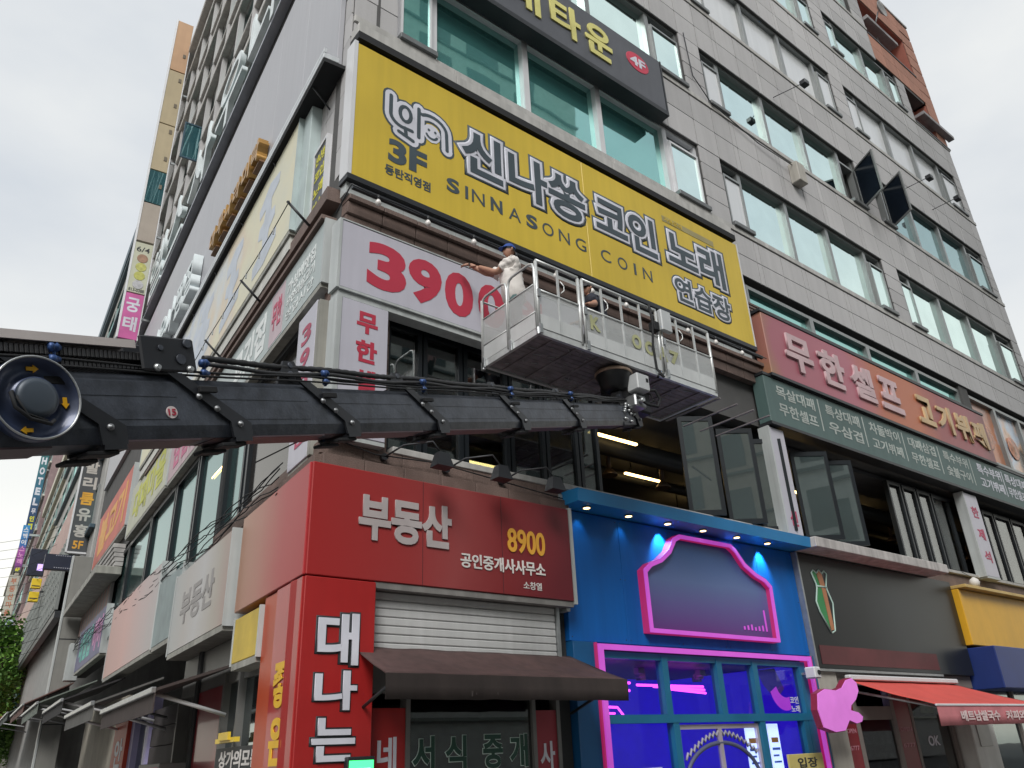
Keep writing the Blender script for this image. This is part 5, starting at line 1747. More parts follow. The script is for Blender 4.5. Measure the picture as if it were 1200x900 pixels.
# ---- blade signs projecting into the side street
sb_ = thing('tower_sign', 'very tall tan blade sign tower rising up the side street wall', 'sign', BF(21.5), (-.75, 0, 17))
cols = [(31.25, 34.4, (.42, .26, .15)), (28.0, 31.2, (.36, .3, .19)), (25.35, 27.95, (.37, .31, .2)), (21.6, 23.55, (.33, .29, .25))]
for i, (z0, z1, c) in enumerate(cols):
    part(sb_, 'panel', MB().box(-1.08, -.4, -.1, .25, z0, z1, ch=.01), M('tan_panel_%s' % 'abcd'[i], c, .6, var=.05, streak=.05))
part(sb_, 'glazed_panel', MB().box(-1.08, -.4, -.1, .25, 23.6, 25.3, ch=.01), glass_tint('teal_open_pane'))
part(sb_, 'edge_trim', MB().box(-1.14, -1.082, -.12, .27, 17, 34.45).box(-.398, -.36, -.12, .27, 17, 34.45), alu_white)
part(sb_, 'menu_panel', MB().box(-1.08, -.4, -.11, .25, 19.1, 21.5, ch=.01), M('ivory_green_panel', (.45, .46, .36), .5, var=.08))
for i, c in enumerate(((.3, .18, .12), (.42, .42, .12), (.4, .4, .1), (.4, .4, .42))):
    part(sb_, 'dish_picture', MB().lathe([(.2, -.125), (.21, -.112)], (-.72, 0, 20.75 - i * .42), 'y', 18), M('dish_%s' % 'abcd'[i], c, .5, var=.2, scale=8))
txt(sb_, '6/4', -1.0, -.5, 21.05, 21.3, -.111, dark_ink, .01)
txt(sb_, '813-0388', -1.03, -.45, 19.15, 19.3, -.111, dark_ink, .02)
part(sb_, 'pink_panel', MB().box(-1.08, -.4, -.11, .25, 17.0, 19.05, ch=.01), M('orchid_panel', (.5, .1, .3), .5))
for i, ch in enumerate('궁태'):
    txt(sb_, ch, -1.0, -.5, 18.2 - i * .85, 18.85 - i * .85, -.111, white_ink, .03, name='letter')
for z in (18, 22, 26, 30, 33.5):
    part(sb_, 'bracket', MB().box(-.36, -.0, .0, .08, z, z + .08), galv)
for k in range(6):
    part(sb_, 'vent_plate', MB().box(-.62, -.5, -.125, -.101, 24.4 + k * 1.55, 24.62 + k * 1.55), M('plate_brown', (.12, .1, .07), .6))
bl = thing('blade_sign', 'slate blade sign reading down in cream and gold Korean letters ending in 5F', 'sign', BF(30), (-.4, 0, 10.4))
part(bl, 'board', MB().box(-.8, -.04, -.1, .12, 10.5, 15.6, ch=.01), M('graphite_board', (.06, .065, .07), .5))
part(bl, 'edge_trim', MB().box(-.86, -.802, -.12, .14, 10.45, 15.65).box(-.8, -.04, -.11, .13, 10.42, 10.496), alu_white)
part(bl, 'oval_badge', MB().lathe([(.26, -.115), (.27, -.101)], (-.42, 0, 15.2), 'y', 20), MATS['badge_crimson'])
txt(bl, '4F', -.58, -.27, 15.08, 15.32, -.116, white_ink, .03)
greyc = M('warm_grey_letter', (.42, .4, .37), .5)
for i, (ch, m_) in enumerate((('발', greyc), ('리', greyc), ('룸', gold_ink), ('유', greyc), ('흥', greyc))):
    txt(bl, ch, -.7, -.14, 14.1 - i * .74, 14.68 - i * .74, -.101, m_, .035, name='letter')
txt(bl, '5F', -.64, -.22, 10.62, 10.98, -.101, gold_ink, .03)
db = thing('blade_sign', 'black horizontal projecting sign box edged with tiny white bulbs', 'sign', BF(29.5), (-.8, 0, 9.6))
part(db, 'board', MB().box(-1.6, .0, -.15, .15, 9.55, 10.2, ch=.01), M('ink_navy_box', (.015, .02, .04), .4))
dots = MB()
for k in range(14):
    for z in (9.62, 10.13):
        dots.box(-1.2 + k * .085, -1.17 + k * .085, -.165, -.151, z, z + .03)
part(db, 'bulb_row', dots, white_ink)['kind'] = 'stuff'
hb = thing('blade_sign', 'tall teal blade sign reading HOTEL in white capitals at the far end of the street', 'sign', BF(84), (-1, 0, 24))
part(hb, 'board', MB().box(-1.42, -.68, -.1, .2, 23.6, 33.5, ch=.02), print_mat('hotel_print', [(0, (.015, .03, .09)), (.3, (.02, .06, .14)), (.5, (.02, .12, .2)), (.8, (.03, .14, .16)), (1, (.02, .1, .1))], 'z', 0, 9.5, .02, .3, .4))
part(hb, 'bracket', MB().box(-.68, 0, .0, .1, 25, 25.2).box(-.68, 0, .0, .1, 31, 31.2), galv)
for i, ch in enumerate('HOTEL'):
    txt(hb, ch, -1.28, -.82, 31.6 - i * 1.12, 32.4 - i * 1.12, -.101, white_ink, .05, name='letter')
for i, ch in enumerate('무인텔'):
    txt(hb, ch, -1.25, -.85, 26.2 - i * .8, 26.8 - i * .8, -.101, (white_ink, bright_y, bright_y)[i], .04, name='letter')
fb = thing('blade_sign', 'blue and magenta far blade sign with a yellow 6F at its foot', 'sign', BF(80), (-1, 0, 19.5))
part(fb, 'board', MB().box(-1.7, -1.08, -.1, .2, 19.4, 24.0, ch=.02), print_mat('karaoke_blade_print', [(0, (.05, .06, .06)), (.12, (.2, .04, .22)), (.45, (.3, .06, .3)), (.55, (.03, .12, .35)), (1, (.03, .22, .45))], 'z', 0, 4.5, .01, .3, .5))
part(fb, 'bracket', MB().box(-1.08, 0, .0, .1, 20, 20.2).box(-1.08, 0, .0, .1, 23, 23.2), galv)
for i, ch in enumerate('스페이스노래'):
    txt(fb, ch, -1.6, -1.18, 23.3 - i * .62, 23.8 - i * .62, -.101, white_ink if i < 3 else M('pink_ink', (.6, .25, .5), .5), .04, name='letter')
txt(fb, '6F', -1.58, -1.2, 19.5, 19.85, -.101, bright_y, .04)
hb2 = thing('blade_sign', 'beige far blade sign with reddish Korean letters below the magenta one', 'sign', BF(86), (-1.3, 0, 16))
part(hb2, 'board', MB().box(-1.78, -.9, -.1, .2, 16.1, 20.3, ch=.02), M('beige_blade', (.4, .38, .33), .6))
for i, ch in enumerate('부동산마을'):
    txt(hb2, ch, -1.6, -1.1, 19.4 - i * .78, 20.0 - i * .78, -.101, M('brick_ink', (.4, .14, .08), .5), .03, name='letter')
hb3 = thing('blade_sign', 'pale blue far blade sign with navy Korean letters just above the tree', 'sign', BF(92), (-1, 0, 12.5))
part(hb3, 'board', MB().box(-1.2, -.35, -.1, .2, 13.2, 17.0, ch=.02), M('sky_blue_blade', (.42, .47, .6), .5))
for i, ch in enumerate('이용원'):
    txt(hb3, ch, -1.05, -.5, 15.6 - i * .95, 16.3 - i * .95, -.101, M('navy_ink', (.03, .06, .3), .5), .04, name='letter')
nbx = thing('blade_sign', 'small navy blade sign with a violet logo square behind the black bulb sign', 'sign', BF(46), (-1.2, 0, 12.3))
part(nbx, 'board', MB().box(-1.65, -.75, -.1, .2, 12.5, 14.1, ch=.02), M('ink_navy_box'))
part(nbx, 'logo_plate', MB().box(-1.15, -.85, -.12, -.101, 12.8, 13.2, ch=.05), M('violet_plate', (.45, .35, .7), emit=(.5, .35, .9), estr=.6))
yx = thing('blade_sign', 'small bright yellow blade sign with black stripes under the navy one', 'sign', BF(44), (-1, 0, 10.8))
for k in range(2):
    part(yx, 'board', MB().box(-1.35, -.85, -.1, .2, 11.4 - k * .75, 11.95 - k * .75, ch=.02), M('signal_yellow', (.7, .5, .02), .5))
part(yx, 'stripe', MB().box(-1.3, -.9, -.105, -.101, 11.5, 11.56).box(-1.3, -.9, -.105, -.101, 10.8, 10.86).box(-.85, .0, 0, .1, 11.2, 11.3), dark_ink)
wb = thing('blade_sign', 'plain white projecting box sign low on the side street beside the pink stripes', 'sign', BF(25), (-.3, 0, 4.6))
part(wb, 'board', MB().box(-.42, .0, -.2, .3, 4.7, 6.0, ch=.02), white_edge)
part(wb, 'bracket', MB().box(-.2, -.1, .0, .1, 6.0, 6.2), galv)
bsn = lsign('shop_sign', 'blue and pink lettered shop sign above the black awning', 18.0, 24.2, 4.9, 6.3, M('indigo_board', (.09, .09, .2), .5, var=.2))
txt(bsn, '네일샵', -23.5, -20.5, 5.1, 6.1, -.201, M('aqua_ink', (.1, .45, .4), .5), .04)
txt(bsn, '헤어', -20.2, -18.4, 5.1, 6.1, -.201, M('pink_ink'), .04)

# ============================================================ buildings farther up the side street
def far_building(label, s0, s1, off, h, wall, floors, wz0, pitch, bay, gm, trim, org_s=None, depth=18, z_first=6.0, wh=1.5):
    t = thing('street_building', label, 'building', LF, (-(s0 + s1) / 2, 0, 0), group='buildings along the side street')
    part(t, 'wall', MB().box(-s1, -s0, -off, depth, 0, h, ch=.05), wall)
    part(t, 'parapet', MB().box(-s1 - .1, -s0 + .1, -off - .25, -off - .005, h - .7, h + .1, ch=.03), trim)
    for f in range(floors):
        z = z_first + f * pitch
        part(t, 'ledge', MB().box(-s1, -s0, -off - .22, -off - .002, z - .3, z - .12, ch=.02), trim)
        s_ = s0 + .8
        while s_ + bay < s1:
            w_ = MB().box(-s_ - bay + .25, -s_ - bay + .31, -off - .1, -off - .002, z, z + wh).box(-s_ - .06, -s_, -off - .1, -off - .002, z, z + wh).box(-s_ - bay + .31, -s_ - .06, -off - .1, -off - .002, z + wh - .08, z + wh).box(-s_ - bay + .31, -s_ - .06, -off - .1, -off - .002, z, z + .08)
            w = part(t, 'window', w_, alu)
            part(w, 'pane', MB().box(-s_ - bay + .31, -s_ - .06, -off - .04, -off - .002, z + .08, z + wh - .08), gm)
            s_ += bay
    return t


b2_ = far_building('grey side street building with navy parapet and thin ledges, next to the corner block', 28.2, 57, .03, 30.5, M('grey_render', (.33, .33, .32), .8, streak=.15), 6, 0, 3.6, 3.4, glass_t, M('navy_parapet', (.05, .09, .12), .5), z_first=11.5, wh=1.9)
# projecting mesh screen box of that building
scn = thing('facade_screen', 'large grey metal mesh screen wrapping the second floor of the side street building', 'screen', LF, (-45, -.3, 8.4))
part(scn, 'screen_panel', MB().box(-72, -33, -.62, -.5, 8.5, 12.0, ch=.01), M('screen_grey', (.2, .215, .21), .55, .2, var=.2, scale=.5, streak=.15))
grd = MB()
for k in range(40):
    grd.box(-33 - k - .05, -33 - k, -.66, -.622, 8.5, 12.0)
for k in range(6):
    grd.box(-72, -33, -.67, -.661, 8.7 + k * .6, 8.74 + k * .6)
part(scn, 'grid_bar', grd, M('grid_bar_grey', (.27, .29, .28), .5, .3))
part(scn, 'under_frame', MB().box(-72, -33, -.6, -.31, 8.15, 8.45), dark_metal)
pcol = thing('street_column', 'plain grey render column in front of the mesh screen', 'column', BF(26.4), (-.6, 0, 0))
part(pcol, 'shaft', MB().box(-.72, -.05, -.2, .5, 0, 9.5, ch=.02), M('column_grey', (.22, .22, .205), .8, var=.08, streak=.1))
part(pcol, 'groove', MB().box(-.725, -.045, -.205, .505, 3.3, 3.34).box(-.725, -.045, -.205, .505, 6.3, 6.34), dark_metal)
part(pcol, 'edge_trim', MB().box(-.79, -.728, -.21, .2, 0, 9.5), white_edge)
pk = thing('facade_band', 'pale salmon facade band under the mesh screen building eaves', 'facade band', LF, (-50, -.3, 12))
part(pk, 'band', MB().box(-80, -31, -.5, -.31, 12.4, 14.6, ch=.01), M('salmon_render', (.46, .33, .3), .8, streak=.1))
lv_ = thing('roof_ledge', 'weathered grey concrete ledge jutting over the side street above the stone shingles', 'ledge', LF, (-22, -.2, 7.2))
part(lv_, 'ledge', MB().box(-26.0, -17.5, -.75, -.02, 7.1, 7.35, ch=.02), gr_tray)
shg = MB()
for k in range(10):
    for j in range(5):
        shg.box(-25.9 + k * .84, -25.9 + k * .84 + .8, -.25 - .03 * j, -.02, 7.38 + j * .14, 7.5 + j * .14)
part(lv_, 'shingle', shg, M('pale_shingle', (.4, .39, .38), .8, var=.3, scale=3))
strp = thing('striped_panel', 'vertical pink and grey striped wall panels over the maroon awning', 'wall panel', LF, (-22, -.05, 4.6))
for k in range(20):
    part(strp, 'strip', MB().box(-25.8 + k * .36, -25.8 + k * .36 + .34, -.12, -.03, 6.35, 7.08, ch=.005), (M('strip_pink', (.42, .27, .24), .7), M('strip_grey', (.3, .29, .29), .7))[k % 2])
far_building('mauve brick hotel building far up the side street', 82, 112, .4, 46, M('mauve_brick', (.21, .15, .155), .8, streak=.1, speck=.1), 9, 0, 3.6, 5.5, glass_t, M('pale_trim', (.42, .4, .36), .7), z_first=10, wh=1.8)
far_building('pale far building with cream ledges between the screen building and the hotel', 57.5, 81.5, .02, 26, M('cream_render', (.42, .4, .35), .8, streak=.15), 6, 0, 3.3, 2.8, glass_t, M('cream_trim', (.5, .48, .4), .7), z_first=6, wh=1.7)
far_building('distant beige block closing the side street', 116, 150, .8, 30, M('beige_render', (.4, .36, .3), .8), 6, 0, 3.8, 5, glass_t, M('pale_trim'), z_first=8)

# power lines
pl = thing('power_line', 'bundle of thin black overhead wires crossing the side street in front of the far shops', 'wire', LF, (-40, -1.5, 12))
for k in range(13):
    z = 7.6 + k * .62
    part(pl, 'wire', MB().tube([(-46 - k * .3, -3.6, z), (-43 - k * .3, -1.6, z - .12), (-40 - k * .3, -.4, z + .05)], .012, 4), black)

# ---- street trees
def tree(label, s, off, h, r, seed, fr=LF, zc=.62):
    rnd = random.Random(seed)
    t = thing('street_tree', label, 'tree', fr, (-s, -off, 0), group='street trees')
    tr = MB()
    tr.tube([(-s, -off, 0), (-s + .1, -off, h * .25), (-s, -off + .1, h * .5), (-s, -off, h * .8)], [.2, .16, .12, .05], 8)
    for k in range(9):
        a = rnd.uniform(0, 6.28)
        z = h * rnd.uniform(.35, .7)
        tr.tube([(-s, -off, z), (-s + math.cos(a) * r * .45, -off + math.sin(a) * r * .45, z + h * .12), (-s + math.cos(a) * r * .8, -off + math.sin(a) * r * .8, z + h * .2)], [.07, .045, .02], 6)
    part(t, 'trunk', tr, M('bark', (.12, .09, .07), .9, var=.25))
    for shade, cnt in (((.07, .16, .03), 3600), ((.17, .34, .06), 3600)):
        cm = MB()
        clumps = [(rnd.gauss(0, r * .42), rnd.gauss(0, r * .42), rnd.uniform(-1, 1) * h * .33) for _ in range(26)]
        for k in range(cnt):
            c = clumps[k % 26]
            p = (-s + c[0] + rnd.gauss(0, r * .17), -off + c[1] + rnd.gauss(0, r * .17), h * zc + c[2] + rnd.gauss(0, r * .17))
            d = Vector((rnd.uniform(-1, 1), rnd.uniform(-1, 1), rnd.uniform(-.6, .6))).normalized() * .17
            e = d.orthogonal().normalized() * .1
            P_ = Vector(p)
            cm.add([P_ - d, P_ + e, P_ + d, P_ - e], [(0, 1, 2, 3)])
        part(t, 'crown', cm, M('leaf_%d' % int(shade[1] * 1000), shade, .6, var=.3, scale=3))
    return t


tree('bright green street tree filling the left edge under the far blade signs', 58, 1.6, 11.5, 2.6, 3)
tree('green street tree standing behind the first one along the left edge', 66, 2.2, 12.0, 2.4, 5)
tree('far green street tree mostly hidden at the left edge', 78, 2.6, 12.5, 2.4, 9)
# ============================================================ buildings across the road (seen mirrored in the glazing)
def opposite(label, x0, x1, y, h, wm, bay, fh):
    t = thing('opposite_building', label, 'building', RF, ((x0 + x1) / 2, y - 8, 0), group='buildings across the road')
    part(t, 'wall', MB().box(x0, x1, y - 16, y, 0, h, ch=.05), wm)
    wn = MB()
    z = 3.6
    while z + fh < h:
        x = x0 + 1
        while x + bay < x1:
            wn.box(x, x + bay * .68, y + .005, y + .03, z, z + fh * .6)
            x += bay
        wn.box(x0, x1, y + .005, y + .2, z - .45, z - .3)
        z += fh
    o = part(t, 'window_grid', wn, M('opposite_glazing', (.02, .05, .055), .1, var=.3, scale=.4))
    o['kind'] = 'stuff'
    part(t, 'parapet', MB().box(x0 - .1, x1 + .1, y - 16.1, y + .15, h, h + .8), coping_m)
    return t


opposite('tall pale office tower across the road mirrored in the teal windows', 6, 31, -24, 66, M('opposite_pale_wall', (.4, .43, .42), .8), 4.2, 3.6)
opposite('lower beige block across the road beside the tower', -22, 4, -30, 24, M('opposite_beige_wall', (.34, .31, .27), .8), 3.4, 3.4)
opposite('long low grey block across the road to the right', 36, 80, -30, 17, M('opposite_grey_wall', (.3, .3, .3), .8), 3.8, 3.5)
t = thing('opposite_building', 'brick block across the side street behind the truck', 'building', RF, (-30, 20, 0), group='buildings across the road')
part(t, 'wall', MB().box(-40, -16, 2, 60, 0, 15, ch=.05), M('opposite_brick', (.2, .12, .09), .8, var=.1))
wn = MB()
for k in range(14):
    for j in range(4):
        wn.box(-16, -15.97, 4 + k * 4, 6.6 + k * 4, 3.5 + j * 3, 5.3 + j * 3)
part(t, 'window_grid', wn, MATS['opposite_glazing'])['kind'] = 'stuff'

# ============================================================ telescopic boom
BA = Vector((-3.924, -4.242, 3.478))
BD = Vector((.90453, .29321, .30961))
BY = Vector((-.30837, .95127, 0))
BZ = Vector((-.29452, -.09547, .95086))
BFr = Matrix(((BD.x, BY.x, BZ.x, BA.x), (BD.y, BY.y, BZ.y, BA.y), (BD.z, BY.z, BZ.z, BA.z), (0, 0, 0, 1)))
boom_m = M('boom_black_paint', (.05, .058, .075), .42, .1, var=.35, scale=7, bump=.3, bscale=25, speck=.12)
boom_lo = M('boom_underside_reddish', (.075, .05, .06), .5, var=.25, scale=3, streak=.1)
chain_m = M('hose_chain', (.02, .021, .024), .6, var=.3, scale=20)
boom = thing('telescopic_boom', 'long black telescopic crane boom crossing the street from the left up to the lift basket', 'crane boom', BFr, (0, 0, 0))


def sect(k0, k1, h, w, zc, col_h=None):
    """one boom section: six sided tube, with its slanted end collar, wear pads and bolts"""
    a = MB()
    y0, y1 = -w, w
    prof = [(-w * .8, zc - h), (-w, zc - h * .62), (-w, zc + h * .75), (-w * .85, zc + h), (w * .85, zc + h), (w, zc + h * .75), (w, zc - h * .62), (w * .8, zc - h)]
    n = len(prof)
    sl = h * 2.3       # the end is cut on a slant
    vs = [(k0, y, z) for y, z in prof] + [(k1 - sl * .5 + sl * (zc + h - z) / (2 * h), y, z) for y, z in prof]
    fs = [(i, (i + 1) % n, (i + 1) % n + n, i + n) for i in range(n)] + [tuple(range(n - 1, -1, -1)), tuple(range(n, 2 * n))]
    a.add(vs, fs)
    s = part(boom, 'boom_section', a, boom_m)
    # stiffening ribs pressed along the side
    rb = MB()
    for zf in (.3, -.42):
        rb.box(k0, k1 - sl * .6, -w - .003, -w + .001, zc + h * zf, zc + h * (zf + .03))
    part(s, 'side_rib', rb, boom_m)
    # collar plate on the slanted end
    c = MB()
    hh = h * 1.06
    e = w + .022
    o0, o1 = -sl * .5 + 0, sl * .5
    for yy0, yy1 in ((-e, -w - .001), (w + .001, e)):
        c.add([(k1 + o0 - .11, yy0, zc + hh), (k1 + o0 + .0, yy0, zc + hh), (k1 + o1 + .03, yy0, zc - hh * .55), (k1 + o1 + .03, yy0, zc - hh), (k1 + o1 - .13, yy0, zc - hh), (k1 + o1 - .14, yy0, zc - hh * .5),
               (k1 + o0 - .11, yy1, zc + hh), (k1 + o0 + .0, yy1, zc + hh), (k1 + o1 + .03, yy1, zc - hh * .55), (k1 + o1 + .03, yy1, zc - hh), (k1 + o1 - .13, yy1, zc - hh), (k1 + o1 - .14, yy1, zc - hh * .5)],
              [(0, 1, 2, 3, 4, 5), (11, 10, 9, 8, 7, 6)] + [(i, i + 6, (i + 1) % 6 + 6, (i + 1) % 6) for i in range(6)])
    c.box(k1 + o1 - .12, k1 + o1 + .02, -e, e, zc - hh - .03, zc - hh)
    col = part(boom, 'end_collar', c, M('collar_black', (.02, .022, .027), .42, .2, var=.2))
    bt = MB()
    for t_, zz_ in ((.5, .3), (.78, -.1), (1.0, -.62)):
        kx = k1 + o0 + (o1 - o0) * (.28 if t_ == .5 else .55 if t_ == .78 else .92) - .03
        bt.lathe([(.002, -e - .024), (.009, -e - .024), (.011, -e - .014), (.021, -e - .012), (.022, -e)], (kx, 0, zc + h * zz_), 'y', 10)
    part(col, 'bolt', bt, M('bolt_steel', (.25, .26, .27), .45, .7, var=.4, scale=30))
    wp_ = MB()
    wp_.box(k1 + o1 - .22, k1 + o1 - .02, -e * .9, -e * .3, zc - hh - .055, zc - hh - .031, ch=.005)
    wp_.box(k1 + o1 - .22, k1 + o1 - .02, e * .3, e * .9, zc - hh - .055, zc - hh - .031, ch=.005)
    wp_.box(k1 + o0 + .1, k1 + o0 + .24, -e - .03, -e - .001, zc + h * .42, zc + h * .62, ch=.004)
    part(col, 'wear_pad', wp_, black)
    # bracket on top carrying the hoses
    hb_ = MB()
    q = k1 + o0 - .12
    bh = h * .85 + .03
    hb_.add([(q - .16, -w * .7, zc + h), (q + .12, -w * .7, zc + h), (q + .05, -w * .7, zc + h + bh), (q - .06, -w * .7, zc + h + bh),
             (q - .16, -w * .55, zc + h), (q + .12, -w * .55, zc + h), (q + .05, -w * .55, zc + h + bh), (q - .06, -w * .55, zc + h + bh)],
            [(0, 1, 2, 3), (7, 6, 5, 4), (0, 4, 5, 1), (1, 5, 6, 2), (2, 6, 7, 3), (3, 7, 4, 0)])
    hb_.box(q - .14, q + .1, -w * .7, w * .7, zc + h, zc + h + .03)
    hbo = part(boom, 'hose_bracket', hb_, MATS['collar_black'])
    part(hbo, 'pulley', MB().lathe([(.035, -w * .76), (.045, -w * .73), (.045, -w * .70)], (q - .01, 0, zc + h + bh * .35), 'y', 14).lathe([(.02, -w * .76), (.026, -w * .70)], (q, 0, zc + h + bh * .82), 'y', 10), boom_m)
    # blue hose coupling just past the collar
    cp_ = MB()
    kk = k1 + o0 + .2
    cp_.tube([(kk, -w * .85, zc + h + .0), (kk + .01, -w * .95, zc + h + .1)], .014, 6)
    cp_.lathe([(.012, kk - .03), (.03, kk - .02), (.03, kk + .0), (.02, kk + .01), (.032, kk + .02), (.012, kk + .05)], (0, -w * .95, zc + h + .1), 'x', 8)
    cp_.lathe([(.012, kk - .03), (.028, kk - .02), (.028, kk + .0), (.012, kk + .04)], (0, -w * .95, zc + h + .03), 'x', 8)
    part(boom, 'hose_coupling', cp_, M('anodised_blue', (.03, .07, .2), .45, .3, var=.5, scale=40))


ks = [-6.6, .3, 1.28, 2.42, 3.7, 5.3, 6.78, 8.75]
hs = [.235, .206, .195, .182, .172, .162, .152]
for i in range(7):
    w_ = .165 - i * .009
    sect(ks[i] - (.5 if i else 0), ks[i + 1], hs[i], w_, -.055 - i * .003)
# underside plates (a little redder than the sides)
for i in range(7):
    w_ = .165 - i * .009
    part(boom, 'under_plate', MB().box(ks[i], ks[i + 1] - .12, -w_ * .8, w_ * .8, -.055 - i * .003 - hs[i] - .012, -.055 - i * .003 - hs[i] - .001), boom_lo)
part(boom, 'number_disc', MB().lathe([(.04, -.1635), (.041, -.158)], (.94, 0, -.1), 'y', 24), M('disc_cream', (.62, .55, .55), .5))
boom.children[-1].location = (0, 0, 0)
txt(boom, '15', .912, .968, -.122, -.078, -.1645, M('disc_red', (.4, .03, .06), .5), .03, .002)
# hose chain tray, cables above the first sections
tray = MB()
tray.box(-6.6, .74, -.17, -.02, .35, .362).box(-6.6, .74, -.175, -.165, .31, .362).box(-6.6, .74, -.02, -.01, .31, .362)
part(boom, 'cable_tray', tray, M('tray_grey', (.5, .46, .45), .5, .1, var=.1))
hc = MB()
for k in range(150):
    hc.box(-3.0 + k * .027, -3.0 + k * .027 + .022, -.16, -.02, .235, .29, ch=.004)
    if k % 1 == 0:
        hc.box(-3.0 + k * .027, -3.0 + k * .027 + .02, -.16, -.02, .178, .205)
part(boom, 'hose_chain', hc, chain_m)
hb_ = MB().box(.76, 1.16, -.19, -.165, .165, .4, ch=.012).box(.76, 1.16, .0, .03, .165, .4, ch=.012)
hd_ = part(boom, 'head_plate', hb_, M('collar_black'))
part(hd_, 'boss', MB().lathe([(.028, -.205), (.032, -.192)], (1.1, 0, .36), 'y', 14).lathe([(.034, -.2), (.036, -.192)], (1.04, 0, .25), 'y', 14).lathe([(.018, -.2), (.02, -.192)], (.9, 0, .32), 'y', 12), boom_m)
part(hd_, 'bolt', MB().lathe([(.015, -.215), (.022, -.2), (.028, -.192)], (1.1, 0, .185), 'y', 10).lathe([(.015, -.215), (.022, -.2), (.028, -.192)], (.86, 0, .185), 'y', 10), galv)


def hose(z0, z1, y, r, k0=-4, k1=8.7, n=30, mat=chain_m, nm='hose', sag=.03, ripple=False):
    p = []
    for i in range(n + 1):
        t = i / n
        k = k0 + (k1 - k0) * t
        p.append((k, y * (1 - .35 * max(0, k) / 9), z0 + (z1 - z0) * max(0, k) / 8.7 - sag * math.sin(t * PI * 6) ** 2))
    rr = [r * (1.0 if not ripple or i % 2 else .8) for i in range(n + 1)]
    part(boom, nm, MB().tube(p, rr if ripple else r, 8), mat)


hose(.33, .17, -.09, .026, 1.3, 8.6, 150, ripple=True, sag=.012)
hose(.27, .15, -.13, .017, 1.3, 8.6)
hose(.22, .14, -.16, .009, -4, 8.6, mat=black, nm='cable')
hose(.17, .11, -.175, .008, -4, 8.5, mat=black, nm='cable', sag=.012)
hose(.25, .16, -.10, .014, 2.2, 8.6)
# cable reel with arrow stickers
reel = part(boom, 'cable_reel', MB().lathe([(.12, -.262), (.13, -.265), (.135, -.215), (.236, -.212), (.25, -.268), (.26, -.27), (.262, -.2), (.0, -.195)], (.1, 0, -.04), 'y', 48), M('reel_navy', (.035, .05, .1), .38, .3, var=.5, scale=4, coat=.2))
part(reel, 'rim', MB().tube([(.1 + .256 * math.cos(t * PI / 24), -.272, -.04 + .256 * math.sin(t * PI / 24)) for t in range(49)], .007, 6, cap=False), M('rim_steel', (.5, .52, .53), .3, .8))
part(reel, 'hub_cover', MB().lathe([(.002, -.285), (.09, -.285), (.118, -.278), (.125, -.262)], (.1, 0, -.04), 'y', 32), M('hub_slate', (.05, .065, .085), .45, .2, var=.2))
for t, rot in ((85, 0), (355, -90), (255, 180)):
    cx, cz = .1 + .195 * math.cos(math.radians(t)), -.04 + .195 * math.sin(math.radians(t))
    a = math.radians(rot)
    ar = [(-.035, -.012), (.005, -.012), (.005, -.025), (.038, 0), (.005, .025), (.005, .012), (-.035, .012)]
    ar = [(cx + x * math.cos(a) - z * math.sin(a), cz + x * math.sin(a) + z * math.cos(a)) for x, z in ar]
    part(reel, 'arrow_sticker', MB().prism(ar, -.222, -.2155), M('arrow_yellow', (.75, .4, .01), .5))
part(reel, 'reel_hose', MB().tube([(-.02, -.24, .0), (-.06, -.29, -.02), (-.05, -.3, -.11), (.03, -.3, -.18), (.15, -.29, -.21), (.19, -.26, -.18)], .012, 8).tube([(.0, -.24, -.01), (-.03, -.29, -.05), (.01, -.3, -.15), (.13, -.29, -.19)], .008, 6), black)
for o_ in [c for c in boom.children if c.name.startswith('cable_reel')]:
    k_ = .9
    o_.matrix_local = Matrix.Translation((-.045, 0, -.01)) @ Matrix.Translation((.1, 0, -.04)) @ Matrix.Diagonal((k_, 1, k_, 1)) @ Matrix.Translation((-.1, 0, .04))
# turret the boom rises from, standing in the road outside the frame
tm = BFr.inverted()
tu = thing('crane_truck', 'crane truck chassis carrying the boom turret, standing in the side street', 'truck', frame(Vector((1, 0, 0)), Vector((0, 1, 0)), (-9.6, -6.1, 0)), (0, 0, 0))
part(tu, 'chassis', MB().box(-3.5, 4.0, -1.1, 1.1, .55, .95, ch=.04).box(-3.4, -1.8, -1.15, 1.15, .951, 2.3, ch=.12), M('truck_white', (.6, .6, .6), .35, coat=.4))
part(tu, 'turret', MB().lathe([(.7, .951), (.65, 1.1), (.45, 1.3), (.4, 1.75)], (0, 0, 0), 'z', 24).box(-.4, .5, -.3, .3, 1.4, 1.9, ch=.04), boom_m)
for x in (-2.6, 1.6, 2.8):
    for y in (-1.1, .85):
        w_ = part(tu, 'wheel', MB().lathe([(.28, y), (.46, y + .02), (.48, y + .12), (.46, y + .23), (.28, y + .25)], (x, 0, .34), 'y', 24), M('tyre_rubber', (.02, .02, .02), .85))
        part(w_, 'rim', MB().lathe([(.05, y - .015), (.27, y + .02)], (x, 0, .34), 'y', 16), galv)

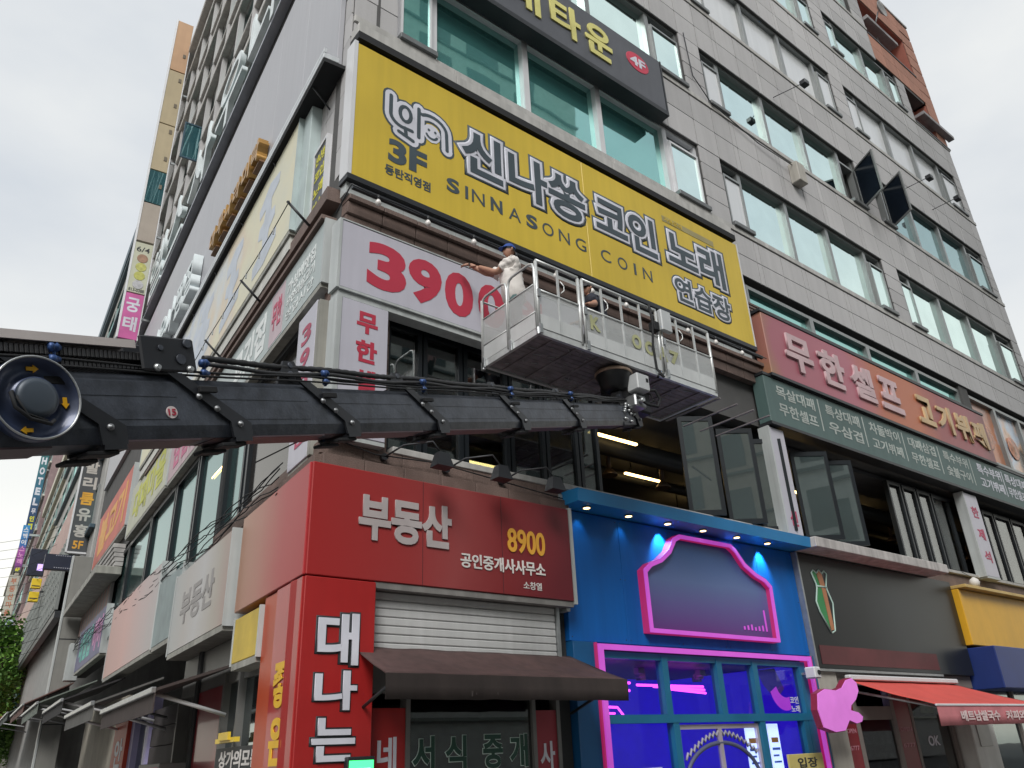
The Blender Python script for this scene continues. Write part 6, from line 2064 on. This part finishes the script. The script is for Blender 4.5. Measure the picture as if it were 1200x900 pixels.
# ============================================================ lift basket
BX0, BX1, BY0, BY1, BZ0 = 2.0, 5.8, -2.06, -.8, 6.73
DECK = 7.02
bk_ = thing('lift_basket', 'aluminium work platform basket with perforated side panels hanging before the sign', 'lift basket', RF, ((BX0 + BX1) / 2, (BY0 + BY1) / 2, BZ0))
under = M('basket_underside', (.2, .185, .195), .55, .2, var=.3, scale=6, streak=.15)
part(bk_, 'floor_frame', MB().box(BX0, BX1, BY0, BY0 + .05, BZ0, BZ0 + .1).box(BX0, BX1, BY1 - .05, BY1, BZ0, BZ0 + .1).box(BX0, BX0 + .05, BY0 + .05, BY1 - .05, BZ0 + .001, BZ0 + .1).box(BX1 - .05, BX1, BY0 + .05, BY1 - .05, BZ0 + .001, BZ0 + .1), alu_rail)
fl = MB()
for k in range(11):
    y = BY0 + .055 + k * .105
    fl.box(BX0 + .05, BX1 - .05, y, y + .1, BZ0 + .03, BZ0 + .07, ch=.008)
for k in range(12):
    x = BX0 + .3 + k * .45
    fl.box(x, x + .04, BY0 + .05, BY1 - .05, BZ0 + .012, BZ0 + .03)
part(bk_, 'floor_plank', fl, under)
rv = MB()
rnd = random.Random(4)
for k in range(70):
    x, y = rnd.uniform(BX0 + .2, BX1 - .4), rnd.uniform(BY0 + .1, BY1 - .1)
    a = rnd.uniform(0, PI)
    l_ = rnd.uniform(.02, .09)
    rv.tube([(x - math.cos(a) * l_, y - math.sin(a) * l_, BZ0 + .022), (x + math.cos(a) * l_, y + math.sin(a) * l_, BZ0 + .02)], .006, 4)
part(bk_, 'fitting', rv, galv)
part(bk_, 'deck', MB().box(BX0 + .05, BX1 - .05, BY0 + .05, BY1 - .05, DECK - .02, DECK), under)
TOPN = 7.91           # near top rail
perf = mesh_mat('perforated_aluminium', (.6, .62, .62), .016, .33)
solidp = M('basket_kick_panel', (.58, .6, .6), .45, .3, var=.07, scale=4, streak=.06)
px = [BX0, 2.72, 3.52, 3.56, 4.36, 4.92, 5.5, 5.54, 6.5, 7.6]


def rail_side(xa, xb, y, sgn):
    """one framed bay of the long side: posts, rails, kick panel below and perforated sheet above"""
    b = MB()
    b.tube([(xa + .02, y, BZ0 + .06), (xa + .02, y, TOPN - .02)], .025, 8).tube([(xb - .02, y, BZ0 + .06), (xb - .02, y, TOPN - .02)], .025, 8)
    b.tube([(xa + .02, y, TOPN), (xb - .02, y, TOPN)], .023, 8)
    b.tube([(xa + .02, y, 7.43), (xb - .02, y, 7.43)], .02, 8)
    nv = max(2, round((xb - xa) / .42))
    ms = [xa + (xb - xa) * i / nv for i in range(nv + 1)]
    for m in ms[1:-1]:
        b.box(m - .016, m + .016, y - .012, y + .012, BZ0 + .1, TOPN)
    b.tube([(ms[1] + .03, y - .02, 7.5), (ms[1] + .09, y - .03, 7.56), (ms[1] + .09, y - .03, 7.64), (ms[1] + .03, y - .02, 7.7)], .008, 6)
    p = part(bk_, 'rail_bay', b, alu_rail)
    for m0, m1 in zip(ms, ms[1:]):
        part(p, 'kick_panel', MB().box(m0 + .02, m1 - .02, y - .006 * sgn - .004, y - .006 * sgn + .004, BZ0 + .1, 7.04), solidp)
        part(p, 'mesh_panel', MB().box(m0 + .02, m1 - .02, y - .002, y + .002, 7.041, 7.41), perf)
    part(p, 'latch_bolt', MB().box(xa - .0, xa + .05, y - .045, y - .02, BZ0 + .0, BZ0 + .14).box(xa + .0, xa + .045, y - .05, y - .02, 7.3, 7.42), galv)


bays = [(2.0, 2.84), (2.88, 4.52), (4.56, 5.8)]
for a, b in bays:
    rail_side(a, b, BY0, 1)
for a, b in ((2.0, 3.2), (3.24, 4.5), (4.54, 5.8)):
    b_ = MB()
    b_.tube([(a, BY1, BZ0 + .06), (a, BY1, 7.85), (b, BY1, 7.85), (b, BY1, BZ0 + .06)], .019, 8).tube([(a, BY1, 7.45), (b, BY1, 7.45)], .014, 8)
    p = part(bk_, 'rail_bay', b_, alu_rail)
    part(p, 'kick_panel', MB().box(a + .02, b - .02, BY1 - .004, BY1 + .004, BZ0 + .1, 7.06), solidp)
    part(p, 'mesh_panel', MB().box(a + .02, b - .02, BY1 - .002, BY1 + .002, 7.061, 7.43), perf)
# short left end: two hooped gates
for ya, yb_ in ((BY0 + .02, (BY0 + BY1) / 2 - .02), ((BY0 + BY1) / 2 + .02, BY1 - .02)):
    h_ = MB()
    ht = TOPN - .02
    h_.tube([(BX0, ya, BZ0 + .05), (BX0, ya, ht - .12), (BX0, ya + .03, ht - .03), (BX0, ya + .1, ht), (BX0, yb_ - .1, ht), (BX0, yb_ - .03, ht - .03), (BX0, yb_, ht - .12), (BX0, yb_, BZ0 + .05)], .02, 8)
    h_.tube([(BX0, ya, 7.52), (BX0, yb_, 7.52)], .014, 8).tube([(BX0, ya, 7.08), (BX0, yb_, 7.08)], .014, 8)
    p = part(bk_, 'end_gate', h_, alu_rail)
    part(p, 'mesh_panel', MB().box(BX0 - .002, BX0 + .002, ya + .02, yb_ - .02, 7.09, 7.51), perf)
    part(p, 'kick_panel', MB().box(BX0 - .004, BX0 + .004, ya + .02, yb_ - .02, BZ0 + .1, 7.07), solidp)
    part(p, 'latch_bolt', MB().box(BX0 - .03, BX0 - .008, yb_ - .05, yb_, BZ0 - .02, BZ0 + .14), galv)
part(bk_, 'corner_guard', MB().box(BX0 - .03, BX0 + .02, BY1 - .05, BY1 + .02, BZ0 - .05, BZ0 + .08, ch=.01).box(BX0 - .02, BX0 + .03, BY0 - .02, BY0 + .03, BZ0 - .02, BZ0 + .1, ch=.01), galv)
# letters in pale yellow on the kick panels
py = M('panel_lime_print', (.36, .37, .2), .5, var=.2)
for ch, a, b, z in (('K', 3.0, 3.2, 7.1), ('O', 3.86, 4.06, 7.06), ('O', 4.14, 4.36, 7.03), ('A', 4.44, 4.64, 7.02), ('7', 4.7, 4.92, 7.02)):
    txt(bk_, ch, a, b, z, z + .24, BY0 - .012, py, .045, .003, name='letter')
# control box and its cable on the near top rail
cbx = thing('control_box', 'grey control box strapped over the near rail of the basket with a black cable', 'control box', RF, (4.35, BY0, 7.6))
part(cbx, 'case', MB().box(4.5, 4.74, BY0 - .11, BY0 - .03, 7.52, 7.9, ch=.015), M('control_grey', (.42, .44, .45), .45))
part(cbx, 'lever_block', MB().box(4.36, 4.48, BY0 - .07, BY0 + .06, 7.5, 7.66, ch=.01).lathe([(.01, 7.8), (.03, 7.78), (.03, 7.72), (.01, 7.66)], (4.42, BY0, 0), 'z', 8), black)
part(cbx, 'cable', MB().tube([(4.32, BY0 - .04, 7.95), (4.33, BY0 - .06, 7.6), (4.28, BY0 - .05, 7.2), (4.3, BY0 - .05, 6.8), (4.38, BY0 - .1, 6.66), (4.32, BY0 - .06, 6.72), (4.26, BY0 - .08, 6.64)], .02, 6), black)
# rotator unit hung under the basket
rt_ = thing('slew_unit', 'round black slewing drum with a grey box and coiled hose under the basket', 'slewing gear', RF, (3.9, -1.9, 6.6))
part(rt_, 'drum', MB().lathe([(.25, 6.71), (.27, 6.69), (.27, 6.66), (.24, 6.6), (.2, 6.45), (.1, 6.4)], (3.72, -1.75, 0), 'z', 28), M('drum_black', (.015, .016, .018), .4, .3))
part(rt_, 'drum_rim', MB().lathe([(.275, 6.715), (.285, 6.70), (.285, 6.67), (.275, 6.66)], (3.72, -1.75, 0), 'z', 28), M('rim_rust', (.35, .26, .2), .5, .4, var=.3, scale=12))
part(rt_, 'grey_box', MB().box(3.82, 4.08, -2.12, -1.9, 6.36, 6.62, ch=.015), M('control_grey'))
part(rt_, 'box_label', MB().box(4.0, 4.05, -2.125, -2.121, 6.5, 6.56), black)
part(rt_, 'coil_hose', MB().tube([(4.05, -2.05, 6.4), (4.2, -2.1, 6.42), (4.3, -2.1, 6.3), (4.22, -2.1, 6.16), (4.05, -2.05, 6.18), (3.9, -2.0, 6.28)], .022, 8).tube([(4.0, -2.0, 6.38), (4.15, -2.05, 6.36), (4.2, -2.05, 6.27), (4.1, -2.0, 6.2)], .014, 6), black)
part(rt_, 'manifold', MB().box(3.86, 4.1, -2.0, -1.75, 6.14, 6.34, ch=.02).lathe([(.03, -2.08), (.04, -2.0)], (3.95, 0, 6.22), 'y', 10), galv)
# boom head joining the boom to the basket
bh_ = part(boom, 'boom_head', MB().box(8.3, 8.95, -.11, .11, -.25, .12, ch=.02).box(8.5, 8.8, -.09, .09, .12, .3, ch=.02), MATS['collar_black'])
jn = MB()
rnd = random.Random(8)
for k in range(14):
    jn.lathe([(.012, -.15), (.022, -.135), (.024, -.11)], (8.35 + rnd.random() * .55, 0, -.22 + rnd.random() * .3), 'y', 8)
part(bh_, 'bolt', jn, galv)
msts = MB().box(3.9, 4.5, -1.75, -1.25, 6.22, 6.72, ch=.03)
part(rt_, 'mast_block', msts, MATS['collar_black'])

# ============================================================ people
def skin_obj(name, parent, verts, edges, radii, mat, sub=2, root=0, scale=None):
    me = bpy.data.meshes.new(name)
    g_ = org_of(parent)
    me.from_pydata([tuple(Vector(v) - g_) for v in verts], edges, [])
    o = bpy.data.objects.new(name, me)
    COL.objects.link(o)
    o.parent = parent
    sk = o.modifiers.new('skin', 'SKIN')
    ly = me.skin_vertices[0].data if me.skin_vertices else None
    if ly is None:
        bm = bmesh.new()
        bm.from_mesh(me)
        bm.verts.layers.skin.verify()
        bm.to_mesh(me)
        bm.free()
        ly = me.skin_vertices[0].data
    for i, r in enumerate(radii):
        ly[i].radius = r if isinstance(r, tuple) else (r, r)
        ly[i].use_root = (i == root)
    sb = o.modifiers.new('sub', 'SUBSURF')
    sb.levels = sub
    sb.render_levels = sub
    sk.use_smooth_shade = True
    dg = bpy.context.evaluated_depsgraph_get()
    m2 = bpy.data.meshes.new_from_object(o.evaluated_get(dg))
    o.modifiers.clear()
    o.data = m2
    for p in m2.polygons:
        p.use_smooth = True
    m2.materials.clear()
    m2.materials.append(mat)
    return o


skin_m = M('skin_tan', (.36, .19, .13), .55, var=.08, scale=8)
hair_m = M('black_hair', (.015, .013, .012), .6, var=.3, scale=40, bump=.4, bscale=120)


def chain(vs, es, rs, pts, rad, start=None):
    """append a chain of joints; start = index to hang it on"""
    prev = start
    ids = []
    for p, r in zip(pts, rad):
        vs.append(p)
        rs.append(r)
        if prev is not None:
            es.append((prev, len(vs) - 1))
        prev = len(vs) - 1
        ids.append(prev)
    return ids


def hand(par, wrist, dirv, palm_n, thumb_side, curl, sz=1.0):
    """palm with five separate bent fingers of their own lengths, as one skinned surface"""
    vs, es, rs = [], [], []
    d = Vector(dirv).normalized()
    n = Vector(palm_n).normalized()
    sd_v = d.cross(n).normalized() * thumb_side
    w = Vector(wrist)
    c = chain(vs, es, rs, [w, w + d * .03 * sz, w + d * .065 * sz], [(.026, .02), (.034, .02), (.036, .017)])
    ln = (.058, .066, .06, .046)
    for i in range(4):
        b = w + d * .085 * sz + sd_v * (.03 - .02 * i) * sz
        a1 = (d * math.cos(curl * .5) + n * math.sin(curl * .5))
        a2 = (d * math.cos(curl * 1.3) + n * math.sin(curl * 1.3))
        a3 = (d * math.cos(curl * 2.0) + n * math.sin(curl * 2.0))
        L_ = ln[i] * sz
        p1 = b + a1 * L_ * .45
        p2 = p1 + a2 * L_ * .32
        p3 = p2 + a3 * L_ * .26
        chain(vs, es, rs, [b, p1, p2, p3], [.0105, .0095, .0088, .0075], c[-1])
    tb = w + d * .03 * sz + sd_v * .03 * sz
    chain(vs, es, rs, [tb, tb + (d * .6 + sd_v * .7 + n * .2).normalized() * .035 * sz, tb + (d * .6 + sd_v * .7).normalized() * .035 * sz + (d * .85 + n * .5).normalized() * .03 * sz], [.014, .012, .009], c[0])
    return vs, es, rs


def person(label, feet, head, shL, elL, wrL, shR, elR, wrR, hips, look, shirt_m, trouser_m, cap_m=None, cap_len=1, glasses=True, org=None, hair=True, sleeve=.55, tee=True):
    t = thing('person', label, 'person', RF, feet)
    F = Vector(feet)
    H = Vector(head)
    P = Vector(hips)
    lk = Vector(look).normalized()
    sL, sR = Vector(shL), Vector(shR)
    ns = (sL + sR) / 2
    neck = ns + Vector((0, 0, .045))
    side = (sR - sL)
    side.z = 0
    side.normalize()
    vs, es, rs = [], [], []
    body = chain(vs, es, rs, [P, P + (ns - P) * .33, P + (ns - P) * .66, ns - Vector((0, 0, .03)), neck, H - Vector((0, 0, .1)) - lk * .015],
                 [(.14, .12), (.135, .11), (.15, .12), (.11, .09), (.06, .06), (.055, .058)])
    # arms
    for s0, e0, w0 in ((sL, elL, wrL), (sR, elR, wrR)):
        e0, w0 = Vector(e0), Vector(w0)
        chain(vs, es, rs, [s0, (s0 + e0) / 2, e0, (e0 + w0) / 2 * 1.0, w0], [.07, .06, .052, .048, .034], body[3])
    for sg in (-1, 1):
        hp = P - side * .0 + side * sg * .09 - Vector((0, 0, .06))
        kn = Vector(((hp.x + F.x) / 2 + side.x * sg * .03, (hp.y + F.y) / 2 + side.y * sg * .03, (hp.z + F.z) / 2)) + lk * .03
        an = Vector((F.x + side.x * sg * .11, F.y + side.y * sg * .11, F.z + .09))
        chain(vs, es, rs, [hp, (hp + kn) / 2, kn, (kn + an) / 2, an, an + Vector((0, 0, -.045)) + lk * .1], [.095, .08, .06, .057, .04, .036], body[0])
    skin_obj('body', t, vs, es, rs, skin_m)
    # head as an egg with jaw, nose, ears
    bm = bmesh.new()
    bmesh.ops.create_uvsphere(bm, u_segments=24, v_segments=18, radius=1)
    rx = lk.cross(Vector((0, 0, 1))).normalized()
    for v in bm.verts:
        x, y, z = v.co          # x right, y forward, z up
        sx, sy, sz_ = .074, .096, .118
        if z < 0:
            sx *= 1 - .28 * (-z) ** 1.3
            sy *= 1 - .1 * (-z)
            y += .12 * (-z) if y > -.3 else .25 * (-z)
        px_, py_, pz_ = x * sx, y * sy, z * sz_
        # brow, nose, mouth and chin relief on the front
        if y > .5:
            ax = abs(x)
            py_ += .02 * math.exp(-((ax / .18) ** 2)) * math.exp(-(((z + .18) / .2) ** 2))
            py_ -= .007 * math.exp(-(((ax - .38) / .16) ** 2)) * math.exp(-(((z - .08) / .12) ** 2))
            py_ += .006 * math.exp(-((ax / .3) ** 2)) * math.exp(-(((z + .55) / .1) ** 2))
            py_ += .006 * math.exp(-((ax / .3) ** 2)) * math.exp(-(((z + .85) / .12) ** 2))
        v.co = H + rx * px_ + lk * py_ + Vector((0, 0, pz_)) - org_of(t)
    me = bpy.data.meshes.new('head')
    bm.to_mesh(me)
    bm.free()
    for p in me.polygons:
        p.use_smooth = True
    ho = bpy.data.objects.new('head', me)
    COL.objects.link(ho)
    ho.parent = t
    me.materials.append(skin_m)
    fe = MB()
    for sg in (-1, 1):
        c = H + rx * sg * .074 - lk * .005 - Vector((0, 0, .005))
        fe.tube([c + Vector((0, 0, .03)), c + rx * sg * .014 + lk * -.008 + Vector((0, 0, .02)), c + rx * sg * .012 - lk * .008, c - Vector((0, 0, .03))], [.008, .013, .012, .007], 8)
    part(ho, 'ear', fe, skin_m)
    ey = MB()
    for sg in (-1, 1):
        c = H + rx * sg * .03 + lk * .088 + Vector((0, 0, .012))
        ey.tube([c - rx * .012, c + rx * .012], .006, 6)
    part(ho, 'eye', ey, M('eye_dark', (.02, .015, .012), .2))
    mo = MB().tube([H + lk * .096 - Vector((0, 0, .066)) - rx * .02, H + lk * .101 - Vector((0, 0, .064)), H + lk * .096 - Vector((0, 0, .066)) + rx * .02], .005, 6)
    part(ho, 'mouth', mo, M('lip', (.3, .1, .08), .5))

    def dome(nm, k, z_lo, mat, back=0.0, tilt=0.0):
        m = MB()
        n_, mm = 20, 8
        vv = []
        for j in range(mm + 1):
            ph = PI / 2 * j / mm
            for i in range(n_):
                th = 2 * PI * i / n_
                q = Vector((math.cos(th) * math.cos(ph), math.sin(th) * math.cos(ph), math.sin(ph)))
                zl = z_lo - back * max(0, -q.y) * (1 - q.z)
                vv.append(H + rx * q.x * .078 * k + lk * q.y * .1 * k + Vector((0, 0, zl + q.z * (.125 * k - z_lo))))
        ff = [(j * n_ + i, j * n_ + (i + 1) % n_, (j + 1) * n_ + (i + 1) % n_, (j + 1) * n_ + i) for j in range(mm) for i in range(n_)]
        m.add(vv, ff, True)
        return part(ho, nm, m, mat)
    if hair:
        dome('hair', 1.03, .02, hair_m, back=.085)
    if cap_m:
        cp__ = dome('cap', 1.1, .045, cap_m, back=.03)
        b = MB()
        pts_ = []
        for i in range(9):
            a = -1.1 + 2.2 * i / 8
            r1 = Vector((math.sin(a) * .085, math.cos(a) * .1, 0))
            r2 = Vector((math.sin(a) * .075, .085 + math.cos(a) * .09, 0))
            pts_.append((H + rx * r1.x + lk * r1.y + Vector((0, 0, .052)), H + rx * r2.x + lk * r2.y + Vector((0, 0, .038 - .01 * abs(math.sin(a))))))
        vv = []
        for a_, b_2 in pts_:
            vv += [a_, b_2, a_ - Vector((0, 0, .006)), b_2 - Vector((0, 0, .006))]
        ff = []
        for i in range(8):
            o_ = i * 4
            ff += [(o_, o_ + 1, o_ + 5, o_ + 4), (o_ + 2, o_ + 6, o_ + 7, o_ + 3), (o_ + 1, o_ + 3, o_ + 7, o_ + 5)]
        b.add(vv, ff, True)
        part(ho, 'cap_brim', b, cap_m)
    if glasses:
        gl = MB()
        for sg in (-1, 1):
            c = H + rx * sg * .034 + lk * .104 + Vector((0, 0, .01))
            gl.tube([c + rx * .022 * math.cos(i * PI / 6) + Vector((0, 0, .014 * math.sin(i * PI / 6))) for i in range(13)], .0025, 5)
            gl.tube([c + rx * sg * .022, H + rx * sg * .078 + lk * .0 + Vector((0, 0, .012))], .0025, 5)
        part(ho, 'glasses', gl, black)
    # shirt: torso plus short sleeves
    vs, es, rs = [], [], []
    body = chain(vs, es, rs, [P + Vector((0, 0, -.22)), P + (ns - P) * .2, P + (ns - P) * .66, ns - Vector((0, 0, .02)), neck - Vector((0, 0, .01))],
                 [(.215, .2), (.215, .2), (.215, .195), (.19, .165), (.09, .085)])
    for s0, e0 in ((sL, elL), (sR, elR)):
        e0 = Vector(e0)
        chain(vs, es, rs, [s0, s0 + (e0 - s0) * .45, s0 + (e0 - s0) * (.45 + sleeve * .6)], [.105, .1, .094], body[3])
    so_ = skin_obj('shirt', t, vs, es, rs, shirt_m, sub=3)
    rn = random.Random(3)
    from mathutils import noise as mnoise
    for v in so_.data.vertices:
        p = v.co
        f_ = mnoise.noise(Vector((p.x * 8 + p.z * 5, p.y * 8, p.z * 5 + p.x * 9)))
        f2 = abs(mnoise.noise(Vector((p.x * 16 + p.z * 14, p.y * 16, p.z * 9 - p.x * 12)))) * 2 - .6
        v.co = p + v.normal * (f_ * .03 + f2 * .016)
    vs, es, rs = [], [], []
    hipc = chain(vs, es, rs, [P + Vector((0, 0, .14)), P - Vector((0, 0, .06))], [(.165, .15), (.165, .145)])
    for sg in (-1, 1):
        hp = P + side * sg * .095 - Vector((0, 0, .12))
        kn = Vector(((hp.x + F.x) / 2 + side.x * sg * .03, (hp.y + F.y) / 2 + side.y * sg * .03, (hp.z + F.z) / 2)) + lk * .03
        an = Vector((F.x + side.x * sg * .11, F.y + side.y * sg * .11, F.z + .1))
        chain(vs, es, rs, [hp, (hp + kn) / 2, kn, (kn + an) / 2, an], [.11, .098, .08, .075, .07], hipc[1])
    skin_obj('trousers', t, vs, es, rs, trouser_m)
    sh_ = MB()
    for sg in (-1, 1):
        an = Vector((F.x + side.x * sg * .11, F.y + side.y * sg * .11, F.z))
        sh_.tube([an - lk * .07 + Vector((0, 0, .045)), an + lk * .02 + Vector((0, 0, .05)), an + lk * .12 + Vector((0, 0, .038)), an + lk * .19 + Vector((0, 0, .03))], [.04, .046, .042, .028], 10)
    part(t, 'shoe', sh_, dark_metal)
    return t, rx, lk


white_tee = M('white_cotton', (.66, .63, .6), .85, var=.05, bump=.2, bscale=30)
teal_tr = M('teal_trousers', (.07, .13, .13), .8, var=.1)
navy_tee = M('navy_black_shirt', (.015, .018, .03), .85, var=.2)
grey_tr = M('grey_trousers', (.08, .08, .09), .85)
cap_blue = M('cobalt_cap', (.012, .055, .26), .7, var=.08)
p1, rx1, lk1 = person('man in a blue cap, glasses and loose white T-shirt reaching left to the sign edge', (2.42, -1.2, DECK + .17), (2.35, -1.1, 8.735),
                      (2.26, -1.25, 8.44), (2.16, -.99, 8.33), (2.04, -.7, 8.55), (2.42, -.93, 8.46), (2.17, -.74, 8.45), (1.99, -.53, 8.67),
                      (2.4, -1.12, 7.95), (-.96, .28, -.06), white_tee, teal_tr, cap_blue)
# the far (right) arm is the one stretched to the sign: rebuild both hands at the wrists
for wr, dv, ts in (((1.99, -.53, 8.67), (-.5, .75, .1), 1), ((2.05, -.66, 8.58), (-.5, .7, .3), -1)):
    vs, es, rs = hand(p1, wr, dv, (.2, .5, -.8), ts, .55)
    skin_obj('hand', p1, vs, es, rs, skin_m, sub=1)
part(p1, 'wristwatch', MB().tube([(2.0 + .033 * math.cos(a * PI / 5), -.55 + .02 * math.sin(a * PI / 5), 8.655 + .033 * math.sin(a * PI / 5)) for a in range(11)], .008, 6), black)
p2, _, _ = person('worker in a dark navy shirt bending over tools in the middle of the basket', (4.0, -1.2, DECK), (3.93, -1.15, 8.58),
                  (3.86, -1.32, 8.28), (3.74, -1.5, 8.05), (3.52, -1.55, 7.95), (4.12, -1.12, 8.32), (4.05, -.95, 8.08), (3.8, -.95, 7.98),
                  (4.05, -1.2, 7.85), (-.9, -.25, -.35), navy_tee, grey_tr, M('black_cap', (.02, .02, .025), .7), glasses=False)
for wr, dv, ts in (((3.52, -1.55, 7.95), (-.8, 0, -.3), 1), ((3.8, -.95, 7.98), (-.8, 0, -.3), -1)):
    vs, es, rs = hand(p2, wr, dv, (0, 0, -1), ts, .9)
    skin_obj('hand', p2, vs, es, rs, skin_m, sub=1)
sbx = thing('step_box', 'dark low step box under the man in the white shirt', 'step', RF, (2.42, -1.2, DECK))
part(sbx, 'box', MB().box(2.12, 2.75, -1.5, -.92, DECK, DECK + .17, ch=.015), dark_metal)
part(sbx, 'tread', MB().box(2.14, 2.73, -1.48, -.94, DECK + .171, DECK + .178), galv)
